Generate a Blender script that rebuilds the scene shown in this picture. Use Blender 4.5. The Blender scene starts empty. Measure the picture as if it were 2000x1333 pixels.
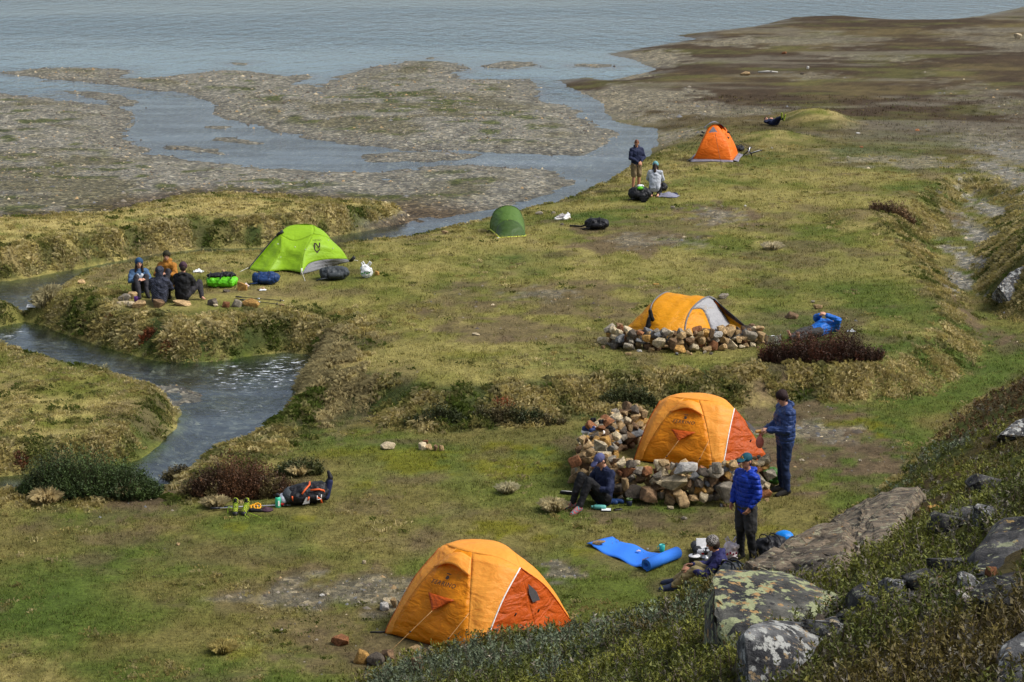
import bpy, bmesh, math, random
import numpy as np
from mathutils import Vector, Matrix

SC = bpy.context.scene
COL = SC.collection
R = math.radians

# ------------------------------------------------------------------ camera
F_PX = 3900.0            # focal length in pixels of a 2000 px wide frame
CAM_H = 9.8
PITCH = math.atan((666.5 + 230.0) / F_PX)
cam = bpy.data.cameras.new('camera')
cam.sensor_width = 36.0
cam.lens = F_PX / 2000.0 * 36.0
cam.clip_start = 0.3
cam.clip_end = 6000.0
camo = bpy.data.objects.new('camera', cam)
camo.location = (0, 0, CAM_H)
camo.rotation_euler = (math.pi / 2 - PITCH, 0, 0)
COL.objects.link(camo)
SC.camera = camo

# ------------------------------------------------------------------ sky and sun (bright overcast)
SUN_EL, SUN_AZ = R(50), R(100)          # azimuth clockwise from +Y (away from the camera)
w = bpy.data.worlds.new('World')
SC.world = w
w.use_nodes = True
nt = w.node_tree
bg = nt.nodes['Background']
sky = nt.nodes.new('ShaderNodeTexSky')
sky.sky_type = 'NISHITA'
sky.sun_disc = False
sky.sun_elevation = SUN_EL
sky.sun_rotation = SUN_AZ
sky.air_density = 1.0
sky.dust_density = 3.0
hs = nt.nodes.new('ShaderNodeHueSaturation')
hs.inputs['Saturation'].default_value = 0.55
nt.links.new(sky.outputs[0], hs.inputs['Color'])
nt.links.new(hs.outputs[0], bg.inputs[0])
bg.inputs[1].default_value = 0.064
sun = bpy.data.lights.new('sun', 'SUN')
sun.energy = 1.4
sun.angle = R(20)
sun.color = (1.0, 0.98, 0.95)
suno = bpy.data.objects.new('sun', sun)
sd_ = Vector((math.sin(SUN_AZ) * math.cos(SUN_EL), math.cos(SUN_AZ) * math.cos(SUN_EL), math.sin(SUN_EL)))
suno.rotation_euler = sd_.to_track_quat('Z', 'Y').to_euler()
suno.location = (20, 10, 40)
COL.objects.link(suno)
SC.view_settings.view_transform = 'Standard'
SC.view_settings.look = 'None'
SC.view_settings.exposure = 1.5
SC.view_settings.gamma = 1.0
SC.cycles.use_denoising = True

# ------------------------------------------------------------------ helpers
CP, SP = math.cos(PITCH), math.sin(PITCH)
def ray(px, py):
    a = (px - 1000.0) / F_PX
    b = (py - 666.5) / F_PX
    return Vector((a, CP - SP * b, -SP - CP * b))
def gp(px, py, z=0.0):
    """point seen at a pixel of the 2000x1333 frame on the level z"""
    d = ray(px, py)
    t = (z - CAM_H) / d.z
    return Vector((d.x * t, d.y * t, z))
def at(px, py, Y):
    """point seen at a pixel at the distance Y"""
    d = ray(px, py)
    t = Y / d.y
    return Vector((d.x * t, Y, CAM_H + d.z * t))
def ppm(Y):
    """photo pixels per metre at distance Y (near the ground)"""
    return F_PX / math.hypot(Y, CAM_H)

def tag(o, label=None, cat=None, group=None, kind=None):
    if label: o['label'] = label
    if cat: o['category'] = cat
    if group: o['group'] = group
    if kind: o['kind'] = kind
    return o
def empty(name, loc, rz=0.0):
    o = bpy.data.objects.new(name, None)
    o.empty_display_size = 0.1
    o.location = loc
    o.rotation_euler = (0, 0, rz)
    COL.objects.link(o)
    return o
def thing(name, loc, label, cat, group=None, rz=0.0):
    return tag(empty(name, loc, rz), label, cat, group)
def wmat(o):
    M = o.matrix_basis.copy()
    if o.parent is not None:
        M = wmat(o.parent) @ o.matrix_parent_inverse @ M
    return M
def put(name, me, mat=None, parent=None, world=True):
    """link a mesh; with world=True its vertices are in world space although it has a parent"""
    o = bpy.data.objects.new(name, me)
    if mat is not None and not me.materials:
        me.materials.append(mat)
    COL.objects.link(o)
    if parent is not None:
        o.parent = parent
        if world:
            o.matrix_parent_inverse = wmat(parent).inverted()
    return o

def mesh_np(name, V, Fs, smooth=False):
    """V (n,3); Fs (m,k) array of faces with k corners"""
    me = bpy.data.meshes.new(name)
    V = np.asarray(V, dtype=np.float32); Fs = np.asarray(Fs, dtype=np.int32)
    m, k = Fs.shape
    me.vertices.add(len(V)); me.vertices.foreach_set('co', V.ravel())
    me.loops.add(m * k); me.loops.foreach_set('vertex_index', Fs.ravel())
    me.polygons.add(m)
    me.polygons.foreach_set('loop_start', np.arange(0, m * k, k, dtype=np.int32))
    if smooth: me.polygons.foreach_set('use_smooth', np.ones(m, dtype=bool))
    me.update(calc_edges=True)
    return me
def color_attr(me, name, C):
    C = np.asarray(C, dtype=np.float32)
    if C.shape[1] == 3: C = np.concatenate([C, np.ones((len(C), 1), np.float32)], 1)
    a = me.attributes.new(name, 'FLOAT_COLOR', 'POINT')
    a.data.foreach_set('color', C.ravel())
def float_attr(me, name, v):
    a = me.attributes.new(name, 'FLOAT', 'POINT')
    a.data.foreach_set('value', np.asarray(v, dtype=np.float32).ravel())

# ---- numpy value noise
def _hash(ix, iy, seed):
    h = (ix.astype(np.int64) * 374761393 + iy.astype(np.int64) * 668265263 + seed * 1442695041) & 0xffffffff
    h = ((h ^ (h >> 13)) * 1274126177) & 0xffffffff
    h = h ^ (h >> 16)
    return (h & 0xffff).astype(np.float32) / 65535.0
def vnoise(x, y, seed=0):
    ix = np.floor(x); iy = np.floor(y)
    fx = (x - ix); fy = (y - iy)
    fx = fx * fx * (3 - 2 * fx); fy = fy * fy * (3 - 2 * fy)
    a = _hash(ix, iy, seed); b = _hash(ix + 1, iy, seed)
    c = _hash(ix, iy + 1, seed); d = _hash(ix + 1, iy + 1, seed)
    return (a + (b - a) * fx) * (1 - fy) + (c + (d - c) * fx) * fy
def fbm(x, y, scale, seed=0, octv=4):
    x = np.asarray(x, dtype=np.float64) / scale; y = np.asarray(y, dtype=np.float64) / scale
    s = 0; a = 0.5; n = 0
    for k in range(octv):
        s = s + a * vnoise(x + 17.3 * k, y - 9.1 * k, seed + k * 7)
        n += a; a *= 0.5; x = x * 2.03; y = y * 2.03
    return s / n                    # 0..1, mean 0.5
def sstep(a, b, x):
    t = np.clip((x - a) / (b - a), 0, 1)
    return t * t * (3 - 2 * t)
def mixc(A, B, t):
    return A + (B - A) * t[..., None]
def sdf(X, Y, poly, margin=6.0):
    """signed distance, positive inside; capped at margin outside the bounding box"""
    poly = np.asarray([(p[0], p[1]) for p in poly], dtype=np.float64)
    lo = poly.min(0) - margin; hi = poly.max(0) + margin
    out = np.full(X.shape, -margin)
    m = (X > lo[0]) & (X < hi[0]) & (Y > lo[1]) & (Y < hi[1])
    x = X[m]; y = Y[m]
    d2 = np.full(x.shape, 1e9); ins = np.zeros(x.shape, bool)
    n = len(poly)
    for i in range(n):
        ax, ay = poly[i]; bx, by = poly[(i + 1) % n]
        ex, ey = bx - ax, by - ay
        L = ex * ex + ey * ey + 1e-12
        t = np.clip(((x - ax) * ex + (y - ay) * ey) / L, 0, 1)
        dx = x - ax - t * ex; dy = y - ay - t * ey
        d2 = np.minimum(d2, dx * dx + dy * dy)
        c = ((ay > y) != (by > y)) & (x < (bx - ax) * (y - ay) / (by - ay + 1e-12) + ax)
        ins ^= c
    d = np.sqrt(d2)
    out[m] = np.where(ins, d, -d)
    return out

# ---- materials
def mat_new(name):
    m = bpy.data.materials.new(name)
    m.use_nodes = True
    return m, m.node_tree, m.node_tree.nodes['Principled BSDF']
_mats = {}
def mat(name, color, rough=0.7, var=0.12, nscale=30.0, bump=0.15, bscale=60.0, metal=0.0, spec=0.3, sheen=0.0):
    """procedural surface: base colour with mottling and fine relief (object space)"""
    if name in _mats: return _mats[name]
    m, nt, b = mat_new(name)
    tc = nt.nodes.new('ShaderNodeTexCoord')
    n1 = nt.nodes.new('ShaderNodeTexNoise'); n1.inputs['Scale'].default_value = nscale; n1.inputs['Detail'].default_value = 4
    nt.links.new(tc.outputs['Object'], n1.inputs['Vector'])
    mx = nt.nodes.new('ShaderNodeMix'); mx.data_type = 'RGBA'
    c = list(color)[:3]
    mx.inputs[6].default_value = (*[max(0, v * (1 - var * 2)) for v in c], 1)
    mx.inputs[7].default_value = (*[min(1, v * (1 + var * 2)) for v in c], 1)
    nt.links.new(n1.outputs['Fac'], mx.inputs[0])
    nt.links.new(mx.outputs[2], b.inputs['Base Color'])
    b.inputs['Roughness'].default_value = rough
    b.inputs['Metallic'].default_value = metal
    b.inputs['Specular IOR Level'].default_value = spec
    if sheen: b.inputs['Sheen Weight'].default_value = sheen
    if bump:
        n2 = nt.nodes.new('ShaderNodeTexNoise'); n2.inputs['Scale'].default_value = bscale; n2.inputs['Detail'].default_value = 3
        nt.links.new(tc.outputs['Object'], n2.inputs['Vector'])
        bp = nt.nodes.new('ShaderNodeBump'); bp.inputs['Strength'].default_value = bump; bp.inputs['Distance'].default_value = 0.02
        nt.links.new(n2.outputs['Fac'], bp.inputs['Height'])
        nt.links.new(bp.outputs[0], b.inputs['Normal'])
    _mats[name] = m
    return m
# ================================================================== terrain
WZ = -0.85               # water level
ZF = -0.55               # lower terrace with the two orange dome tents
ZU = 0.0                 # upper meadow
def P(lst, z):
    return [gp(a, b, z) for a, b in lst]
def near_edge(lst, z, push):
    """top edge of a bank that faces away from the camera -> its waterline just beyond"""
    o = []
    for a, b in lst:
        p = gp(a, b, z); o.append(Vector((p.x, p.y + push, WZ)))
    return o
# land right of the stream (traced counter-clockwise, waterline)
MAIN = (P([(2300, -10), (2100, 2), (2000, 13), (1918, 31), (1840, 40), (1754, 40), (1651, 32), (1549, 34), (1475, 52), (1400, 60), (1319, 69),
           (1360, 77), (1241, 96), (1184, 106), (1230, 116), (1284, 137), (1240, 146), (1192, 158), (1150, 152), (1093, 157), (1110, 172), (1140, 184), (1176, 203),
           (1180, 220), (1194, 235), (1222, 244), (1248, 248), (1280, 250)], WZ)
        + near_edge([(1290, 262), (1284, 272), (1270, 288), (1226, 316), (1190, 344), (1140, 369), (1068, 394), (1014, 405), (960, 419), (888, 437), (780, 460), (660, 476),
                     (510, 489), (340, 492), (238, 513), (144, 528), (85, 563), (21, 582), (-20, 592)], -0.12, 0.55)
        + P([(-40, 604), (21, 617), (72, 631), (128, 652), (200, 678), (264, 697), (323, 709), (361, 712), (425, 708), (489, 696), (553, 689), (600, 692),
             (614, 702), (610, 718), (596, 743), (580, 765), (568, 800)], WZ)
        + near_edge([(513, 811), (475, 843), (430, 855), (399, 862), (361, 896), (352, 905)], ZF, 0.25)
        + [gp(300, 935, ZF), gp(200, 940, ZF), gp(120, 935, ZF), gp(-700, 990, ZF), gp(-900, 1500, ZF)]
        + [Vector((-12, 2, 0)), Vector((60, 2, 0)), Vector((130, 120, 0)), Vector((140, 260, 0))])
# left peninsula in the bend
PEN = ([gp(-700, 640, -0.4)] + near_edge([(-60, 664), (0, 673), (70, 686), (150, 699), (190, 709), (260, 726), (296, 743)], -0.38, 0.3)
       + P([(312, 762), (356, 806), (350, 825), (333, 850), (305, 875), (285, 890), (250, 905), (120, 925), (-700, 975)], WZ))
# meadow beyond the stream on the left, with its camera-facing bank
FARL = (P([(-600, 600), (-200, 566), (0, 549), (85, 536), (170, 521), (238, 508), (319, 494), (383, 487), (450, 485), (510, 484), (590, 474), (650, 462), (723, 450), (786, 436), (826, 421)], WZ)
        + P([(800, 408), (740, 394), (600, 386), (450, 377), (390, 379), (300, 397), (200, 417), (0, 424), (-600, 436)], -0.5))
# gravel flats and bars
GRAV_LEFT = P([(-700, 150), (-200, 172), (0, 183), (60, 192), (140, 200), (205, 208), (250, 226), (232, 245), (228, 262), (240, 280), (290, 301), (350, 316), (420, 323), (520, 331), (600, 338),
               (722, 341), (726, 356), (745, 366), (773, 373), (777, 355), (776, 338), (834, 329), (924, 327), (1014, 331), (1068, 338), (1093, 351), (1079, 365), (1032, 383), (996, 398), (924, 409),
               (852, 422), (820, 428), (700, 440), (300, 470), (-700, 500)], WZ)
GRAV_MID = P([(17, 142), (60, 138), (150, 133), (245, 136), (222, 152), (250, 154), (330, 152), (400, 144), (450, 138), (500, 143), (560, 151), (600, 146), (580, 156), (545, 169), (610, 164), (605, 172), (590, 183),
              (627, 186), (640, 184), (628, 176), (636, 166), (690, 146), (744, 131), (798, 120), (877, 121), (902, 139), (874, 145), (895, 157), (960, 156), (1028, 156), (1032, 175), (1046, 199), (1115, 210),
              (1111, 228), (1158, 246), (1183, 260), (1169, 278), (1118, 305), (1068, 300), (989, 296), (924, 293), (860, 290), (798, 292), (708, 283), (636, 272), (575, 262), (525, 250), (483, 238), (441, 221), (430, 201), (402, 187),
              (367, 182), (315, 177), (210, 163), (105, 154)], WZ)
BARS = [P(q, WZ) for q in (
    [(119, 178), (210, 182), (266, 196), (266, 210), (228, 208), (157, 191)],
    [(315, 284), (360, 285), (434, 293), (430, 303), (380, 301), (330, 293)],
    [(700, 303), (780, 297), (860, 297), (935, 303), (925, 310), (880, 316), (720, 316)],
    [(942, 130), (985, 119), (1040, 121), (1050, 130), (990, 136)],
    [(1115, 125), (1195, 125), (1200, 133), (1120, 130)],
    [(413, 268), (460, 268), (520, 282), (480, 283), (415, 275)],
    [(395, 245), (450, 247), (440, 253), (400, 251)],
    [(830, 113), (850, 110), (850, 116), (832, 117)],
    [(455, 122), (480, 122), (478, 127), (456, 127)])]
SPIT = P([(245, 745), (300, 748), (345, 756), (392, 770), (380, 786), (345, 790), (300, 775), (255, 760)], WZ)
# lower terrace (in front of the grassy scarp) and the hollow with the footpath
LOW = P([(2600, 560), (2050, 640), (1985, 640), (1935, 600), (1890, 540), (1905, 470), (1960, 400), (1900, 380), (1860, 420), (1820, 490), (1870, 560), (1925, 640), (1925, 690), (1880, 742), (1807, 781), (1650, 788), (1527, 790), (1400, 805),
         (1177, 818), (1090, 828), (985, 835), (880, 842), (810, 838), (747, 830), (700, 806), (655, 800), (600, 818), (560, 815)], ZF) + [
    gp(300, 800, ZF), gp(-900, 800, ZF), gp(-900, 1500, ZF), Vector((-20, 2, 0)), Vector((80, 2, 0))]
HILL = P([(2900, 575), (2200, 675), (1990, 740), (1905, 782), (1850, 826), (1790, 895), (1705, 972), (1610, 1026), (1510, 1092), (1430, 1145), (1330, 1196), (1190, 1250), (1000, 1318), (850, 1352), (600, 1392), (250, 1480), (-300, 1680)], ZF) + [
    Vector((-14, 8, 0)), Vector((-20, -10, 0)), Vector((90, -10, 0))]
MOUND = P([(2400, 420), (2050, 455), (1985, 470), (1940, 505), (1915, 545), (1925, 590), (1960, 625), (2050, 640), (2500, 600)], ZF)

# grid: rows spaced evenly in log distance, columns fan out
NR, NC = 760, 470
Y0, Y1 = 4.0, 270.0
UMAX = 0.41
rows = Y0 * np.exp(np.linspace(0, math.log(Y1 / Y0), NR))
us = np.linspace(-UMAX, UMAX, NC)
GY = np.repeat(rows[:, None], NC, 1)
GX = us[None, :] * (GY + 8.0)

_ne = near_edge([(1290, 262), (1284, 272), (1270, 288), (1226, 316), (1190, 344), (1140, 369), (1068, 394), (1014, 405), (960, 419), (888, 437), (780, 460), (660, 476), (510, 489), (340, 492), (238, 513), (144, 528), (85, 563)], -0.12, 0.2)
NEAR_PTS = [(a.x + (b_.x - a.x) * k / 4, a.y + (b_.y - a.y) * k / 4) for a, b_ in zip(_ne[:-1], _ne[1:]) for k in range(4)]
def terrain(X, Y):
    """height and cover masks at ground positions"""
    o = {}
    n_l = fbm(X, Y, 7.0, 3, 3) - 0.5
    n_m = fbm(X, Y, 1.6, 11, 3) - 0.5
    n_s = fbm(X, Y, 0.45, 23, 2) - 0.5
    wob = (fbm(X, Y, 1.1, 41, 3) - 0.5)
    s_main = sdf(X, Y, MAIN) + wob * 0.35
    s_pen = sdf(X, Y, PEN) + wob * 0.3
    s_farl = sdf(X, Y, FARL) + wob * 0.35 + 0.42 * sstep(60, 45, Y)
    g = np.maximum(sdf(X, Y, GRAV_LEFT), sdf(X, Y, GRAV_MID)) + (fbm(X, Y, 2.5, 77, 4) - 0.5) * 0.8 + 0.45
    for b in BARS + [SPIT]:
        g = np.maximum(g, sdf(X, Y, b, 2.0) + (fbm(X, Y, 0.8, 78, 3) - 0.5) * 0.7)
    ned = np.full(X.shape, 9.0)
    for q_ in NEAR_PTS: ned = np.minimum(ned, np.hypot(X - q_[0], Y - q_[1]))
    s_main = s_main + .30 * (1 - sstep(.5, 2.0, ned))
    s_low = sdf(X, Y, LOW) + wob * 0.5
    s_hill = sdf(X, Y, HILL, 9.0)
    s_mound = sdf(X, Y, MOUND, 6.0)
    far_t = sstep(70, 100, Y + X * 0.6)            # heath plain far right lies low
    # bed of lake and stream
    lake = sstep(92, 118, Y)
    z = WZ - 0.22 - 3.0 * lake + n_m * 0.22 + n_s * 0.10
    # gravel
    zg = np.where(g > 0, WZ + 0.30 * (1 - np.exp(-g * 0.22)), WZ + g * 0.16)
    zg = zg + (n_m * 0.10 + n_s * 0.05) * sstep(-0.6, 0.3, g)
    z = np.maximum(z, np.where(g > -4, zg, -9))
    # main land
    low = sstep(-1.35, 0.1, s_low)
    top = ZU * (1 - low) + ZF * low
    top = top + n_l * 0.16 + n_m * 0.07
    top = top * (1 - far_t) + (WZ + 0.26 + n_l * 0.10) * far_t
    bank_w = 0.75 * (1 - far_t) + 3.0 * far_t
    k = .70 * sstep(0, 1, s_main / bank_w) ** 0.8 + .30 * np.clip(s_main / 3.2, 0, 1) ** .8
    zm = np.where(s_main > 0, WZ + (top - WZ) * k, WZ + s_main * 0.55)
    rag = (1 - sstep(0.9, 2.2, s_main)) * sstep(-0.1, 0.3, s_main) * (1 - far_t)
    rag = rag * (1 - .8 * (1 - sstep(1.2, 2.6, ned)))
    scarp = sstep(-1.8, -1.0, s_low) * (1 - sstep(-0.3, 0.25, s_low)) * (s_main > 0.5) * (1 - .75 * sstep(1640, 1760, 1000 + X / np.maximum(Y, 1) * F_PX))
    tus = fbm(X, Y, 0.55, 91, 2)
    zm = zm + (rag + scarp * 1.2) * (tus - 0.42) * 0.13
    z = np.maximum(z, np.where(s_main > -3, zm, -9))
    # peninsula
    kp = sstep(0, 1, s_pen / 0.6)
    zp = np.where(s_pen > 0, WZ + (-0.38 - WZ + n_l * 0.2 + n_m * 0.1) * kp + (tus - .42) * 0.16 * sstep(0.1, 0.5, s_pen), WZ + s_pen * 0.5)
    z = np.maximum(z, np.where(s_pen > -3, zp, -9))
    # far left meadow: steep bank towards the camera, gentle slope down to the gravel behind
    kf = .66 * sstep(0, 1, s_farl / 0.8) + .34 * np.clip(s_farl / 4.0, 0, 1) ** .8
    back = sdf(X, Y, FARL, 9.0)
    zf = np.where(s_farl > 0, WZ + (0.02 - WZ + n_l * 0.2) * kf + (tus - .42) * 0.3 * (1 - sstep(1.0, 2.4, s_farl)) * sstep(0, .3, s_farl), WZ + s_farl * 0.5)
    frag = (1 - sstep(.75, 1.5, s_farl)) * sstep(.02, .2, s_farl) * .9 + (1 - sstep(.4, .9, s_pen)) * sstep(.02, .15, s_pen) * .6
    frag = np.clip(frag, 0, 1)
    gback = sstep(6.0, -1.0, Y - np.interp(X, [p.x for p in FARL[15:][::-1]], [p.y for p in FARL[15:][::-1]]) + 4.0)
    zf = np.where(s_farl > 0, WZ + 0.3 + (zf - WZ - 0.3) * np.clip(gback, 0, 1), zf)
    z = np.maximum(z, np.where(s_farl > -3, zf, -9))
    # hillsides
    hh = np.clip(s_hill, 0, None)
    zh = 0.50 * hh + 0.018 * hh * sstep(0, 3, hh) + (n_m * 0.35 + n_l * 0.5) * sstep(0.2, 2.0, hh)
    z = z + zh
    mm = np.clip(s_mound, 0, None)
    z = z + np.clip(0.75 * mm - 0.03 * mm * mm, 0, 4.0) + n_m * 0.3 * sstep(0.1, 1, mm)
    # small grassy humps beyond the far orange tent
    for (hx, hy, rr, hz) in HUMPS:
        d = np.hypot((X - hx) / rr[0], (Y - hy) / rr[1])
        z = z + hz * np.clip(1 - d * d, 0, 1) ** 1.2 * (.6 + .8 * fbm(X, Y, 1.1, 71, 3))
    z = z + n_s * 0.03
    o.update(z=z, main=s_main, pen=s_pen, farl=s_farl, grav=g, low=s_low, lowk=low, hill=s_hill, mound=s_mound, far=far_t, rag=np.clip(rag + frag, 0, 1), scarp=scarp, lake=lake, tus=tus)
    return o
def hump(px, py, wpx, dpx, hz, z=-0.3):
    p = gp(px, py, z); q = gp(px, py - dpx, z)
    return (p.x, (p.y + q.y) / 2, (wpx / ppm(p.y) / 2, max(0.6, (q.y - p.y) / 2)), hz)
HUMPS = [hump(1620, 243, 170, 36, 0.42), hump(1530, 285, 190, 30, 0.30), hump(1730, 470, 190, 60, 0.28, -0.1)]

T = terrain(GX, GY)
ZG = T['z']
LK = math.log(Y1 / Y0)
def gidx(x, y):
    i = np.clip(np.log(np.maximum(y, Y0) / Y0) / LK * (NR - 1), 0, NR - 1.001)
    j = np.clip((x / (y + 8.0) + UMAX) / (2 * UMAX) * (NC - 1), 0, NC - 1.001)
    return i, j
def gsample(A, x, y):
    x = np.asarray(x, dtype=np.float64); y = np.asarray(y, dtype=np.float64)
    i, j = gidx(x, y)
    i0 = i.astype(int); j0 = j.astype(int); fi = i - i0; fj = j - j0
    if A.ndim == 3: fi = fi[..., None]; fj = fj[..., None]
    return (A[i0, j0] * (1 - fi) + A[i0 + 1, j0] * fi) * (1 - fj) + (A[i0, j0 + 1] * (1 - fi) + A[i0 + 1, j0 + 1] * fi) * fj
def gz(x, y):
    return float(gsample(ZG, np.array([x]), np.array([y]))[0])
def hit(px, py):
    """the point of the terrain seen at a pixel"""
    d = ray(px, py)
    t = np.linspace(4.5, 200, 5000)
    x = d.x * t; y = d.y * t; z = CAM_H + d.z * t
    g = np.maximum(gsample(ZG, x, y), WZ)
    k = int(np.argmax(z < g))
    if k == 0: return gp(px, py, WZ)
    a = (z[k - 1] - g[k - 1]) / max(1e-9, (z[k - 1] - g[k - 1]) + (g[k] - z[k]))
    tt = t[k - 1] + a * (t[k] - t[k - 1])
    X, Yv = d.x * tt, d.y * tt
    return Vector((X, Yv, gz(X, Yv)))

# ------------------------------------------------------------------ ground cover colours (albedo)
def blobmask(X, Y, spots, z=None):
    m = np.zeros(X.shape)
    for (px, py, wx, wy, a) in spots:
        zz = z if z is not None else (ZF if py > 800 else ZU)
        p = gp(px, py, zz); q = gp(px, py - wy / 2, zz); r = gp(px, py + wy / 2, zz)
        rx = wx / ppm(p.y) / 2; ry = max(0.12, (q.y - r.y) / 2)
        d = np.hypot((X - p.x) / rx, (Y - p.y) / ry) + (fbm(X, Y, max(0.22, rx * 0.33), 5, 4) - 0.5) * 2.6
        m = np.maximum(m, a * (1 - sstep(0.65, 1.15, d)))
    return m
C = lambda *v: np.array(v, dtype=np.float64)
GREEN, OLIVE, STRAW, PALE = C(.054, .080, .013), C(.112, .113, .020), C(.27, .218, .078), C(.43, .355, .17)
MOSS, DIRT, GRAVEL, BROWN, DKG = C(.12, .115, .008), C(.088, .060, .036), C(.150, .145, .124), C(.042, .028, .015), C(.030, .042, .012)
dirt_spots = [(1230, 470, 260, 50, .9), (1300, 440, 160, 40, .6), (1080, 580, 330, 70, .8), (900, 585, 170, 50, .6), (960, 640, 280, 46, .75), (1010, 650, 180, 22, .8), (1400, 420, 150, 40, .9), (1590, 880, 300, 130, 1.0), (1540, 810, 260, 60, .9),
              (1480, 900, 170, 110, .9), (700, 1150, 330, 80, .75), (620, 1230, 200, 70, .5), (1280, 1010, 260, 40, .8), (1420, 1010, 150, 40, .7), (760, 1290, 330, 90, .75), (1100, 1115, 90, 40, .7), (300, 955, 130, 110, .75), (230, 1000, 200, 50, .5),
              (780, 720, 90, 30, .45), (700, 770, 110, 50, .55), (650, 810, 120, 40, .4), (1530, 640, 200, 30, .5), (1560, 620, 240, 22, .4), (1900, 590, 46, 70, .9), (1940, 610, 90, 30, .9), (1850, 545, 30, 50, .8),
              (480, 1180, 260, 50, .45), (720, 985, 120, 40, .5), (880, 1000, 120, 30, .4), (1760, 420, 90, 26, .5), (430, 1080, 330, 40, .35), (820, 1060, 200, 30, .35), (1230, 1090, 160, 60, .5), (1860, 390, 40, 60, .7)]
gravel_spots = [(690, 1160, 330, 60, .7), (1095, 1120, 80, 36, .8), (1580, 790, 190, 34, .7), (1240, 470, 90, 26, .6), (1400, 420, 110, 26, .8), (1330, 470, 80, 24, .5), (1060, 570, 130, 24, .6), (1895, 470, 54, 80, .7), (1920, 420, 54, 80, .7),
                (1935, 380, 70, 80, .7), (1880, 510, 50, 46, .8), (1975, 340, 90, 90, .7), (1965, 270, 150, 90, .6), (1760, 305, 240, 26, .7), (1970, 180, 160, 100, .4), (1960, 60, 200, 40, .5), (1600, 60, 260, 24, .5),
                (1290, 90, 110, 24, .9), (1270, 175, 220, 54, .95), (1380, 190, 240, 24, .6), (1330, 235, 120, 24, .8), (1430, 65, 180, 18, .8), (1720, 95, 160, 14, .6), (1590, 130, 120, 14, .5), (1190, 165, 160, 40, 1), (1220, 115, 110, 24, 1), (960, 1130, 20, 10, .3)]
moss_spots = [(760, 885, 240, 18, .6), (820, 900, 170, 40, .8), (1000, 875, 130, 20, .9), (1010, 915, 170, 36, .8), (985, 905, 100, 18, .6), (970, 1035, 110, 30, .95), (1060, 1055, 60, 14, .8), (1680, 830, 110, 40, .9), (1150, 1075, 80, 26, .7), (700, 785, 60, 22, .9),
              (460, 1030, 40, 16, .6), (600, 1125, 80, 20, .7), (560, 1250, 120, 20, .6), (180, 985, 90, 22, .7), (590, 1015, 50, 12, .7), (700, 950, 60, 16, .6), (1500, 1035, 90, 20, .7), (450, 1270, 90, 40, .6), (930, 690, 120, 14, .5), (610, 950, 90, 14, .5)]
green_spots = [(1000, 860, 700, 50, .8), (430, 870, 170, 40, .9), (1180, 1000, 300, 36, .8), (1300, 1000, 300, 20, .7), (1650, 830, 300, 80, .7), (150, 1150, 500, 160, .45), (1900, 700, 330, 120, .8), (1560, 500, 400, 120, .4), (1100, 690, 330, 60, .6), (550, 985, 260, 40, .5), (1750, 620, 260, 120, .35),
               (1850, 500, 130, 80, .7), (320, 1290, 500, 90, .35)]
straw_spots = [(80, 430, 500, 60, .9), (400, 400, 700, 50, .9), (300, 440, 900, 50, .8), (90, 760, 330, 80, .9), (100, 830, 300, 40, .7), (260, 590, 260, 40, .5), (400, 510, 260, 30, .5), (130, 560, 200, 40, .6), (1500, 270, 200, 40, .6), (1620, 235, 150, 30, .5), (1720, 440, 180, 50, .7), (1500, 480, 60, 20, .7), (1340, 330, 300, 90, .35), (1000, 500, 700, 70, .35),
               (460, 905, 220, 36, .7), (680, 700, 160, 60, .5), (60, 1290, 160, 80, .4), (560, 1270, 260, 90, .35), (900, 560, 400, 60, .3)]
path_spots = [(1970, 330, 66, 60, .9), (1942, 380, 52, 60, .9), (1918, 430, 44, 60, .9), (1897, 470, 42, 60, .9), (1878, 512, 46, 44, 1), (1995, 285, 110, 60, .8), (1860, 538, 26, 26, .8)]
gleam_spots = [(1580, 430, 500, 70, .5), (1500, 350, 400, 60, .4), (1480, 600, 260, 50, .3)]
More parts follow.
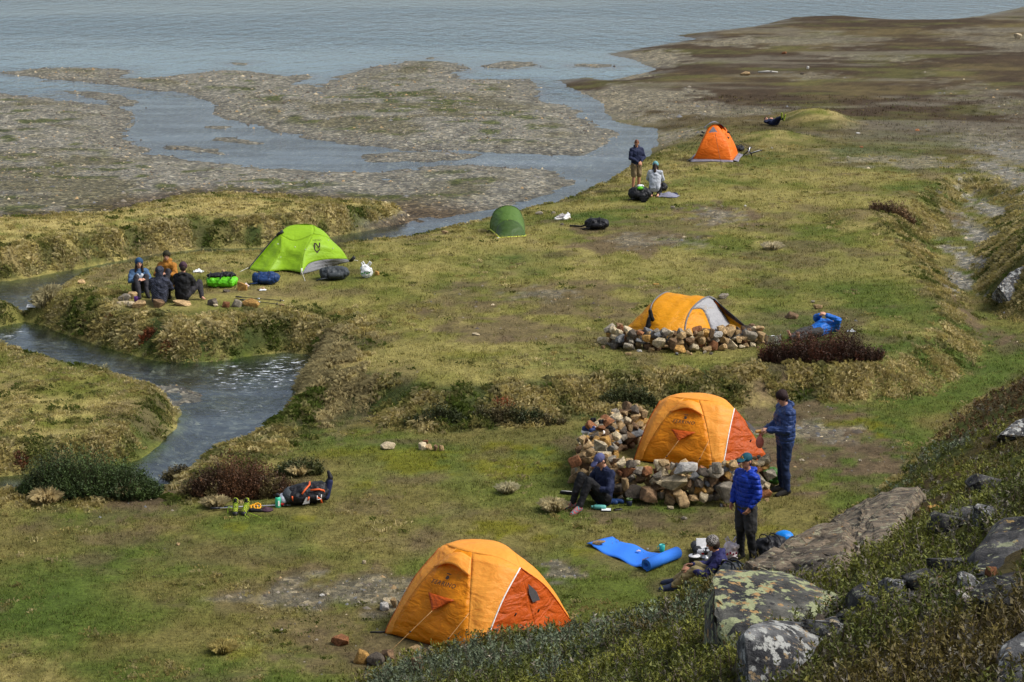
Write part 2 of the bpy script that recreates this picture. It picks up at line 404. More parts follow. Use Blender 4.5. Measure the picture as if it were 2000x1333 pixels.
def cover(X, Y, t):
    n1 = fbm(X, Y, 2.2, 101, 4); n2 = fbm(X, Y, 0.6, 131, 3); n3 = fbm(X, Y, 9.0, 151, 3); n4 = fbm(X, Y, 0.22, 171, 2)
    warm = sstep(.38, .66, n1 * .55 + n2 * .25 + n3 * .2)
    col = mixc(np.broadcast_to(GREEN, X.shape + (3,)).copy(), OLIVE, sstep(.25, .6, n3 * .4 + n1 * .6))
    col = mixc(col, STRAW, warm * .55)
    col = mixc(col, GREEN, blobmask(X, Y, green_spots) * .75 * sstep(.2, .55, n2 + .15))
    col = mixc(col, mixc(np.broadcast_to(GREEN, col.shape) * 1.05, C(.095, .080, .024), sstep(.42, .62, n1)), t['lowk'] * .6)
    stw = blobmask(X, Y, straw_spots)
    strawk = np.clip(stw, 0, 1)
    col = mixc(col, STRAW * 1.05, stw * sstep(.15, .6, n2) * .85)
    # far left meadow is dry
    fl = sstep(0.2, 1.4, t['farl'])
    strawk = np.maximum(strawk, fl * .75)
    col = mixc(col, STRAW * 1.1, fl * sstep(.3, .55, n1 * .5 + n2 * .5) * .9)
    pn = sstep(0.3, 0.9, t['pen']) * (Y > 20)
    col = mixc(col, mixc(np.broadcast_to(OLIVE, col.shape), STRAW * 1.05, sstep(.3, .6, n2 * .5 + n1 * .5)), pn * .8)
    # rough banks: straw tussocks over dark green
    rg = np.clip(t['rag'] + t['scarp'] * 1.3, 0, 1)
    col = mixc(col, mixc(np.broadcast_to(DKG, col.shape), STRAW, sstep(.35, .62, t['tus'])), rg * .9)
    mossk = blobmask(X, Y, moss_spots)
    col = mixc(col, MOSS, mossk * .85)
    brownish = sstep(.60, .74, fbm(X, Y, 1.3, 201, 4)) * (1 - fl) * .55
    col = mixc(col, DIRT * 1.1, brownish)
    dk = blobmask(X, Y, dirt_spots); gk = blobmask(X, Y, gravel_spots)
    dk = dk * sstep(.2, .5, n2 + .1)
    col = mixc(col, DIRT * (0.8 + .5 * n4[..., None]), np.clip(dk, 0, 1) * .92)
    # heath plain to the far right
    hth = t['far'] * (t['main'] > -1)
    hc = mixc(np.broadcast_to(BROWN, col.shape), C(.082, .062, .026), sstep(.5, .72, n1 * .4 + n3 * .6))
    hc = mixc(hc, C(.09, .095, .022), sstep(.52, .70, fbm(X * .6, Y, 2.2, 221, 5)) * .42)
    hc = hc * (.62 + .76 * n2[..., None])
    hc = mixc(hc, GRAVEL * C(.95, .88, .76), sstep(.56, .68, fbm(X * .45, Y, 3.0, 231, 4)) * .5)
    shore = (1 - sstep(0.3, 2.5, t['main'])) * t['far']
    hc = mixc(hc, GRAVEL * .9, shore * sstep(.35, .65, n1) * .7)
    for (hx_, hy_, rr_, hz_) in HUMPS:
        hc = mixc(hc, mixc(np.broadcast_to(OLIVE, hc.shape), STRAW, sstep(.4, .6, n2)), np.clip(1.2 - np.hypot((X - hx_) / rr_[0], (Y - hy_) / rr_[1]), 0, 1))
    col = mixc(col, hc, hth)
    pk = blobmask(X, Y, path_spots)
    gk = np.clip(np.maximum(gk, pk), 0, 1)
    grv = GRAVEL * C(1.0, .94, .82) * (0.72 + .55 * n4[..., None])
    col = mixc(col, grv, gk)
    col = mixc(col, C(.155, .15, .13) * (0.72 + .55 * n4[..., None]), pk)
    # gravel flats
    gf = sstep(-1.2, -0.1, t['grav']) * (1 - sstep(0.0, 0.5, np.maximum(np.maximum(t['main'], t['pen']), t['farl'])))
    gc = mixc(np.broadcast_to(GRAVEL, col.shape) * (.75 + .5 * n4[..., None]), C(.075, .068, .032), sstep(.46, .60, fbm(X, Y, 2.8, 261, 4)) * sstep(.8, 3.0, t['grav']) * .65)
    gc = mixc(gc, C(.05, .062, .016), sstep(.60, .68, fbm(X, Y, 1.0, 281, 3)) * sstep(.8, 3.0, t['grav']) * .85)
    wet = 1 - sstep(-.05, .10, t['z'] - WZ)
    gc = gc * (1 - .42 * wet[..., None])
    col = mixc(col, gc, gf)
    # brown rim where the dry meadow meets the gravel
    rim = sstep(-3.2, -.6, t['farl']) * (1 - sstep(-.2, .8, t['farl'])) * gf
    col = mixc(col, BROWN * 1.4, rim * .8 * sstep(.3, .55, n1 + .1))
    # bed under water
    bed = sstep(0.02, 0.12, WZ - t['z'])
    bc = mixc(np.broadcast_to(C(.055, .05, .036), col.shape), C(.16, .145, .115), sstep(.45, .7, n4 * .6 + n2 * .4))
    col = mixc(col, bc, bed)
    col = mixc(col, np.broadcast_to(C(.10, .16, .165), col.shape), t['lake'] * bed)
    # hillside: heath
    hk = sstep(-.2, .8, t['hill']); mk = sstep(-.1, .6, t['mound'])
    hl = mixc(np.broadcast_to(C(.045, .052, .010), col.shape), C(.055, .040, .014), sstep(.45, .65, n1))
    col = mixc(col, hl, np.maximum(hk, mk * .6))
    # one last fine mottling that is the same in all the covers
    col = col * (0.80 + .40 * n4[..., None])
    gr = np.clip(1 - np.maximum.reduce([gk, dk * .85, gf, bed, hth * .55]), 0, 1)
    return np.clip(col, 0.004, 0.9), dict(grass=gr, straw=np.clip(strawk + rg * .6, 0, 1), dirt=dk, gravel=np.maximum(gk, gf), bed=bed, moss=mossk, hk=hk, rag=rg, heath=hth, rim=rim)
CG, MK = cover(GX, GY, T)
_gy = np.gradient(ZG, axis=0) / np.gradient(GY, axis=0); _gx = np.gradient(ZG, axis=1) / np.gradient(GX, axis=1)
SLOPE = np.hypot(_gx, _gy)

idx = np.arange(NR * NC).reshape(NR, NC)
quads = np.stack([idx[:-1, :-1], idx[:-1, 1:], idx[1:, 1:], idx[1:, :-1]], -1).reshape(-1, 4)
me = mesh_np('ground', np.stack([GX, GY, ZG], -1).reshape(-1, 3), quads, True)
color_attr(me, 'cover', CG.reshape(-1, 3))
float_attr(me, 'gravelly', np.maximum(MK['gravel'], MK['bed']).ravel())

m, nt, b = mat_new('ground')
at1 = nt.nodes.new('ShaderNodeAttribute'); at1.attribute_name = 'cover'
at2 = nt.nodes.new('ShaderNodeAttribute'); at2.attribute_name = 'gravelly'
tc = nt.nodes.new('ShaderNodeTexCoord')
na = nt.nodes.new('ShaderNodeTexNoise'); na.inputs['Scale'].default_value = 14; na.inputs['Detail'].default_value = 6; na.inputs['Roughness'].default_value = .7
nb = nt.nodes.new('ShaderNodeTexNoise'); nb.inputs['Scale'].default_value = 3.1; nb.inputs['Detail'].default_value = 5
vo = nt.nodes.new('ShaderNodeTexVoronoi'); vo.inputs['Scale'].default_value = 9.0
for n in (na, nb, vo): nt.links.new(tc.outputs['Object'], n.inputs['Vector'])
r1 = nt.nodes.new('ShaderNodeMapRange'); r1.inputs[1].default_value = .3; r1.inputs[2].default_value = .7; r1.inputs[3].default_value = .55; r1.inputs[4].default_value = 1.5
nt.links.new(na.outputs['Fac'], r1.inputs[0])
r2 = nt.nodes.new('ShaderNodeMapRange'); r2.inputs[1].default_value = .3; r2.inputs[2].default_value = .7; r2.inputs[3].default_value = .85; r2.inputs[4].default_value = 1.15
nt.links.new(nb.outputs['Fac'], r2.inputs[0])
mm = nt.nodes.new('ShaderNodeMath'); mm.operation = 'MULTIPLY'
nt.links.new(r1.outputs[0], mm.inputs[0]); nt.links.new(r2.outputs[0], mm.inputs[1])
# pebbles: every cell of the pattern its own grey, warm or pale tone
sepv = nt.nodes.new('ShaderNodeSeparateColor'); nt.links.new(vo.outputs['Color'], sepv.inputs[0])
pr = nt.nodes.new('ShaderNodeValToRGB')
e = pr.color_ramp.elements
e[0].position = 0; e[0].color = (.45, .45, .47, 1); e[1].position = 1; e[1].color = (2.1, 2.0, 1.8, 1)
for pos, c in ((.35, (.72, .72, .70, 1)), (.6, (.95, .94, .9, 1)), (.8, (1.25, 1.15, .95, 1))):
    q = pr.color_ramp.elements.new(pos); q.color = c
nt.links.new(sepv.outputs[0], pr.inputs[0])
pm = nt.nodes.new('ShaderNodeMix'); pm.data_type = 'RGBA'
pm.inputs[6].default_value = (1, 1, 1, 1)
nt.links.new(at2.outputs['Fac'], pm.inputs[0]); nt.links.new(pr.outputs[0], pm.inputs[7])
mu = nt.nodes.new('ShaderNodeMix'); mu.data_type = 'RGBA'; mu.blend_type = 'MULTIPLY'; mu.inputs[0].default_value = 1
nt.links.new(at1.outputs['Color'], mu.inputs[6]); nt.links.new(pm.outputs[2], mu.inputs[7])
vm = nt.nodes.new('ShaderNodeVectorMath'); vm.operation = 'SCALE'
nt.links.new(mu.outputs[2], vm.inputs[0]); nt.links.new(mm.outputs[0], vm.inputs['Scale'])
nt.links.new(vm.outputs[0], b.inputs['Base Color'])
b.inputs['Roughness'].default_value = .95; b.inputs['Specular IOR Level'].default_value = .1
bp = nt.nodes.new('ShaderNodeBump'); bp.inputs['Strength'].default_value = .7; bp.inputs['Distance'].default_value = .06
nt.links.new(na.outputs['Fac'], bp.inputs['Height']); nt.links.new(bp.outputs[0], b.inputs['Normal'])
ground = put('ground', me, m)
tag(ground, 'rolling meadow of green and straw grass running into gravel flats', 'ground', kind='structure')

# ------------------------------------------------------------------ water
def water_mat(name, lake):
    m, nt, b = mat_new(name)
    nt.nodes.remove(b)
    out = nt.nodes['Material Output']
    tc = nt.nodes.new('ShaderNodeTexCoord')
    hs = []
    def wave(sx, sy, sc, det, amp):
        mp = nt.nodes.new('ShaderNodeMapping'); mp.inputs['Scale'].default_value = (sx, sy, 1)
        mp.inputs['Rotation'].default_value = (0, 0, R(6 if lake else -14))
        nt.links.new(tc.outputs['Object'], mp.inputs[0])
        n = nt.nodes.new('ShaderNodeTexNoise'); n.inputs['Scale'].default_value = sc; n.inputs['Detail'].default_value = det; n.inputs['Roughness'].default_value = .6
        nt.links.new(mp.outputs[0], n.inputs['Vector'])
        k = nt.nodes.new('ShaderNodeMath'); k.operation = 'MULTIPLY'; k.inputs[1].default_value = amp
        nt.links.new(n.outputs['Fac'], k.inputs[0]); hs.append(k)
    if lake:
        wave(1.0, .42, .8, 4, .8); wave(1.0, .5, 2.6, 3, .18)
    else:
        wave(.8, 1.0, 3.2, 5, .10); wave(1, 1.3, 9.0, 3, .03)
    ad = nt.nodes.new('ShaderNodeMath'); ad.operation = 'ADD'
    nt.links.new(hs[0].outputs[0], ad.inputs[0]); nt.links.new(hs[1].outputs[0], ad.inputs[1])
    bp = nt.nodes.new('ShaderNodeBump'); bp.inputs['Strength'].default_value = 1.0; bp.inputs['Distance'].default_value = .35 if lake else .32
    nt.links.new(ad.outputs[0], bp.inputs['Height'])
    wn = nt.nodes.new('ShaderNodeTexNoise'); wn.inputs['Scale'].default_value = .035 if lake else .5; wn.inputs['Detail'].default_value = 3
    wmp = nt.nodes.new('ShaderNodeMapping'); wmp.inputs['Scale'].default_value = (.5, 1.3, 1)
    nt.links.new(tc.outputs['Object'], wmp.inputs[0]); nt.links.new(wmp.outputs[0], wn.inputs['Vector'])
    wr = nt.nodes.new('ShaderNodeMapRange'); wr.inputs[1].default_value = .38; wr.inputs[2].default_value = .62; wr.inputs[3].default_value = .25; wr.inputs[4].default_value = 1.0
    nt.links.new(wn.outputs['Fac'], wr.inputs[0]); nt.links.new(wr.outputs[0], bp.inputs['Strength'])
    gl = nt.nodes.new('ShaderNodeBsdfGlossy'); gl.inputs['Roughness'].default_value = .07 if lake else .08
    gl.inputs['Color'].default_value = (.88, .93, 1.0, 1)
    nt.links.new(bp.outputs[0], gl.inputs['Normal'])
    fr = nt.nodes.new('ShaderNodeFresnel'); fr.inputs['IOR'].default_value = 1.33
    nt.links.new(bp.outputs[0], fr.inputs['Normal'])
    tr = nt.nodes.new('ShaderNodeBsdfTransparent'); tr.inputs['Color'].default_value = (.62, .72, .76, 1)
    df = nt.nodes.new('ShaderNodeBsdfDiffuse'); df.inputs['Color'].default_value = (.19, .36, .42, 1) if lake else (.05, .07, .07, 1)
    a = nt.nodes.new('ShaderNodeAttribute'); a.attribute_name = 'depth'
    mr = nt.nodes.new('ShaderNodeMapRange'); mr.inputs[1].default_value = .1; mr.inputs[2].default_value = 1.6
    nt.links.new(a.outputs['Fac'], mr.inputs[0])
    body = nt.nodes.new('ShaderNodeMixShader')
    nt.links.new(mr.outputs[0], body.inputs[0]); nt.links.new(tr.outputs[0], body.inputs[1]); nt.links.new(df.outputs[0], body.inputs[2])
    mx = nt.nodes.new('ShaderNodeMixShader')
    nt.links.new(fr.outputs[0], mx.inputs[0]); nt.links.new(body.outputs[0], mx.inputs[1]); nt.links.new(gl.outputs[0], mx.inputs[2])
    if not lake:
        fa = nt.nodes.new('ShaderNodeAttribute'); fa.attribute_name = 'foam'
        fn = nt.nodes.new('ShaderNodeTexNoise'); fn.inputs['Scale'].default_value = 5.5; fn.inputs['Detail'].default_value = 6; fn.inputs['Roughness'].default_value = .72
        mp = nt.nodes.new('ShaderNodeMapping'); mp.inputs['Scale'].default_value = (.8, 1.7, 1)
        nt.links.new(tc.outputs['Object'], mp.inputs[0]); nt.links.new(mp.outputs[0], fn.inputs['Vector'])
        fm = nt.nodes.new('ShaderNodeMapRange'); fm.inputs[1].default_value = .56; fm.inputs[2].default_value = .66
        nt.links.new(fn.outputs['Fac'], fm.inputs[0])
        k = nt.nodes.new('ShaderNodeMath'); k.operation = 'MULTIPLY'
        nt.links.new(fm.outputs[0], k.inputs[0]); nt.links.new(fa.outputs['Fac'], k.inputs[1])
        fd = nt.nodes.new('ShaderNodeBsdfDiffuse'); fd.inputs['Color'].default_value = (.72, .76, .8, 1)
        m2 = nt.nodes.new('ShaderNodeMixShader')
        nt.links.new(k.outputs[0], m2.inputs[0]); nt.links.new(mx.outputs[0], m2.inputs[1]); nt.links.new(fd.outputs[0], m2.inputs[2])
        mx = m2
    nt.links.new(mx.outputs[0], out.inputs[0])
    return m
wet = (ZG < WZ + 0.10)
fq = wet[:-1, :-1] | wet[:-1, 1:] | wet[1:, 1:] | wet[1:, :-1]
YS = 100.0
foam = np.zeros(GX.shape)
for (px, py, wx, wy, a) in [(500, 740, 210, 60, 1.0), (560, 715, 140, 50, .9), (450, 725, 130, 34, .7), (1000, 320, 420, 30, .35), (1170, 300, 160, 30, .4), (290, 285, 120, 16, .3), (20, 655, 60, 26, .6), (460, 800, 110, 50, .25)]:
    p = gp(px, py, WZ); q = gp(px, py - wy / 2, WZ)
    d = np.hypot((GX - p.x) / (wx / ppm(p.y) / 2), (GY - p.y) / (q.y - p.y))
    foam = np.maximum(foam, a * (1 - sstep(.3, 1.1, d)))
for nm, sel, lab in (('stream', GY[:-1, :-1] <= YS, 'shallow stream winding between grassy banks to the lake'), ('lake', GY[:-1, :-1] > YS, 'grey blue lake water rippled by wind')):
    qs = quads[(fq & sel).ravel()]
    used, inv = np.unique(qs, return_inverse=True)
    V = np.stack([GX.ravel()[used], GY.ravel()[used], np.full(len(used), WZ)], -1)
    dep = np.clip(WZ - ZG.ravel()[used], 0, 5); fo = foam.ravel()[used]
    Fq = inv.reshape(-1, 4)
    if nm == 'lake':
        n0 = len(V)
        xs0, xs1 = us[0] * (Y1 + 8), us[-1] * (Y1 + 8)
        ext = [(xs0, Y1), (xs1, Y1), (3000, Y1), (3000, 4500), (xs1, 4500), (xs0, 4500), (-3000, 4500), (-3000, Y1)]
        V = np.concatenate([V, [(x, y, WZ) for x, y in ext]]); dep = np.concatenate([dep, np.full(8, 4.)]); fo = np.concatenate([fo, np.zeros(8)])
        Fq = np.concatenate([Fq, [[n0, n0 + 1, n0 + 4, n0 + 5], [n0 + 1, n0 + 2, n0 + 3, n0 + 4], [n0 + 7, n0, n0 + 5, n0 + 6]]])
    wm_ = mesh_np(nm, V, Fq, True)
    float_attr(wm_, 'depth', dep); float_attr(wm_, 'foam', fo)
    tag(put(nm, wm_, water_mat(nm, nm == 'lake')), lab, nm, kind='structure')
# ================================================================== grass and heath
RNG = np.random.default_rng(7)
def foliage_mat(name, rough=.75, transl=.25, spec=.15):
    m, nt, b = mat_new(name)
    a = nt.nodes.new('ShaderNodeAttribute'); a.attribute_name = 'tint'
    nt.links.new(a.outputs['Color'], b.inputs['Base Color'])
    b.inputs['Roughness'].default_value = rough; b.inputs['Specular IOR Level'].default_value = spec
    t = nt.nodes.new('ShaderNodeBsdfTranslucent'); nt.links.new(a.outputs['Color'], t.inputs['Color'])
    mx = nt.nodes.new('ShaderNodeMixShader'); mx.inputs[0].default_value = transl
    nt.links.new(b.outputs[0], mx.inputs[1]); nt.links.new(t.outputs[0], mx.inputs[2])
    nt.links.new(mx.outputs[0], nt.nodes['Material Output'].inputs[0])
    return m
M_GRASS = foliage_mat('grass_blades', .75, .42)
M_LEAF = foliage_mat('heath_leaves', .6, .15, .25)

def blade_mesh(name, B, ang, length, lean, width, col, bent=False):
    """one pointed blade per row: base, heading it leans to, length, lean 0..1, width, colour"""
    n = len(B)
    d = np.stack([np.cos(ang), np.sin(ang), np.zeros(n)], -1)
    fa = ang + RNG.uniform(0.6, 2.5, n)
    s = np.stack([np.cos(fa), np.sin(fa), np.zeros(n)], -1) * (width / 2)[:, None]
    up = np.array([0, 0, 1.0])
    tip = B + d * (length * lean)[:, None] + up * (length * np.sqrt(np.clip(1 - lean ** 2, .05, 1)))[:, None]
    if not bent:
        V = np.stack([B - s, B + s, tip], 1).reshape(-1, 3)
        F = np.arange(3 * n).reshape(n, 3)
        k = 3
    else:
        mid = B + d * (length * lean * .30)[:, None] + up * (length * .60)[:, None]
        tip = B + d * (length * (lean * .95 + .1))[:, None] + up * (length * (.95 - .62 * lean))[:, None]
        V = np.stack([B - s, B + s, mid + s * .7, tip], 1).reshape(-1, 3)
        i = np.arange(n)[:, None] * 4
        F = np.concatenate([i + [0, 1, 2], i + [0, 2, 3]], 0)
        k = 4
    me = mesh_np(name, V, F)
    color_attr(me, 'tint', np.repeat(col, k, 0))
    return me
def tuft_points(n, ymin, ymax, umax=.325):
    y = ymin * np.exp(RNG.uniform(0, math.log(ymax / ymin), n))
    x = RNG.uniform(-umax, umax, n) * (y + 1.5)
    return x, y
def expand(x, y, k, spread):
    X = np.repeat(x, k) + RNG.normal(0, 1, len(x) * k) * np.repeat(spread, k)
    Y = np.repeat(y, k) + RNG.normal(0, 1, len(x) * k) * np.repeat(spread, k)
    return X, Y

# areas kept clear of tall grass (under tents, mats, packs): filled in as (px, py, half width m, half depth m)
CLEAR = [(935, 1235, 1.35, 1.15), (1350, 890, 1.3, 1.2), (585, 512, 1.35, 1.1), (992, 445, .6, 1.2), (1392, 310, .85, .9), (1345, 640, 1.5, 1.0), (1235, 1085, .95, .6), (370, 585, 1.7, .85), (470, 580, 1.3, .8), (620, 545, 1.2, .5), (480, 995, .9, .35), (610, 965, .6, .5)]
def clear_k(x, y):
    k = np.ones(x.shape)
    for (px, py, a, b_) in CLEAR:
        p = gp(px, py, ZF if py > 780 else ZU)
        k *= np.hypot((x - p.x) / a, (y - p.y) / b_) > 1
    return k > .5

# ---- short turf
x, y = tuft_points(165000, 19, 100)
gr = gsample(MK['grass'], x, y); rg = gsample(MK['rag'], x, y); hk = gsample(MK['hk'], x, y)
dens = fbm(x, y, .5, 311, 3)
keep = (RNG.random(len(x)) < gr * sstep(.25, .6, dens + gr * .12)) & (hk < .5) & (gsample(ZG, x, y) > WZ + .06) & clear_k(x, y)
x, y = x[keep], y[keep]
sc = (y / 25.0) ** .55
colT = gsample(CG, x, y) * RNG.uniform(.65, 1.75, (len(x), 1)) + .0
dry = (RNG.random(len(x)) < (.14 + .25 * gsample(MK['straw'], x, y)))
colT[dry] = colT[dry] * .55 + STRAW * RNG.uniform(.5, 1.15, (dry.sum(), 1)) * .6
moss = RNG.random(len(x)) < .10
colT[moss] = colT[moss] * .5 + np.array([.075, .105, .012]) * .8
K = 5
X, Y = expand(x, y, K, .035 * sc)
Z = gsample(ZG, X, Y) - .006
n = len(X)
L = np.repeat(RNG.uniform(.028, .062, len(x)) * sc, K) * RNG.uniform(.6, 1.3, n)
me = blade_mesh('turf', np.stack([X, Y, Z], -1), RNG.normal(2.9, 1.5, n), L, RNG.uniform(.15, .75, n), np.repeat(.010 * sc, K) * RNG.uniform(.7, 1.5, n),
                np.clip(np.repeat(colT, K, 0) * RNG.uniform(.75, 1.3, (n, 1)), .004, .8))
tag(put('turf', me, M_GRASS), 'short green and yellow turf covering the meadow', 'grass', kind='stuff')

# ---- tussock grass on the banks, the scarp and the dry meadows
x, y = tuft_points(230000, 20, 78)
_sl = gsample(SLOPE, x, y)
_k = RNG.random(len(x)) < np.where(_sl > .25, np.clip(.32 + _sl, 0, 1), .32)
x, y = x[_k], y[_k]
_sl = gsample(SLOPE, x, y)
rg = gsample(MK['rag'], x, y); st = gsample(MK['straw'], x, y); gr = gsample(MK['grass'], x, y); hk = gsample(MK['hk'], x, y)
fl = gsample(sstep(.1, .8, T['farl']), x, y); pn = gsample(sstep(.1, .5, T['pen']), x, y)
tus = gsample(T['tus'], x, y)
prob = np.clip(rg * .8 + sstep(.2, .5, _sl) + fl * .40 + pn * .55 + st * .22 + sstep(.58, .72, fbm(x, y, 1.2, 333, 3)) * .30, 0, 1) * sstep(.22, .5, tus + .05 * RNG.random(len(x)))
keep = (RNG.random(len(x)) < prob) & (hk < .5) & (gsample(ZG, x, y) > WZ + .05) & clear_k(x, y) & (gsample(MK['dirt'], x, y) < .5) & (gsample(MK['gravel'], x, y) < .5)
keep &= gsample(T['far'], x, y) < .6
keep &= gsample(T['main'] * (T['low'] < -3) , x, y) > -99
x, y, rg, fl, tus = x[keep], y[keep], rg[keep], fl[keep], tus[keep]
nt_ = len(x)
straw_k = np.clip(sstep(.32, .6, tus * .6 + fbm(x, y, .8, 351, 2) * .4) + RNG.normal(0, .18, nt_), 0, 1)
col = mixc(np.broadcast_to(C(.070, .095, .016), (nt_, 3)), np.where(RNG.random((nt_, 1)) < .45, PALE * 1.1, STRAW * 1.3), straw_k) * RNG.uniform(.75, 1.3, (nt_, 1))
# sprawling pale grass right of the pool
for (px, py, wx, wy) in [(640, 700, 130, 90), (690, 745, 110, 60), (630, 660, 120, 40), (665, 780, 90, 40)]:
    p = gp(px, py, -.2); q = gp(px, py - wy / 2, -.2)
    d = np.hypot((x - p.x) / (wx / ppm(p.y) / 2), (y - p.y) / max(.5, (q.y - p.y)))
    s_ = d < 1; col[s_] = PALE * RNG.uniform(.55, 1.05, (s_.sum(), 1))
K = 15
sc = (y / 30.0) ** .4
X, Y = expand(x, y, K, .05 * sc)
n = len(X)
Z = gsample(ZG, X, Y) - .01
L = np.repeat(RNG.uniform(.055, .13, nt_) * sc * (.65 + .6 * np.clip(rg, 0, 1)), K) * RNG.uniform(.55, 1.35, n)
heading = np.repeat(RNG.normal(3.5, .9, nt_), K) + RNG.normal(0, .8, n)
me = blade_mesh('tussock_grass', np.stack([X, Y, Z], -1), heading, L, RNG.uniform(.15, .95, n), np.repeat(.0075 * sc, K) * RNG.uniform(.6, 1.4, n),
                np.clip(np.repeat(col, K, 0) * RNG.uniform(.7, 1.35, (n, 1)), .004, .85), bent=True)
print('tussocks', nt_, n * 2)
tag(put('tussock_grass', me, M_GRASS), 'long straw coloured tussock grass hanging over the stream banks', 'grass', kind='stuff')

# ---- low woody heath
def sprig_mesh(name_s, name_l, B, H, ang, lean, col, nleaf, leaf, stemcol, from_t=.25, wid=.006):
    n = len(B)
    d = np.stack([np.cos(ang) * lean, np.sin(ang) * lean, np.ones(n)], -1)
    d /= np.linalg.norm(d, axis=1)[:, None]
    tip = B + d * H[:, None]
    sd = np.stack([-np.sin(ang), np.cos(ang), np.zeros(n)], -1) * wid
    V = np.stack([B - sd, B + sd, tip], 1).reshape(-1, 3)
    ms = mesh_np(name_s, V, np.arange(3 * n).reshape(n, 3))
    color_attr(ms, 'tint', np.repeat(np.clip(stemcol * RNG.uniform(.6, 1.4, (n, 1)), 0, 1), 3, 0))
    t = from_t + (1.02 - from_t) * (np.tile(np.arange(nleaf), n) + RNG.random(n * nleaf)) / nleaf
    base = np.repeat(B, nleaf, 0) + np.repeat(d * H[:, None], nleaf, 0) * t[:, None]
    la = RNG.uniform(0, 2 * math.pi, n * nleaf); el = RNG.uniform(.1, 1.2, n * nleaf)
    ld = np.stack([np.cos(la) * np.cos(el), np.sin(la) * np.cos(el), np.sin(el)], -1)
    lf = np.repeat(leaf, nleaf) * RNG.uniform(.6, 1.5, n * nleaf)
    base = base + ld * (lf * .3)[:, None]
    side = np.cross(ld, RNG.normal(0, 1, (n * nleaf, 3)))
    side /= np.linalg.norm(side, axis=1)[:, None] + 1e-6
    V = np.stack([base - side * (lf * .26)[:, None], base + side * (lf * .26)[:, None], base + ld * lf[:, None]], 1).reshape(-1, 3)
    ml = mesh_np(name_l, V, np.arange(3 * n * nleaf).reshape(-1, 3))
    c = np.clip(np.repeat(col, nleaf, 0) * RNG.uniform(.6, 1.5, (n * nleaf, 1)), .003, .8)
    color_attr(ml, 'tint', np.repeat(c, 3, 0))
    return ms, ml
nh = 62000
y = 6.0 * np.exp(RNG.uniform(0, math.log(42 / 6.0), nh) ** 1.0)
x = RNG.uniform(-.30, .34, nh) * (y + 1.0)
hk = gsample(sstep(-.15, .35, T['hill']), x, y)
hn = fbm(x, y, 1.3, 401, 3)
keep = (RNG.random(nh) < hk * (.55 + .6 * hn))
x, y, hn = x[keep], y[keep], hn[keep]
nh = len(x)
n5 = fbm(x, y, 1.7, 421, 3); n6 = fbm(x, y, .7, 431, 3)
G1, G2, RB, GG = C(.070, .082, .012), C(.140, .142, .020), C(.085, .050, .016), C(.115, .140, .080)
hc = mixc(np.broadcast_to(G1, (nh, 3)), G2, sstep(.35, .65, n6))
hc = mixc(hc, RB, sstep(.56, .72, n5) * .7)
def near_px(x, y, px, py, rx, ry):
    p = hit(px, py)
    return np.hypot((x - p.x) / rx, (y - p.y) / ry) < 1
gg = np.zeros(nh, bool)
for a in [(820, 1325, 2.0, .9), (1010, 1290, 1.3, .8), (1120, 1255, 1.2, .9), (600, 1333, 1.6, .8), (1830, 830, 1.2, 2.2), (1790, 900, .9, 1.6), (1250, 1240, .8, .7), (1700, 960, .8, 1.0), (1360, 1215, .4, .5)]:
    gg |= near_px(x, y, *a) & (n6 > .42)
hc[gg] = GG * RNG.uniform(.55, 1.2, (gg.sum(), 1))
rr = near_px(x, y, 1960, 790, 1.6, 3.0)
hc[rr] = RB * RNG.uniform(.7, 1.3, (rr.sum(), 1))
gy = RNG.random(nh) < .07
hc[gy] = C(.17, .15, .11) * RNG.uniform(.6, 1.2, (gy.sum(), 1))
# more of the same heath beyond the frame
xo = RNG.uniform(-.6, .75, 16000); yo = RNG.uniform(4.5, 30, 16000); xo = xo * (yo + 4)
ko = (gsample(sstep(-.1, .4, T['hill']), xo, yo) > RNG.random(16000)) & ((xo < -.30 * (yo + 1)) | (xo > .34 * (yo + 1)) | (yo < 6))
xo, yo = xo[ko], yo[ko]
co = mixc(np.broadcast_to(G1, (len(xo), 3)), G2, sstep(.35, .65, fbm(xo, yo, .7, 431, 3)))
x = np.concatenate([x, xo]); y = np.concatenate([y, yo]); hc = np.concatenate([hc, co]); hn = np.concatenate([hn, fbm(xo, yo, 1.3, 401, 3)]); gg = np.concatenate([gg, np.zeros(len(xo), bool)]); nh = len(x)
Z = gsample(ZG, x, y) - .02
H = RNG.uniform(.05, .17, nh) * (.75 + .6 * hn); H[gg] *= 1.15
HEATH = dict(x=x, y=y, z=Z, H=H, col=hc)
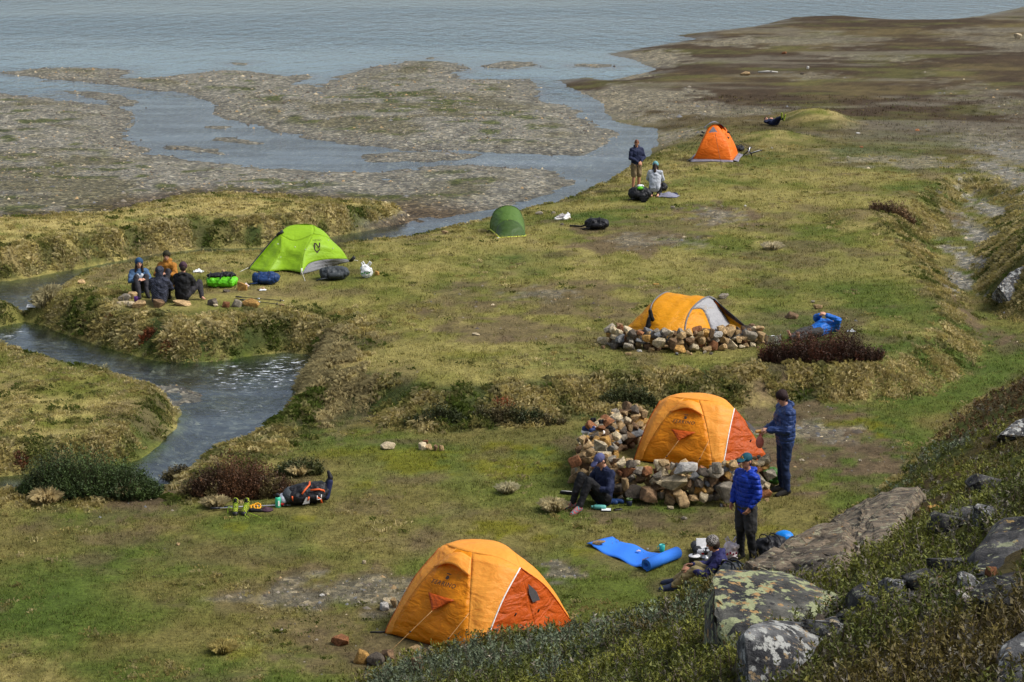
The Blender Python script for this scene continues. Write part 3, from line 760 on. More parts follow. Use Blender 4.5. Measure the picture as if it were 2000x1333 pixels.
# ================================================================== rocks
rnd = random.Random(11)
def rock_mat(name='rock', tinted=True, lichen=0.0, base=(.3, .27, .22), dark=(.05, .05, .05), lcol=(.42, .43, .30), lcol2=(.50, .33, .12), scale=1.0, strata=False):
    m, nt, b = mat_new(name)
    tc = nt.nodes.new('ShaderNodeTexCoord')
    n1 = nt.nodes.new('ShaderNodeTexNoise'); n1.inputs['Scale'].default_value = 5 * scale; n1.inputs['Detail'].default_value = 8; n1.inputs['Roughness'].default_value = .68
    src = tc.outputs['Object']
    if strata:
        mp = nt.nodes.new('ShaderNodeMapping'); mp.inputs['Scale'].default_value = (.6, 1.35, 1.4); mp.inputs['Rotation'].default_value = (0, R(12), -SLAB_ANG)
        nt.links.new(src, mp.inputs[0]); src2 = mp.outputs[0]
    else: src2 = src
    nt.links.new(src2, n1.inputs['Vector'])
    ramp = nt.nodes.new('ShaderNodeMapRange'); ramp.inputs[1].default_value = .34; ramp.inputs[2].default_value = .66; ramp.inputs[3].default_value = .45; ramp.inputs[4].default_value = 1.35
    nt.links.new(n1.outputs['Fac'], ramp.inputs[0])
    vm = nt.nodes.new('ShaderNodeVectorMath'); vm.operation = 'SCALE'
    if tinted:
        oi = nt.nodes.new('ShaderNodeObjectInfo'); nt.links.new(oi.outputs['Color'], vm.inputs[0])
    else:
        mxb = nt.nodes.new('ShaderNodeMix'); mxb.data_type = 'RGBA'
        mxb.inputs[6].default_value = (*dark, 1); mxb.inputs[7].default_value = (*base, 1)
        n0 = nt.nodes.new('ShaderNodeTexNoise'); n0.inputs['Scale'].default_value = 1.6 * scale; n0.inputs['Detail'].default_value = 6; n0.inputs['Roughness'].default_value = .6
        nt.links.new(src2, n0.inputs['Vector'])
        rr = nt.nodes.new('ShaderNodeMapRange'); rr.inputs[1].default_value = .40; rr.inputs[2].default_value = .60
        nt.links.new(n0.outputs['Fac'], rr.inputs[0]); nt.links.new(rr.outputs[0], mxb.inputs[0])
        nt.links.new(mxb.outputs[2], vm.inputs[0])
    nt.links.new(ramp.outputs[0], vm.inputs['Scale'])
    cur = vm.outputs[0]
    def patch(cur, sc, thr, col, seed):
        n = nt.nodes.new('ShaderNodeTexNoise'); n.noise_dimensions = '4D'; n.inputs['W'].default_value = seed; n.inputs['Scale'].default_value = sc; n.inputs['Detail'].default_value = 7; n.inputs['Roughness'].default_value = .62
        nt.links.new(src, n.inputs['Vector'])
        r = nt.nodes.new('ShaderNodeMapRange'); r.inputs[1].default_value = thr; r.inputs[2].default_value = thr + .035
        nt.links.new(n.outputs['Fac'], r.inputs[0])
        mx = nt.nodes.new('ShaderNodeMix'); mx.data_type = 'RGBA'
        nt.links.new(r.outputs[0], mx.inputs[0]); nt.links.new(cur, mx.inputs[6]); mx.inputs[7].default_value = (*col, 1)
        return mx.outputs[2]
    if lichen > 0:
        cur = patch(cur, 6 * scale, .62 - .12 * lichen, lcol, 1.0)
        cur = patch(cur, 8 * scale, .66 - .10 * lichen, lcol2, 5.0)
        cur = patch(cur, 11 * scale, .60, dark, 9.0)
    nt.links.new(cur, b.inputs['Base Color'])
    b.inputs['Roughness'].default_value = .9; b.inputs['Specular IOR Level'].default_value = .2
    n2 = nt.nodes.new('ShaderNodeTexNoise'); n2.inputs['Scale'].default_value = 16 * scale; n2.inputs['Detail'].default_value = 7; n2.inputs['Roughness'].default_value = .7
    nt.links.new(src2, n2.inputs['Vector'])
    bp = nt.nodes.new('ShaderNodeBump'); bp.inputs['Strength'].default_value = .75; bp.inputs['Distance'].default_value = .05
    nt.links.new(n2.outputs['Fac'], bp.inputs['Height']); nt.links.new(bp.outputs[0], b.inputs['Normal'])
    return m
_a, _b = hit(1480, 1095), hit(1785, 960)
SLAB_ANG = math.atan2(_b.y - _a.y, _b.x - _a.x)
M_STONE = rock_mat('stone')
STONE_MESH = []
for k in range(14):
    bm = bmesh.new()
    r = random.Random(100 + k)
    a = (r.uniform(.75, 1.15), r.uniform(.65, 1.0), r.uniform(.55, .85))
    for i in range(15):
        v = Vector((r.gauss(0, 1), r.gauss(0, 1), r.gauss(0, 1))); v.normalize()
        v = Vector([math.copysign(abs(c) ** .62, c) for c in v]) * r.uniform(.82, 1.05)
        bm.verts.new((v.x * a[0] * .5, v.y * a[1] * .5, v.z * a[2] * .5))
    bmesh.ops.convex_hull(bm, input=bm.verts[:])
    bmesh.ops.delete(bm, geom=[v for v in bm.verts if not v.link_faces], context='VERTS')
    bmesh.ops.bevel(bm, geom=bm.edges[:], offset=.035, segments=1, affect='EDGES', clamp_overlap=True)
    bmesh.ops.triangulate(bm, faces=bm.faces[:])
    if len(bm.faces) > 220: pass
    me = bpy.data.meshes.new('stone_shape'); bm.to_mesh(me); bm.free()
    me.materials.append(M_STONE); STONE_MESH.append(me)
TONES = dict(tan=(.42, .285, .14), cream=(.54, .44, .28), grey=(.29, .25, .19), dark=(.12, .098, .075), rust=(.27, .115, .05), white=(.55, .52, .47), ochre=(.46, .26, .075), brown=(.21, .13, .07), blue=(.19, .19, .19))
def tone(r=None, names=None):
    r = r or rnd
    c = TONES[r.choice(names or ['tan', 'tan', 'cream', 'grey', 'tan', 'brown', 'rust', 'tan', 'ochre', 'dark', 'cream', 'grey', 'brown', 'ochre', 'blue', 'tan'])]
    f = r.uniform(.75, 1.2)
    return tuple(min(.7, v * f) for v in c) + (1.0,)
def stone(name, loc, size, parent=None, rot=None, col=None, flat=1.0, var=None, r=None):
    r = r or rnd
    o = bpy.data.objects.new(name, STONE_MESH[var if var is not None else r.randrange(len(STONE_MESH))])
    sz = size if hasattr(size, '__len__') else (size * r.uniform(.9, 1.15), size * r.uniform(.85, 1.1), size * r.uniform(.85, 1.1) * flat)
    o.scale = sz
    o.rotation_euler = rot if rot is not None else (r.uniform(-.35, .35), r.uniform(-.35, .35), r.uniform(0, 6.28))
    o.location = loc
    o.color = col or tone(r)
    COL.objects.link(o)
    if parent is not None:
        o.parent = parent
        o.matrix_parent_inverse = wmat(parent).inverted()
    return o

# ---- dry-stone windbreaks -----------------------------------------------------
def windbreak(label, path, z0, width, height, seed, sizes, specials=(), tones=None, dens=1.0):
    r = random.Random(seed)
    pts = [gp(a, b_, z0) for a, b_ in path]
    root = thing('stone_windbreak', (pts[0].x, pts[0].y, gz(pts[0].x, pts[0].y)), label, 'windbreak')
    seg = []
    tot = 0
    for a, b_ in zip(pts[:-1], pts[1:]):
        L = (b_ - a).length; seg.append((tot, L, a, b_)); tot += L
    def on(s):
        for t0, L, a, b_ in seg:
            if s <= t0 + L or (t0, L, a, b_) == seg[-1]:
                f = (s - t0) / L; p = a.lerp(b_, f); d = (b_ - a).normalized()
                return p, Vector((-d.y, d.x, 0))
    taken = []
    for (px, py, wpx, hpx, tn, var) in specials:           # stones one can recognise in the photograph
        p = None
        # on the outer face of the wall: nearest path point moved towards the viewer
        g = gp(px, py, z0)
        best = None
        for i in range(60):
            q, nrm = on(tot * i / 59)
            face = q - Vector((0, 1, 0)) * width * .42
            v = at(px, py, face.y)
            dd = abs(v.x - face.x)
            if best is None or dd < best[0]: best = (dd, v)
        v = best[1]
        m_ = 1 / ppm(v.y)
        stone('stone', v, (wpx * m_ * 1.12, wpx * m_ * .8, hpx * m_ * 1.25), root, (r.uniform(-.15, .15), r.uniform(-.25, .25), r.uniform(-.3, .3)), tone(r, [tn]), var=var, r=r)
        taken.append((v, max(wpx, hpx) * m_ * .5))
    layer = 0; z = 0.0
    while z < height:
        sz0 = sizes[0] + (sizes[1] - sizes[0]) * (z / height)
        wd = width * (1 - .55 * z / height)
        rows_n = max(1, int(round(wd / (sz0 * .85))))
        for k in range(rows_n):
            off = (k - (rows_n - 1) / 2) * (wd / max(1, rows_n))
            s = r.uniform(0, sz0)
            while s < tot:
                sz = sz0 * r.uniform(.6, 1.35)
                p, nrm = on(s)
                hloc = height * (.92 + .10 * math.sin(s * 2.3 + seed) + .08 * math.sin(s * 5.1))
                if z < hloc and r.random() < .97 * dens:
                    q = p + nrm * (off + r.uniform(-.25, .25) * sz)
                    zz = gz(q.x, q.y) + z + sz * r.uniform(.18, .36)
                    pos = Vector((q.x, q.y, zz))
                    if not any((pos - t).length < rad + sz * .12 for t, rad in taken):
                        stone('stone', pos, sz * 1.12, root, (r.uniform(-.6, .6), r.uniform(-.6, .6), r.uniform(0, 6.28)), tone(r, tones), r=r)
                s += sz * .88
        z += sz0 * .66
    # loose stones at the foot
    for i in range(int(tot * 2.2)):
        p, nrm = on(r.uniform(0, tot)); q = p + nrm * r.choice((-1, 1)) * r.uniform(.5, .8) * width
        stone('stone', (q.x, q.y, gz(q.x, q.y) + .02), r.uniform(.06, .14), root, col=tone(r, tones), r=r)
    return root
W1 = windbreak('curved dry stone windbreak with tan boulders in front of the orange dome tent', [(1258, 856), (1205, 872), (1158, 902), (1150, 945), (1188, 968), (1250, 975), (1330, 978), (1420, 978), (1490, 962)], ZF, .62, .66, 5, (.24, .17),
          [(1270, 967, 50, 44, 'brown', 2), (1320, 943, 48, 30, 'cream', 5), (1416, 964, 52, 50, 'grey', 8), (1336, 914, 56, 22, 'white', 3), (1237, 962, 36, 44, 'dark', 6), (1326, 964, 22, 18, 'tan', 4), (1250, 936, 52, 22, 'grey', 1), (1124, 902, 30, 32, 'rust', 9),
           (1400, 915, 26, 28, 'grey', 7), (1168, 872, 34, 24, 'cream', 10), (1375, 972, 18, 26, 'cream', 11), (1252, 908, 22, 26, 'grey', 12), (1296, 905, 30, 18, 'tan', 0), (1204, 815, 24, 18, 'cream', 4), (1222, 948, 18, 36, 'tan', 7), (1356, 973, 28, 18, 'tan', 2), (1440, 932, 20, 16, 'white', 1)])
W2 = windbreak('low dry stone windbreak along the yellow tunnel tent', [(1192, 668), (1225, 680), (1290, 684), (1360, 682), (1430, 674), (1486, 668)], ZU, .60, .42, 9, (.24, .17),
          [(1288, 670, 24, 22, 'cream', 5), (1327, 682, 26, 20, 'ochre', 4), (1392, 675, 22, 22, 'rust', 3), (1402, 654, 18, 20, 'white', 6), (1312, 672, 26, 26, 'brown', 8), (1252, 688, 22, 14, 'white', 2), (1262, 661, 18, 16, 'ochre', 1), (1210, 672, 18, 18, 'dark', 9), (1390, 652, 12, 24, 'brown', 7), (1470, 674, 16, 12, 'cream', 0)])

# ---- single rocks on the meadow: (px, py of the foot, width px, height px, tone, label, var)
ROCKS = [
    (757, 880, 28, 19, 'cream', 'pale pointed rock alone on the grass left of a small stone pile', 6), (827, 880, 24, 18, 'cream', 'largest cream rock of the small pile on the grass', 2),
    (831, 868, 12, 8, 'rust', 'rusty stone on top of the small pile on the grass', 1), (838, 880, 14, 12, 'tan', 'tan stone in the middle of the small pile', 4), (850, 882, 12, 14, 'brown', 'dark brown stone of the small pile', 8), (861, 882, 12, 13, 'tan', 'rightmost tan stone of the small pile', 3),
    (666, 1263, 32, 23, 'rust', 'dark red rock on bare soil left of the near orange tent', 5), (703, 1298, 34, 30, 'ochre', 'ochre rock at the left of three by the near tent', 3), (733, 1303, 34, 34, 'dark', 'dark brown rock between two others by the near tent', 6), (756, 1292, 34, 26, 'brown', 'brown rock at the right of three by the near tent', 9),
    (808, 1282, 26, 22, 'tan', 'tan rock on a guy line in front of the near orange tent', 1), (815, 1310, 28, 26, 'brown', 'brown rock lowest in front of the near orange tent', 7),
    (752, 1194, 25, 20, 'white', 'whitish rock left of the near orange tent', 2), (755, 1180, 16, 12, 'cream', 'cream stone lying on the whitish rock pile', 4), (768, 1188, 18, 22, 'tan', 'tan upright stone beside the whitish rock', 8), (779, 1185, 10, 12, 'grey', 'small grey stone against the near orange tent', 10),
    (1414, 585, 20, 11, 'grey', 'grey rock behind the grey end of the yellow tent', 5), (1545, 624, 30, 13, 'brown', 'flat brown rock on the grass right of the yellow tent', 3), (1598, 605, 18, 10, 'tan', 'tan stone farthest right of the yellow tent', 1), (1623, 633, 24, 9, 'dark', 'dark flat rock behind the person in blue lying down', 9), (1588, 593, 12, 6, 'grey', 'small pale stone beyond the tan stone', 2),
    (1053, 421, 15, 9, 'grey', 'grey rock right of the small dark green tent', 6), (1080, 419, 10, 5, 'grey', 'small grey stone beside white shoes', 3), (1098, 441, 7, 4, 'dark', 'dark pebble left of the black backpack', 4), (868, 446, 11, 11, 'grey', 'pale grey rock on the stream edge left of the dark green tent', 8), (869, 458, 13, 7, 'tan', 'tan stone below the pale grey rock by the stream', 5),
    (1314, 409, 9, 6, 'grey', 'small grey stone below the kneeling person', 1), (1456, 405, 6, 4, 'white', 'small white stone on the grass right of the kneeling person', 2),
    (1457, 149, 18, 8, 'tan', 'pale tan rock on the brown heath plain', 5), (1530, 107, 13, 5, 'rust', 'orange stone far out on the brown heath', 3), (1567, 147, 8, 5, 'dark', 'dark stone far out on the brown heath', 1), (1578, 136, 6, 6, 'white', 'white stone far out on the brown heath', 7),
    (1508, 292, 6, 4, 'white', 'white pebble on the hollow behind the far orange tent', 2), (1792, 257, 8, 4, 'rust', 'rusty pebble at the far right of the plain', 4), (1676, 263, 8, 4, 'white', 'pale pebble on the plain below the grassy hump', 6), (1683, 290, 8, 4, 'rust', 'rusty pebble on the plain below the pale one', 9),
    (1335, 1016, 15, 6, 'grey', 'flat grey stone on bare soil before the stone windbreak', 3), (1227, 696, 14, 7, 'tan', 'tan stone on the grass below the low windbreak', 1), (348, 1067, 10, 6, 'tan', 'small tan stone alone on the left meadow', 2), (710, 1103, 10, 8, 'cream', 'cream pebble above the gravel patch', 3), (629, 1166, 10, 5, 'white', 'white pebble on the gravel patch', 4), (930, 657, 15, 5, 'cream', 'cream stone flat on bare soil', 5), (1281, 558, 12, 4, 'ochre', 'ochre chip on the grass above the yellow tent', 6),
    (1987, 78, 22, 13, 'cream', 'pale boulder at the lake shore far right', 8), (1508, 1105, 3, 2, 'grey', '', 0),
    (1963, 615, 8, 5, 'white', 'white stone beside the narrow footpath', 5),
]
for (px, py, wp, hp, tn, lab, var) in ROCKS:
    if not lab: continue
    p = hit(px, py - 1)
    m_ = 1 / ppm(p.y)
    o = stone('rock', (p.x, p.y + wp * m_ * .2, p.z + hp * m_ * .36), (wp * m_ * 1.12, wp * m_ * .95, hp * m_ * 1.45), None, (rnd.uniform(-.2, .2), rnd.uniform(-.2, .2), rnd.uniform(-.5, .5)), tone(rnd, [tn]), var=var)
    tag(o, lab, 'rock', 'rocks lying on the meadow')
# seats and fireplace of the group by the lime tent
RING = [(243, 590, 26, 20, 'grey', 'grey upright rock at the left end of the seating ring', 6), (255, 584, 30, 14, 'tan', 'pinkish flat rock behind the seating ring edge', 3), (240, 598, 24, 10, 'cream', 'low cream rock leftmost in the seating ring', 1), (258, 601, 24, 14, 'cream', 'cream rock second from the left in the seating ring', 2), (273, 603, 26, 16, 'tan', 'tan rock left of the purple mug and checked jacket', 5),
        (308, 601, 34, 18, 'brown', 'dark red brown rock below the checked jacket', 8), (358, 598, 36, 11, 'tan', 'flat tan rock under the person in black', 4), (415, 598, 26, 16, 'dark', 'dark grey rock right of the person in black', 9), (421, 601, 12, 7, 'cream', 'small cream stone before the dark grey rock', 0), (442, 602, 20, 13, 'rust', 'dark red rock beside the trekking poles', 7), (461, 601, 24, 17, 'grey', 'grey white rock under the trekking pole handles', 3), (490, 602, 34, 22, 'ochre', 'yellow brown boulder at the right end of the stone row', 6),
        (470, 570, 26, 20, 'ochre', 'yellow brown rock beside the lime rain cover', 10), (443, 573, 14, 7, 'dark', 'dark flat stone left of the yellow brown rock', 11), (510, 569, 16, 8, 'tan', 'tan stone with a white scrap under the blue backpack', 12), (341, 498, 10, 5, 'cream', 'cream stone on the bank edge behind the seated group', 1), (407, 535, 5, 4, 'tan', 'tiny tan stone beside the lime rain cover', 13), (551, 600, 10, 5, 'tan', 'tan pebble at the tips of the trekking poles', 5), (735, 540, 12, 11, 'ochre', 'ochre rock leaning on the white plastic bag', 3), (160, 556, 16, 9, 'tan', 'tan stone in the grass left of the seated group', 4), (437, 533, 10, 5, 'tan', 'tan chip behind the lime rain cover', 2)]
for (px, py, wp, hp, tn, lab, var) in RING:
    p = hit(px, py - 2); m_ = 1 / ppm(p.y)
    o = stone('rock', (p.x, p.y, p.z + hp * m_ * .34), (wp * m_ * 1.1, wp * m_ * .8, hp * m_ * 1.4), None, (rnd.uniform(-.2, .2), rnd.uniform(-.25, .25), rnd.uniform(-.4, .4)), tone(rnd, [tn]), var=var)
    tag(o, lab, 'rock', 'rocks around the seated group')

# ---- gravel: real stones on the bars and in the shallows
n = 75000
x, y = tuft_points(n, 21, 125, .30)
g = gsample(MK['gravel'], x, y); z = gsample(ZG, x, y); bed = gsample(MK['bed'], x, y)
p_ = np.where(z > WZ - .12, np.clip(g * 1.0 + .12 * gsample(MK['dirt'], x, y), 0, 1) * (.25 + .9 * sstep(.4, .65, fbm(x, y, 2.4, 511, 3))), 0) + np.where((bed > .5) & (y < 60) & (z > WZ - .5), .35, 0)
k = (RNG.random(n) < p_) & (y < 120)
x, y, z = x[k], y[k], z[k]
n = len(x)
sz = np.exp(RNG.normal(0, .42, n)) * .036 * (y / 55) ** .6
oct_v = np.array([[1, 0, 0], [-1, 0, 0], [0, 1, 0], [0, -1, 0], [0, 0, 1], [0, 0, -1], ], float)
oct_f = np.array([[0, 2, 4], [2, 1, 4], [1, 3, 4], [3, 0, 4]])
Vs = oct_v[None, :5] * (1 + RNG.uniform(-.35, .35, (n, 5, 3)))
Vs[:, 4, 2] *= RNG.uniform(.5, 1.0, n)
a = RNG.uniform(0, 6.28, n); ca, sa = np.cos(a)[:, None], np.sin(a)[:, None]
Vr = np.stack([Vs[..., 0] * ca - Vs[..., 1] * sa * .75, Vs[..., 0] * sa + Vs[..., 1] * ca * .75, Vs[..., 2] * .8], -1) * sz[:, None, None]
Vr += np.stack([x, y, z - .004], -1)[:, None]
Fr = (np.arange(n)[:, None, None] * 5 + oct_f[None]).reshape(-1, 3)
tb = np.array([TONES[k_] for k_ in ('grey', 'grey', 'grey', 'tan', 'cream', 'blue', 'dark', 'blue', 'dark', 'dark')])
cc = tb[RNG.integers(0, len(tb), n)] * RNG.uniform(.4, .85, (n, 1))
me = mesh_np('gravel_stones', Vr.reshape(-1, 3), Fr)
color_attr(me, 'tint', np.repeat(cc, 5, 0))
gm, nt, b = mat_new('gravel_stone')
a_ = nt.nodes.new('ShaderNodeAttribute'); a_.attribute_name = 'tint'
nt.links.new(a_.outputs['Color'], b.inputs['Base Color']); b.inputs['Roughness'].default_value = .85; b.inputs['Specular IOR Level'].default_value = .2
tag(put('gravel_stones', me, gm), 'loose grey and tan stones scattered over the gravel bars', 'gravel', kind='stuff')

# ---- boulders of the near hillside
def vnoise3(p, s):
    a_ = np.array([p.x, p.y, p.z]) / s
    return float(vnoise(np.array([a_[0] + a_[2] * .7]), np.array([a_[1] - a_[2] * .9]), 5)[0] + vnoise(np.array([a_[2] * 1.3 + 5]), np.array([a_[0] - a_[1] * .6]), 9)[0] - 1.0)
ROCK_FOOT = []
def hull2(pts):
    pts = sorted(set((round(a, 3), round(b_, 3)) for a, b_ in pts))
    def half(q):
        h = []
        for p in q:
            while len(h) > 1 and (h[-1][0] - h[-2][0]) * (p[1] - h[-2][1]) - (h[-1][1] - h[-2][1]) * (p[0] - h[-2][0]) <= 0: h.pop()
            h.append(p)
        return h
    return half(pts)[:-1] + half(pts[::-1])[:-1]
def boulder(label, front, depth, drop, mt, amp=.07, cuts=4, lean=(0, 0), name='boulder', cat='boulder', foot=True, grain=None):
    """front: (px, py, Y) of the seen face; the body goes on behind it by depth and down into the hill"""
    bm = bmesh.new()
    F = [at(*q) for q in front]
    c = sum(F, Vector()) / len(F)
    for p in F:
        bm.verts.new(p)
        bm.verts.new(c + (p - c) * .85 + Vector((lean[0], depth + lean[1], -drop)))
    bmesh.ops.convex_hull(bm, input=bm.verts[:])
    bmesh.ops.delete(bm, geom=[v for v in bm.verts if not v.link_faces], context='VERTS')
    bmesh.ops.bevel(bm, geom=bm.edges[:], offset=.012, segments=1, affect='EDGES', clamp_overlap=True)
    bmesh.ops.triangulate(bm, faces=bm.faces[:])
    for it in range(cuts):
        long_e = [e for e in bm.edges if e.calc_length() > .10]
        if not long_e or len(bm.faces) > 9000: break
        bmesh.ops.subdivide_edges(bm, edges=long_e, cuts=1)
        bmesh.ops.triangulate(bm, faces=bm.faces[:])
    bm.normal_update()
    for v in bm.verts:
        if grain is not None:
            ga = grain; q_ = v.co; al = q_.x * math.cos(ga) + q_.y * math.sin(ga); ac = -q_.x * math.sin(ga) + q_.y * math.cos(ga)
            qq = Vector((al * .22, ac * 1.3, q_.z * 1.6))
            v.co += v.normal * (vnoise3(qq, .30) * amp + abs(vnoise3(qq, .11)) * amp * -.9 + vnoise3(q_, .42) * amp * 1.1 + vnoise3(q_, .15) * amp * .5)
            continue
        d = vnoise3(v.co, .34) * amp + vnoise3(v.co, .12) * amp * .45 + abs(vnoise3(v.co, .75)) * amp * -.8
        v.co += v.normal * d
    o_c = Vector((c.x, c.y + depth / 2, gz(c.x, c.y + depth / 2)))
    for v in bm.verts: v.co -= o_c
    me = bpy.data.meshes.new(name); bm.to_mesh(me); bm.free()
    for p in me.polygons: p.use_smooth = False
    me.materials.append(mt)
    o = bpy.data.objects.new(name, me); o.location = o_c; COL.objects.link(o)
    tag(o, label, cat, 'boulders of the near hillside')
    if foot:
        ROCK_FOOT.append((hull2([(v.co.x + o_c.x, v.co.y + o_c.y) for v in me.vertices]), .75 if grain is not None else .10))
    return o
LICH = rock_mat('lichen_rock', False, .95, (.13, .125, .105), (.028, .028, .030), (.30, .32, .17), (.36, .22, .09), 1.7)
LICH2 = rock_mat('pale_lichen_rock', False, .75, (.20, .20, .195), (.035, .035, .038), (.40, .40, .37), (.28, .20, .11), 2.2)
SLABM = rock_mat('layered_rock', False, .55, (.22, .17, .115), (.055, .045, .036), (.27, .25, .16), (.30, .17, .07), 2.0, True)
DARKR = rock_mat('dark_rock', False, .45, (.11, .105, .10), (.022, .022, .024), (.26, .27, .16), (.30, .20, .07), 2.0)
def hy(px, py): return hit(px, py).y
y1 = hy(1440, 1285)
boulder('large lichen spotted boulder in front of the seated camper, foreground', [(1386, 1122, y1 + .75), (1402, 1102, y1 + .95), (1530, 1106, y1 + 1.15), (1640, 1150, y1 + .85), (1684, 1186, y1 + .55), (1600, 1214, y1 + .28), (1500, 1219, y1 + .2), (1452, 1236, y1 + .12), (1436, 1285, y1), (1402, 1240, y1 + .25), (1391, 1180, y1 + .45)], .75, .55, LICH, .05, 5)
y2 = hy(1500, 1345)
boulder('grey and white streaked rock below the lichen boulder, foreground', [(1450, 1232, y2 + .15), (1490, 1212, y2 + .5), (1600, 1204, y2 + .75), (1715, 1182, y2 + 1.0), (1690, 1242, y2 + .55), (1585, 1278, y2 + .2), (1545, 1350, y2), (1455, 1350, y2 - .02)], .5, .35, LICH2, .055, 5)
y3 = hy(1560, 1120)
boulder('lower piece of the long tan layered slab on the near hillside', [(1456, 1104, y3 + .28), (1482, 1084, y3 + .62), (1528, 1056, y3 + 1.05), (1566, 1046, y3 + 1.25), (1592, 1026, y3 + 1.48), (1645, 1004, y3 + 1.75), (1668, 1050, y3 + .95), (1652, 1112, hy(1652, 1112) - .1), (1588, 1140, hy(1588, 1140) - .1), (1500, 1120, y3 + .05)], .35, .5, SLABM, .07, 6, grain=SLAB_ANG)
yb_ = hy(1700, 1040)
boulder('upper piece of the long tan layered slab on the near hillside', [(1626, 1012, yb_ + .75), (1668, 992, yb_ + 1.05), (1694, 974, yb_ + 1.3), (1742, 957, yb_ + 1.7), (1794, 948, yb_ + 1.9), (1806, 974, yb_ + 1.5), (1762, 1022, yb_ + .5), (1716, 1074, hy(1716, 1074) - .1), (1656, 1092, hy(1656, 1092) - .1)], .4, .5, SLABM, .07, 6, grain=SLAB_ANG)
boulder('dark stepped end of the slab under the heath', [(1748, 1014, yb_ + .5), (1800, 974, yb_ + 1.3), (1838, 978, yb_ + 1.3), (1812, 1012, yb_ + .7), (1766, 1040, yb_ + .2)], .4, .4, DARKR, .04, 5)
y4 = hy(1905, 1024)
boulder('dark flat topped rock above the heath at the right', [(1846, 996, y4 + .3), (1895, 980, y4 + .5), (1975, 980, y4 + .6), (1962, 1010, y4 + .2), (1870, 1024, y4)], .4, .3, DARKR, .04, 4)
y5 = hy(1930, 1130)
boulder('big dark outcrop at the right edge of the hillside', [(1868, 1118, y5 + .15), (1905, 1052, y5 + .75), (1955, 1008, y5 + 1.0), (2060, 985, y5 + 1.0), (2070, 1100, y5 + .3), (1990, 1122, y5), (1900, 1135, y5)], .7, .5, DARKR, .07, 5)
y6 = hy(1690, 1185)
boulder('rounded dark rock wedged right of the lichen boulder', [(1660, 1150, y6 + .3), (1695, 1131, y6 + .4), (1735, 1150, y6 + .35), (1722, 1182, y6), (1675, 1176, y6 + .02)], .35, .25, DARKR, .03, 4)
y7 = hy(1790, 1180)
boulder('low grey ridge rock between two heath patches', [(1722, 1176, y7), (1770, 1142, y7 + .4), (1850, 1122, y7 + .6), (1872, 1140, y7 + .5), (1820, 1165, y7 + .2), (1740, 1186, y7 - .05)], .3, .25, LICH2, .035, 4)
y8 = hy(1960, 1160)
boulder('pale pinkish streaked rock below the dark outcrop', [(1862, 1150, y8 + .15), (1920, 1120, y8 + .4), (2030, 1105, y8 + .45), (2040, 1165, y8 + .05), (1940, 1162, y8), (1880, 1178, y8 - .05)], .35, .3, rock_mat('pinkish_rock', False, .6, (.34, .27, .22), (.045, .04, .04), (.50, .46, .40), (.38, .24, .16), 1.2), .04, 4)
y9 = hy(1985, 1345)
boulder('dark grey rock in the bottom right corner', [(1955, 1345, y9), (1968, 1262, y9 + .3), (2000, 1238, y9 + .5), (2080, 1230, y9 + .5), (2080, 1350, y9)], .4, .3, LICH2, .04, 4)
y10 = hy(1975, 592)
boulder('pale rock on the grassy mound beside the footpath', [(1948, 560, y10 + .25), (1975, 530, y10 + .9), (2030, 500, y10 + 1.4), (2040, 590, y10 + .2), (1972, 592, y10)], .9, .5, LICH2, .06, 4)
y11 = hy(1985, 862)
boulder('grey rock poking out of russet heath at the right edge', [(1950, 850, y11 + .1), (1985, 820, y11 + .5), (2050, 800, y11 + .6), (2050, 860, y11)], .5, .3, LICH2, .04, 4)
rr_ = random.Random(77)
CHAIN = [(1748, 1172, 84, 'l', 'pale grey rock right of the rounded dark rock on the hillside'), (1706, 1196, 60, 'd', 'dark rock touching the right end of the lichen boulder'), (1800, 1152, 90, 'd', 'dark angular rock in the middle of the outcrop chain'), (1846, 1162, 60, 'p', 'yellow spotted rock below the middle of the outcrop chain'),
         (1868, 1120, 90, 'd', 'dark rock at the left foot of the big outcrop'), (1898, 1172, 80, 'l', 'pale rock below the left foot of the big outcrop'), (1965, 1188, 100, 'd', 'dark rock under the pinkish streaked rock'), (1850, 1040, 80, 'd', 'dark rock in the heath above the outcrop chain'), (1612, 1246, 80, 'l', 'pale rock on the right shoulder of the streaked foreground rock'), (1668, 1226, 70, 'd', 'dark rock between the lichen boulder and the russet heath'), (1940, 1030, 90, 'l', 'pale topped rock on the crest of the big outcrop'), (1925, 960, 80, 'd', 'dark rock highest in the heath at the right')]
for i, (px, py, wp, kd, lab_) in enumerate(CHAIN):
    p = hit(px, py); m_ = (p - Vector((0, 0, CAM_H))).length / F_PX
    o = stone('rock', (p.x, p.y + .05, p.z + wp * m_ * .14), (wp * m_ * 1.15, wp * m_ * .9, wp * m_ * rr_.uniform(.6, .9)), None, (rr_.uniform(-.3, .3), rr_.uniform(-.4, .1), rr_.uniform(0, 6)), None, r=rr_)
    o.material_slots[0].link = 'OBJECT'; o.material_slots[0].material = {'l': LICH2, 'd': DARKR, 'p': LICH}[kd]
    tag(o, lab_, 'rock', 'outcrop chain on the near hillside')
    ROCK_FOOT.append(([(p.x + wp * m_ * .42 * math.cos(a_), p.y + wp * m_ * .38 * math.sin(a_)) for a_ in (0, 1, 2, 3, 4, 5)], .08))
y12 = hy(1880, 1008)
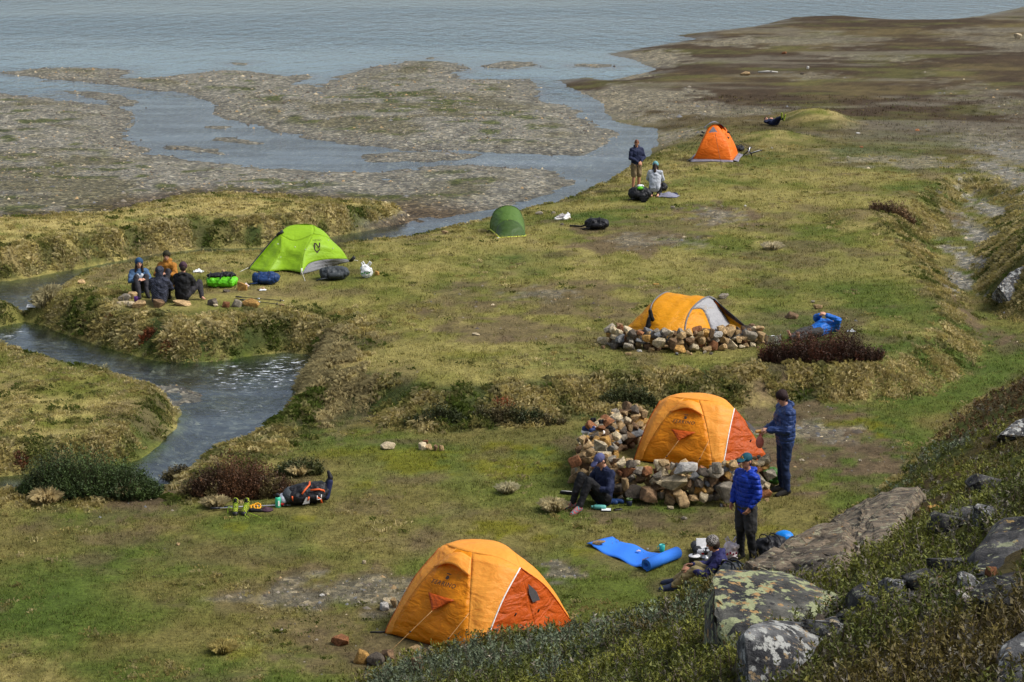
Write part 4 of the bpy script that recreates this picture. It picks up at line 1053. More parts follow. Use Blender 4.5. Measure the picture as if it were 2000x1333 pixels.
for (px, py, wp, hp, tn, lab) in [(1824, 1002, 34, 20, 'ochre', 'orange stone wedged above the slab on the hillside'), (1776, 1003, 26, 14, 'dark', 'dark stone at the top end of the slab'), (1486, 1236, 20, 10, 'ochre', 'yellowish stone lying on the streaked foreground rock'),
                                  (1560, 1226, 26, 14, 'tan', 'tan chip on the ledge of the streaked foreground rock'), (1600, 1213, 24, 18, 'dark', 'dark chip on the ledge below the lichen boulder'), (1630, 1220, 24, 12, 'cream', 'cream chip on the ledge right of the dark one'), (1655, 1205, 20, 12, 'grey', 'grey chip at the right end of the ledge'),
                                  (1840, 1140, 30, 20, 'ochre', 'ochre stone on the low grey ridge'), (1905, 1132, 26, 20, 'rust', 'rust stone below the dark outcrop'), (1935, 1125, 30, 24, 'rust', 'red brown stone in the shade of the outcrop'), (1520, 1245, 26, 10, 'brown', 'brown chip on the streaked foreground rock'), (1545, 1255, 30, 14, 'grey', 'grey chip lowest on the streaked foreground rock')]:
    p = hit(px, py); d = 0.12
    if 1470 < px < 1670:
        p = at(px, py, y2 + .35 + (1260 - py) * .008); d = .0
    m_ = 1 / ppm(p.y) * math.hypot(p.y, CAM_H) / math.hypot(p.y, CAM_H)
    dist = (p - Vector((0, 0, CAM_H))).length
    m_ = dist / F_PX
    o = stone('rock', (p.x, p.y, p.z + hp * m_ * .3), (wp * m_ * 1.1, wp * m_ * .9, hp * m_ * 1.4), None, None, tone(rnd, [tn]))
    tag(o, lab, 'rock', 'loose stones on the near hillside')
# heath is placed after the boulders are known so that none grows through them
def heath_clear(x, y):
    k = np.ones(x.shape, bool)
    for poly, shift in ROCK_FOOT:
        k &= sdf(x, y, poly, 1.0) < .10
        k &= sdf(x, y + shift, poly, 1.0) < .06
        k &= sdf(x, y + shift / 2, poly, 1.0) < .08
        k &= sdf(x, y + shift / 4, poly, 1.0) < .08
    return k
k = heath_clear(HEATH['x'], HEATH['y'])
Bp = np.stack([HEATH['x'], HEATH['y'], HEATH['z']], -1)[k]
nk = len(Bp)
dist = Bp[:, 1]
ms, ml = sprig_mesh('stems', 'leaves', Bp, HEATH['H'][k], RNG.uniform(0, 6.28, nk), RNG.uniform(0, .8, nk), HEATH['col'][k], 17, .010 + .0010 * np.clip(dist, 8, 30), C(.10, .075, .05))
h = tag(put('heath_ground_cover', ml, M_LEAF), 'dark olive and russet dwarf heath covering the near hillside', 'heath', kind='stuff')
o = put('heath_stems', ms, M_LEAF, h)
o['kind'] = 'stuff'
# ================================================================== tents
def fabric(name, color, rough=.5, transl=.35, wr=1.0, scale=3.0):
    m, nt, b = mat_new(name)
    tc = nt.nodes.new('ShaderNodeTexCoord')
    mp = nt.nodes.new('ShaderNodeMapping'); mp.inputs['Scale'].default_value = (1.0, 1.0, 2.2); mp.inputs['Rotation'].default_value = (.3, .5, .2)
    nt.links.new(tc.outputs['Object'], mp.inputs[0])
    n1 = nt.nodes.new('ShaderNodeTexNoise'); n1.inputs['Scale'].default_value = scale; n1.inputs['Detail'].default_value = 4; n1.inputs['Distortion'].default_value = .8
    nt.links.new(mp.outputs[0], n1.inputs['Vector'])
    n3 = nt.nodes.new('ShaderNodeTexNoise'); n3.inputs['Scale'].default_value = scale * 7; n3.inputs['Detail'].default_value = 3
    nt.links.new(tc.outputs['Object'], n3.inputs['Vector'])
    mr = nt.nodes.new('ShaderNodeMapRange'); mr.inputs[3].default_value = .86; mr.inputs[4].default_value = 1.12
    nt.links.new(n3.outputs['Fac'], mr.inputs[0])
    vm = nt.nodes.new('ShaderNodeVectorMath'); vm.operation = 'SCALE'; vm.inputs[0].default_value = color[:3]
    nt.links.new(mr.outputs[0], vm.inputs['Scale'])
    nt.links.new(vm.outputs[0], b.inputs['Base Color'])
    b.inputs['Roughness'].default_value = rough; b.inputs['Specular IOR Level'].default_value = .25
    ad = nt.nodes.new('ShaderNodeMath'); ad.operation = 'MULTIPLY_ADD'; ad.inputs[1].default_value = .10
    nt.links.new(n3.outputs['Fac'], ad.inputs[0]); nt.links.new(n1.outputs['Fac'], ad.inputs[2])
    bp = nt.nodes.new('ShaderNodeBump'); bp.inputs['Strength'].default_value = .55 * wr; bp.inputs['Distance'].default_value = .10
    nt.links.new(ad.outputs[0], bp.inputs['Height']); nt.links.new(bp.outputs[0], b.inputs['Normal'])
    t = nt.nodes.new('ShaderNodeBsdfTranslucent'); nt.links.new(vm.outputs[0], t.inputs['Color']); nt.links.new(bp.outputs[0], t.inputs['Normal'])
    mx = nt.nodes.new('ShaderNodeMixShader'); mx.inputs[0].default_value = transl
    nt.links.new(b.outputs[0], mx.inputs[1]); nt.links.new(t.outputs[0], mx.inputs[2])
    nt.links.new(mx.outputs[0], nt.nodes['Material Output'].inputs[0])
    return m
F_ORANGE = fabric('orange_fly', (.92, .40, .055), wr=.7); F_AMBER = fabric('amber_end_panel', (.82, .29, .010), wr=1.1); F_RUST = fabric('rust_door', (.58, .105, .012), wr=1.3)
F_LIME = fabric('lime_fly', (.25, .43, .014), wr=.5, transl=.18); F_GREY = fabric('grey_fabric', (.16, .16, .165), transl=.1); F_GREEN = fabric('green_fly', (.085, .16, .028), transl=.2); F_GREEN2 = fabric('dark_green_end', (.045, .085, .016), transl=.15)
F_YEL = fabric('yellow_fly', (.76, .33, .008)); F_LGREY = fabric('light_grey_fabric', (.33, .325, .33), transl=.15); F_BRIGHT = fabric('bright_orange_fly', (.88, .20, .012)); F_MAUVE = fabric('mauve_grey_skirt', (.20, .185, .215), transl=.1)
M_BLACKP = mat('black_plastic', (.012, .012, .013), .5); M_WHITE = mat('white_webbing', (.72, .70, .66), .6); M_CORD = mat('tan_cord', (.42, .25, .10), .7); M_YCORD = mat('yellow_cord', (.62, .68, .06), .6); M_INK = mat('ink', (.05, .03, .022), .7, bump=0); M_MESHW = mat('dark_mesh', (.05, .045, .045), .8)

def bez(a, m_, b, n=15):
    """smooth curve from a to b that passes through m_ half way"""
    a, m_, b = Vector(a), Vector(m_), Vector(b)
    c = 2 * m_ - (a + b) / 2
    return [(1 - t) ** 2 * a + 2 * t * (1 - t) * c + t * t * b for t in (i / (n - 1) for i in range(n))]
def line(a, b, n=15, sag=0.0):
    a, b = Vector(a), Vector(b)
    return [a.lerp(b, i / (n - 1)) + Vector((0, 0, -sag * 4 * (i / (n - 1)) * (1 - i / (n - 1)))) for i in range(n)]
def spl(pts, n=15):
    """Catmull-Rom curve through points"""
    p = [Vector(q) for q in pts]; p = [2 * p[0] - p[1]] + p + [2 * p[-1] - p[-2]]
    k = len(p) - 3; out = []
    for i in range(n):
        s = i / (n - 1) * k; j = min(int(s), k - 1); t = s - j
        a, b_, c, d = p[j:j + 4]
        out.append(.5 * (2 * b_ + (c - a) * t + (2 * a - 5 * b_ + 4 * c - d) * t * t + (-a + 3 * b_ - 3 * c + d) * t ** 3))
    return out
def coons(top, bottom, left, right, bulge=0.0, wrinkle=.012, seed=0):
    """patch between four curves: top/bottom run left to right, left/right run top to bottom"""
    nu, nv = len(top), len(left)
    V = []
    for j in range(nv):
        v = j / (nv - 1)
        for i in range(nu):
            u = i / (nu - 1)
            p = (1 - v) * top[i] + v * bottom[i] + (1 - u) * left[j] + u * right[j]
            p = p - ((1 - u) * (1 - v) * top[0] + u * (1 - v) * top[-1] + (1 - u) * v * bottom[0] + u * v * bottom[-1])
            V.append(p)
    du = (right[nv // 2] - left[nv // 2]); dv = (bottom[nu // 2] - top[nu // 2])
    nrm = du.cross(dv)
    nrm = nrm.normalized() if nrm.length > 1e-6 else Vector((0, 0, 1))
    if nrm.y > 0 and abs(nrm.y) > .2: nrm = -nrm
    elif nrm.z < 0 and abs(nrm.y) <= .2: nrm = -nrm
    r = random.Random(seed); a1, a2, a3 = r.uniform(0, 6), r.uniform(0, 6), r.uniform(.5, 1.5)
    for j in range(nv):
        v = j / (nv - 1)
        for i in range(nu):
            u = i / (nu - 1)
            e = 16 * u * (1 - u) * v * (1 - v)
            wv = math.sin(9 * u * a3 + 5 * v + a1) * .5 + math.sin(17 * v - 6 * u + a2) * .5 + math.sin(31 * (u + v * .4) + a1) * .35
            V[j * nu + i] = V[j * nu + i] + nrm * (bulge * e + wrinkle * wv * min(1, e * 2))
    F = [(j * nu + i, j * nu + i + 1, (j + 1) * nu + i + 1, (j + 1) * nu + i) for j in range(nv - 1) for i in range(nu - 1)]
    me = bpy.data.meshes.new('panel'); me.from_pydata([tuple(p) for p in V], [], F)
    for p in me.polygons: p.use_smooth = True
    me.update()
    me['nu'] = nu
    return me
def panel(name, m, parent, top, bottom, left, right, bulge=0.0, wrinkle=.012, seed=0, label=None):
    o = put(name, coons(top, bottom, left, right, bulge, wrinkle, seed), m, parent)
    s = o.modifiers.new('thick', 'SOLIDIFY'); s.thickness = .004; s.offset = 0
    if label: o['label'] = label
    return o
def tube_mesh(paths, r, sides=6):
    V = []; F = []
    for path in paths:
        path = [Vector(p) for p in path]; b0 = len(V)
        for i, p in enumerate(path):
            d = (path[min(i + 1, len(path) - 1)] - path[max(i - 1, 0)])
            d = d.normalized() if d.length > 1e-9 else Vector((0, 0, 1))
            a = d.cross(Vector((0, 0, 1)) if abs(d.z) < .9 else Vector((1, 0, 0))).normalized(); b_ = d.cross(a)
            rr = r[i] if hasattr(r, '__len__') else r
            for k in range(sides):
                t = 2 * math.pi * k / sides
                V.append(p + (a * math.cos(t) + b_ * math.sin(t)) * rr)
        for i in range(len(path) - 1):
            for k in range(sides):
                F.append((b0 + i * sides + k, b0 + i * sides + (k + 1) % sides, b0 + (i + 1) * sides + (k + 1) % sides, b0 + (i + 1) * sides + k))
        F.append(tuple(b0 + k for k in range(sides))[::-1]); F.append(tuple(b0 + (len(path) - 1) * sides + k for k in range(sides)))
    me = bpy.data.meshes.new('tube'); me.from_pydata([tuple(v) for v in V], [], F)
    for p in me.polygons: p.use_smooth = True
    me.update()
    return me
def tube(name, path, r, m, parent=None, sides=6):
    return put(name, tube_mesh([path], r, sides), m, parent)
def text_mesh(txt, size, xdir, updir, origin, bold=.0, shear=0.0, space=1.0, spacing=1.0):
    """lettering as a mesh in the plane of xdir / updir, centred on origin"""
    cu = bpy.data.curves.new('lettering', 'FONT'); cu.body = txt; cu.size = size; cu.align_x = 'CENTER'; cu.align_y = 'CENTER'; cu.offset = bold; cu.shear = shear; cu.space_character = spacing; cu.resolution_u = 2; cu.extrude = .001
    o = bpy.data.objects.new('lettering', cu); COL.objects.link(o)
    dg = bpy.context.evaluated_depsgraph_get()
    me = bpy.data.meshes.new_from_object(o.evaluated_get(dg))
    bpy.data.objects.remove(o); bpy.data.curves.remove(cu)
    x, u = Vector(xdir).normalized(), Vector(updir).normalized(); n = x.cross(u)
    for v in me.vertices:
        p = v.co.copy(); v.co = Vector(origin) + x * p.x + u * p.y + n * p.z
    me.materials.clear()
    return me
def flat_mesh(pts, thick=.003):
    """thin polygon plate"""
    P_ = [Vector(p) for p in pts]; n = (P_[1] - P_[0]).cross(P_[2] - P_[0]).normalized() * thick
    k = len(P_)
    V = [p - n * .5 for p in P_] + [p + n * .5 for p in P_]
    F = [tuple(range(k))[::-1], tuple(range(k, 2 * k))] + [(i, (i + 1) % k, k + (i + 1) % k, k + i) for i in range(k)]
    me = bpy.data.meshes.new('plate'); me.from_pydata([tuple(v) for v in V], [], F); me.update()
    return me

def dome_tent(label, o0, ex, ey, H, z0, PEG=1.36, seed=0, PEGL=1.25):
    """two-door dome tent; local x across the logo end, local -y is the logo end; ex, ey span half the footprint"""
    root = thing('dome_tent', (o0.x, o0.y, z0), label, 'tent')
    def L(x, y, z): return Vector((o0.x, o0.y, z0)) + ex * x + ey * y + Vector((0, 0, z * H))
    for sy in (-1, 1):
        sL = spl([L(-.16, .30 * sy, 1.0), L(-.50, .66 * sy, .66), L(-.74, .93 * sy, .25), L(-.82, 1.0 * sy, .03)])
        sR = spl([L(.16, .30 * sy, 1.0), L(.50, .66 * sy, .66), L(.74, .93 * sy, .25), L(.82, 1.0 * sy, .03)])
        top = bez(sL[0], L(0, .32 * sy, 1.0), sR[0])
        ep = panel('end_panel', F_AMBER, root, top, line(sL[-1], sR[-1]), sL, sR, .04, .026, seed + sy)
        if sy < 0: EP = [v.co.copy() for v in ep.data.vertices]
        for sx, S in ((-1, sL), (1, sR)):
            D = L(.86 * sx, .0, .86)
            pip = spl([D, L(.94 * sx, .45 * sy, .56), L(1.0 * sx, .86 * sy, .13), L(1.0 * sx, .97 * sy, .0)])
            tp = spl([S[0], L(.55 * sx, .17 * sy, .97), D])
            panel('fly_strip', F_ORANGE, root, tp, line(S[-1], pip[-1]), S, pip, .0, .010, seed + 3 + sx + 2 * sy)
            tube('piping', pip, .011, M_WHITE if sy < 0 and sx > 0 else F_RUST, root)
            pg_ = PEG if sx > 0 else min(PEG, PEGL); peg = L(pg_ * sx, .0, .01)
            panel('door', F_RUST, root, [D + Vector((0, 0, -.004))] * 15, line(pip[-1], peg), pip, bez(D, L((.86 + pg_) / 2 * sx, .0, .45), peg), .0, .014, seed + 9 + sx + 2 * sy)
    fr = spl([L(-.86, .0, .86), L(-.55, -.17, .97), L(-.16, -.30, 1.0), L(.16, -.30, 1.0), L(.55, -.17, .97), L(.86, .0, .86)], 25)
    bk = spl([L(-.86, .0, .861), L(-.55, .17, .97), L(-.16, .30, 1.0), L(.16, .30, 1.0), L(.55, .17, .97), L(.86, .0, .861)], 25)
    panel('fly_roof', F_ORANGE, root, bk, fr, line(bk[0], fr[0], 9), line(bk[-1], fr[-1], 9), .015, .008, seed + 30)
    # vent hood over the logo, rust pull-out window, lettering
    n_ = (L(0, -1, .03) - L(0, -.32, 1.0)); xd = (L(1, 0, 0) - L(-1, 0, 0)).normalized()
    cen = L(0, 0, .3)
    def E(x, t, out=0.0):   # on the logo end panel: x across, t 0 top .. 1 foot
        u = min(.999, max(0, x / 1.64 / (.25 + .75 * t) * 1.0 + .5)) * 14; v = min(.999, max(0, t)) * 14
        i, j = int(u), int(v); fu, fv = u - i, v - j
        g = lambda a, b_: EP[b_ * 15 + a]
        p = (g(i, j) * (1 - fu) + g(i + 1, j) * fu) * (1 - fv) + (g(i, j + 1) * (1 - fu) + g(i + 1, j + 1) * fu) * fv
        nn = (g(i + 1, j) - g(i, j)).cross(g(i, j + 1) - g(i, j)).normalized()
        if nn.dot(p - cen) < 0: nn = -nn
        return p + nn * (.012 + out)
    panel('vent_hood', F_ORANGE, root, spl([E(-.34, .05), E(0, .02), E(.34, .05)]), spl([E(-.40, .22, .02), E(0, .155, .10), E(.40, .22, .02)]), line(E(-.34, .05), E(-.40, .22, .02), 9), line(E(.34, .05), E(.40, .22, .02), 9), .03, .006, seed + 40)
    ud = (E(0, .1) - E(0, .5)).normalized()
    put('lettering', text_mesh('FERRINO', .09, xd, ud, E(.02, .335, .034), .001, .12, 1, 1.2), M_INK, root)
    # emblem above the lettering: round bird-like mark with a crossbar
    c = E(.02, .275, .03)
    ring = [c + xd * (.028 * math.cos(a)) + ud * (.030 * math.sin(a)) for a in [i * math.pi / 5 for i in range(10)]]
    put('emblem', flat_mesh(ring), M_INK, root)
    put('emblem', flat_mesh([c + xd * -.035 + ud * .05, c + xd * .035 + ud * .05, c + xd * .035 + ud * .062, c + xd * -.035 + ud * .062]), M_INK, root)
    w0, w1, w2 = E(-.20, .42, .01), E(.26, .43, .01), E(.0, .545, .07)
    panel('window_flap', F_RUST, root, line(w0, w1, 9), [w2] * 9, line(w0, w2, 7), line(w1, w2, 7), .015, .003, seed + 50)
    g1 = L(-.25, -1.55, .0); g2 = L(.55, -1.5, .0)
    for a, b_ in ((w2, g1), (E(.70, .50, .0), g2)):
        b_.z = gz(b_.x, b_.y)
        tube('guy_line', line(a, b_, 8), .0045, M_CORD, root, 4)
        tube('cord_slider', line(a.lerp(b_, .5), a.lerp(b_, .53), 2), .012, M_BLACKP, root, 5)
    # dark mesh window in the right door, toggles, corner straps
    D = L(.86, .0, .86); peg = L(PEG, .0, .01)
    a0, a1 = D.lerp(peg, .22), D.lerp(peg, .46)
    back = L(1.0, .97, 0)
    nn = (D - peg).cross(ey).normalized()
    if nn.dot(ex) < 0: nn = -nn
    put('mesh_window', flat_mesh([a0 + ey * .05 + nn * .03, a0.lerp(a1, .5) + ey * .17 + nn * .03, a1 + ey * .20 + nn * .03, a1 + ey * .05 + nn * .03, a0.lerp(a1, .5) + ey * .02 + nn * .03]), M_MESHW, root)
    for k, (t, s) in enumerate(((.55, -.35), (.60, .10))):
        p = D.lerp(peg, t) + ey * s + nn * .03
        tube('toggle', [p, p + Vector((.02, -.01, .045))], .012, M_BLACKP, root, 5)
    for x, y in ((-1, -1), (1, -1), (1, 1), (-1, 1)):
        a = L(x, .97 * y, .02); b_ = L(x * 1.16, y * 1.12, 0); b_.z = gz(b_.x, b_.y) + .01
        tube('corner_strap', [a, b_], .012, M_BLACKP, root, 5)
    # dark inner tent skirt under the fly
    pts = [L(-.88, -.9, 0), L(.88, -.9, 0), L(.9, .9, 0), L(-.9, .9, 0)]
    sk = bmesh.new()
    lo = [sk.verts.new(p + Vector((0, 0, -.06))) for p in pts]; hi = [sk.verts.new(p + Vector((0, 0, .13))) for p in pts]
    for i in range(4): sk.faces.new((lo[i], lo[(i + 1) % 4], hi[(i + 1) % 4], hi[i]))
    me = bpy.data.meshes.new('inner_skirt'); sk.to_mesh(me); sk.free()
    put('inner_skirt', me, M_BLACKP, root)
    return root
def span(pFL, pFR, pRR, z):
    a, b_, c = gp(*pFL, z), gp(*pFR, z), gp(*pRR, z)
    ex = (b_ - a) / 2; ey = (c - b_) / 2
    return (a + b_) / 2 + ey, ex, ey
o0, ex, ey = span((749, 1239), (932, 1290), (1122, 1222), ZF)
dome_tent('orange dome tent nearest the camera, partly behind grey green heath', o0, ex, ey, 1.25, ZF, 1.25, seed=1)
o0, ex, ey = span((1238, 902), (1408, 922), (1478, 880), ZF)
dome_tent('orange dome tent behind the curved stone windbreak', o0, ex, ey, 1.14, ZF, 1.75, seed=7, PEGL=1.10)

# ---- lime green tent by the stream
zl = gz(*gp(585, 520, 0).xy)
yl = gp(585, 520, zl).y
root = thing('dome_tent', gp(585, 520, zl), 'lime green tent with grey lower panel on the bank by the seated group', 'tent')
GL, GM, GF, GR = gp(485, 527, zl), gp(523, 533, zl), gp(590, 536, zl), gp(684, 511, zl)
A_ = lambda px, py, dy: at(px, py, yl + dy)
R1, R2, R3, R4 = A_(545, 456, .15), A_(567, 441, .5), A_(612, 440, .55), A_(646, 468, .45)
K = A_(612, 457, .05)
seam = spl([R1 + Vector((.05, -.1, -.02)), A_(549, 482, -.35), A_(540, 504, -.55), GM])
panel('vestibule', F_LIME, root, line(R1, seam[0]), line(GL, GM), bez(R1, A_(512, 492, -.05), GL), seam, .02, .015, 1)
pole2 = spl([K, A_(597, 486, -.5), A_(591, 512, -.8), GF + Vector((0, 0, .03))])
panel('side_panel', F_LIME, root, spl([seam[0], A_(575, 470, -.12), K]), bez(GM, A_(556, 528, -.75), GF + Vector((0, 0, .03))), seam, pole2, .0, .018, 2)
arcb = spl([pole2[-1], A_(604, 515, -.62), A_(632, 508, -.35), A_(660, 506, -.05), GR + Vector((-.06, 0, .06))])
panel('side_panel', F_LIME, root, spl([K, A_(630, 460, .1), R4]), arcb, pole2, spl([R4, A_(667, 488, .4), GR + Vector((-.06, 0, .06))]), .03, .012, 3)
panel('fly_roof', F_LIME, root, spl([R1, R2, R3]), spl([seam[0], A_(575, 470, -.12), K]), line(R1, seam[0]), spl([R3, A_(614, 449, .3), K]), .03, .008, 4)
panel('fly_roof', F_LIME, root, spl([R3, A_(632, 452, .6), R4]), spl([K, A_(630, 460, .1), R4 + Vector((0, -.01, -.01))]), spl([R3, A_(614, 449, .3), K]), [R4] * 15, .02, .006, 5)
B1, B2 = gp(640, 494, zl), gp(520, 507, zl)
panel('rear_panel', F_LIME, root, spl([R1, R2, R3, R4]), spl([GL, B2, B1, GR]), line(R1, GL), line(R4, GR), -.0, .01, 6)
panel('lower_panel', F_GREY, root, [p + Vector((0, .03, .02)) for p in arcb], [p for p in line(GF + Vector((.02, .03, 0)), GR)], line(arcb[0], GF + Vector((.02, .03, 0))), line(arcb[-1], GR), .02, .008, 7, 'dark grey mesh lower panel')
tube('pole_sleeve', bez(R1, A_(513, 492, -.08), GL), .022, M_BLACKP, root)
tube('pole_hub', [A_(541, 460, .08), A_(553, 452, .08)], .045, M_BLACKP, root)
tube('corner_strap', [GR, GR + Vector((.12, -.03, .12))], .05, M_BLACKP, root)
for q in ((549, 501), (544, 475), (577, 481), (597, 486), (627, 509), (651, 484), (642, 468)):
    p = A_(q[0], q[1], -.42 if q[0] < 600 else .02)
    o = stone('fly_clip', p + Vector((0, -.12, 0)), .035, root, col=(.8, .8, .75, 1))
tube('corner_toggle', [GF + Vector((-.02, -.03, .0)), GF + Vector((0, -.03, .16))], .02, M_WHITE, root)
M_LSEAM = fabric('lime_seam', (.19, .32, .008), transl=.1)
for q_ in (seam, pole2, spl([seam[0], A_(575, 470, -.12), K]), spl([K, A_(630, 460, .1), R4]), spl([R3, A_(614, 449, .3), K])): tube('seam', q_, .010, M_LSEAM, root, 5)
for a, b_ in ((GF, gp(596, 548, zl)), (GL, gp(468, 531, zl)), (GR, gp(700, 509, zl))): tube('guy_line', line(a + Vector((0, 0, .05)), Vector((b_.x, b_.y, gz(b_.x, b_.y))), 5), .005, M_WHITE, root, 4)
lo = A_(619, 484, -.36); xd = Vector((1, .22, 0)).normalized(); ud = Vector((0, .28, 1)).normalized()
def sh(pts): return [lo + xd * a + ud * b_ for a, b_ in pts]
# shield with an N: outline strokes
u = .125
for strokes in ([(-.8, 1), (-.45, 1), (-.45, -.35), (-.8, .0)], [(-.45, 1), (-.2, 1), (.55, -.25), (.55, .1), (-.45, .75)], [(.5, 1), (.85, 1), (.85, -.1), (.5, .1)], [(-.8, 0), (-.45, -.35), (0, -.75), (.5, -.45), (.85, -.1), (.8, -.5), (.0, -1.25), (-.65, -.7)]):
    put('emblem', flat_mesh(sh([(a * u * .8, b_ * u) for a, b_ in strokes])), M_INK, root)
put('lettering', text_mesh('NEMO', .075, xd, ud, lo + ud * .185, .0, 0, 1, 1.1), M_INK, root)

# ---- small dark green tunnel tent
ze = gz(*gp(992, 455, 0).xy); ye = gp(992, 455, ze).y
root = thing('tunnel_tent', gp(992, 455, ze), 'small dark green tunnel tent at the stream edge', 'tent')
A_ = lambda px, py, dy: at(px, py, ye + dy)
h1 = spl([gp(957, 448, ze), A_(959, 430, .55), A_(968, 411, .6), A_(991, 402, .6), A_(1012, 409, .6), A_(1022, 430, .5), gp(1025, 452, ze)], 21)
h2 = spl([gp(967, 456, ze), A_(972, 442, -.1), A_(982, 433, -.08), A_(995, 430, -.08), A_(1010, 434, -.08), A_(1020, 444, -.15), gp(1027, 460, ze)], 21)
panel('fly', F_GREEN, root, h1, h2, line(h1[0], h2[0], 11), line(h1[-1], h2[-1], 11), .0, .012, 3)
fr = line(gp(975, 465, ze), gp(1026, 462, ze), 21)
panel('end_panel', F_GREEN2, root, h2, fr, line(h2[0], fr[0], 11), line(h2[-1], fr[-1], 11), .03, .01, 4)
bk = line(gp(972, 434, ze), gp(1012, 434, ze), 21)
panel('foot_panel', F_GREEN, root, h1, bk, line(h1[0], bk[0], 11), line(h1[-1], bk[-1], 11), .0, .01, 5)
tube('pole', h1, .014, F_GREEN2, root); tube('hem_cord', [h1[0], h2[0], fr[0], fr[-1], h2[-1]], .022, M_YCORD, root)
tube('guy_line', [h2[9], A_(1003, 451, -.25), fr[-4]], .010, M_YCORD, root); tube('peg', [fr[0], fr[0] + Vector((-.05, -.1, .02))], .012, M_WHITE, root); tube('zip', [h2[10], h2[10].lerp(fr[9], .5), fr[7]], .008, M_INK, root)
tube('guy_line', [h1[0], gp(950, 449, ze)], .008, M_YCORD, root)

# ---- far orange tent with grey skirt
zf = gz(*gp(1392, 312, -.1).xy); yf = gp(1392, 316, zf).y
root = thing('dome_tent', gp(1392, 316, zf), 'bright orange pyramid shaped tent with mauve grey skirt, farthest away', 'tent')
A_ = lambda px, py, dy: at(px, py, yf + dy)
FL, FR, RR, RL = gp(1352, 314, zf), gp(1431, 317, zf), gp(1442, 303, zf), gp(1364, 301, zf)
a0, a1, a2, a3 = A_(1381, 254, .55), A_(1409, 254, .55), A_(1418, 252, 1.0), A_(1388, 250, 1.0)
apex = A_(1397, 239, .8)
panel('front_panel', F_BRIGHT, root, bez(a0, A_(1395, 243, .62), a1), line(FL, FR), bez(a0, A_(1369, 282, .2), FL), bez(a1, A_(1424, 284, .2), FR), .04, .012, 3)
panel('side_panel', F_BRIGHT, root, bez(a1, A_(1414, 249, .8), a2), line(FR, RR), bez(a1, A_(1424, 284, .2), FR), bez(a2, A_(1434, 280, 1.1), RR), .02, .01, 4)
panel('side_panel', F_BRIGHT, root, bez(a3, A_(1384, 249, .8), a0), line(RL, FL), bez(a3, A_(1374, 276, 1.1), RL), bez(a0, A_(1369, 282, .2), FL), .02, .01, 5)
panel('rear_panel', F_BRIGHT, root, bez(a3, A_(1402, 243, 1.05), a2), line(RL, RR), bez(a3, A_(1374, 276, 1.1), RL), bez(a2, A_(1434, 280, 1.1), RR), .0, .01, 6)
e0 = A_(1377, 252, .5); e1 = A_(1419, 256, .7)
panel('roof_cap', F_MAUVE, root, spl([e0 + Vector((0, .5, 0)), apex + Vector((0, .3, -.0)), e1 + Vector((0, .45, 0))]), spl([e0, A_(1383, 244, .55), A_(1397, 239, .55), A_(1411, 245, .6), e1]), line(e0 + Vector((0, .5, 0)), e0, 9), line(e1 + Vector((0, .45, 0)), e1, 9), .0, .006, 8)
put('vent_window', flat_mesh([A_(1384, 260, .38), A_(1402, 260, .38), A_(1393, 247, .46)]), F_MAUVE, root)
def skirt(a, b_, w_, seed):
    d = (b_ - a); out = Vector((d.y, -d.x, 0)).normalized() * w_
    mid = (a + b_) / 2 + out * 1.1
    bb = [q + Vector((0, 0, gz(q.x, q.y) - zf + .02)) for q in spl([a + out - d * .04, (a + b_) / 2 + out * .8, b_ + out + d * .04])]
    panel('skirt', F_MAUVE, root, line(a + Vector((0, 0, .07)), b_ + Vector((0, 0, .07))), bb, line(a + Vector((0, 0, .07)), bb[0], 5), line(b_ + Vector((0, 0, .07)), bb[-1], 5), .0, .012, seed)
skirt(FL, FR, .22, 1); skirt(FR, RR, .22, 2); skirt(RL, FL, .2, 3)
for a, b_ in ((A_(1377, 258, .5), gp(1335, 306, zf)), (A_(1372, 262, .6), gp(1328, 293, zf)), (A_(1421, 260, .7), gp(1468, 284, zf)), (A_(1424, 268, .7), gp(1470, 294, zf)), (A_(1397, 262, .3), gp(1410, 332, zf))):
    b_ = Vector((b_.x, b_.y, gz(b_.x, b_.y))); tube('guy_line', line(a, b_, 6), .006, M_BLACKP, root, 4)
for q in ((1373, 258), (1423, 258), (1370, 264), (1421, 268)):
    tube('pole_tip', [A_(q[0] - 3, q[1], .5), A_(q[0] + 3, q[1] + 2, .5)], .035, M_BLACKP, root)
o = stone('skirt_stone', A_(1414, 318, -.25), (.28, .2, .08), root, col=(.3, .26, .18, 1)); 

# ---- yellow and grey tunnel tent behind the low windbreak
zc = gz(*gp(1345, 655, 0).xy); yc = gp(1345, 655, zc).y
root = thing('tunnel_tent', gp(1345, 655, zc), 'yellow tunnel tent with grey end panel behind the low windbreak', 'tent')
A_ = lambda px, py, dy: at(px, py, yc + dy)
H1 = spl([gp(1266, 656, zc), A_(1268, 620, .25), A_(1276, 590, .75), A_(1303, 571, 1.3), A_(1320, 590, 2.2), gp(1335, 622, zc)], 25)
H2 = spl([gp(1336, 660, zc), A_(1341, 625, .05), A_(1357, 597, .4), A_(1386, 580, .95), A_(1408, 600, 1.6), gp(1418, 635, zc)], 25)
panel('fly', F_YEL, root, H1, H2, bez(H1[0], gp(1300, 661, zc), H2[0], 15), line(H1[-1], H2[-1], 15), .0, .018, 2)
tip = gp(1219, 645, zc)
panel('foot_panel', F_YEL, root, H1, [tip] * 25, line(H1[0], tip, 11), line(H1[-1], tip, 11), .0, .015, 3)
tube('pole', H2, .020, F_GREY, root); tube('pole', H1, .018, F_GREY, root)
e2 = gp(1476, 655, zc)
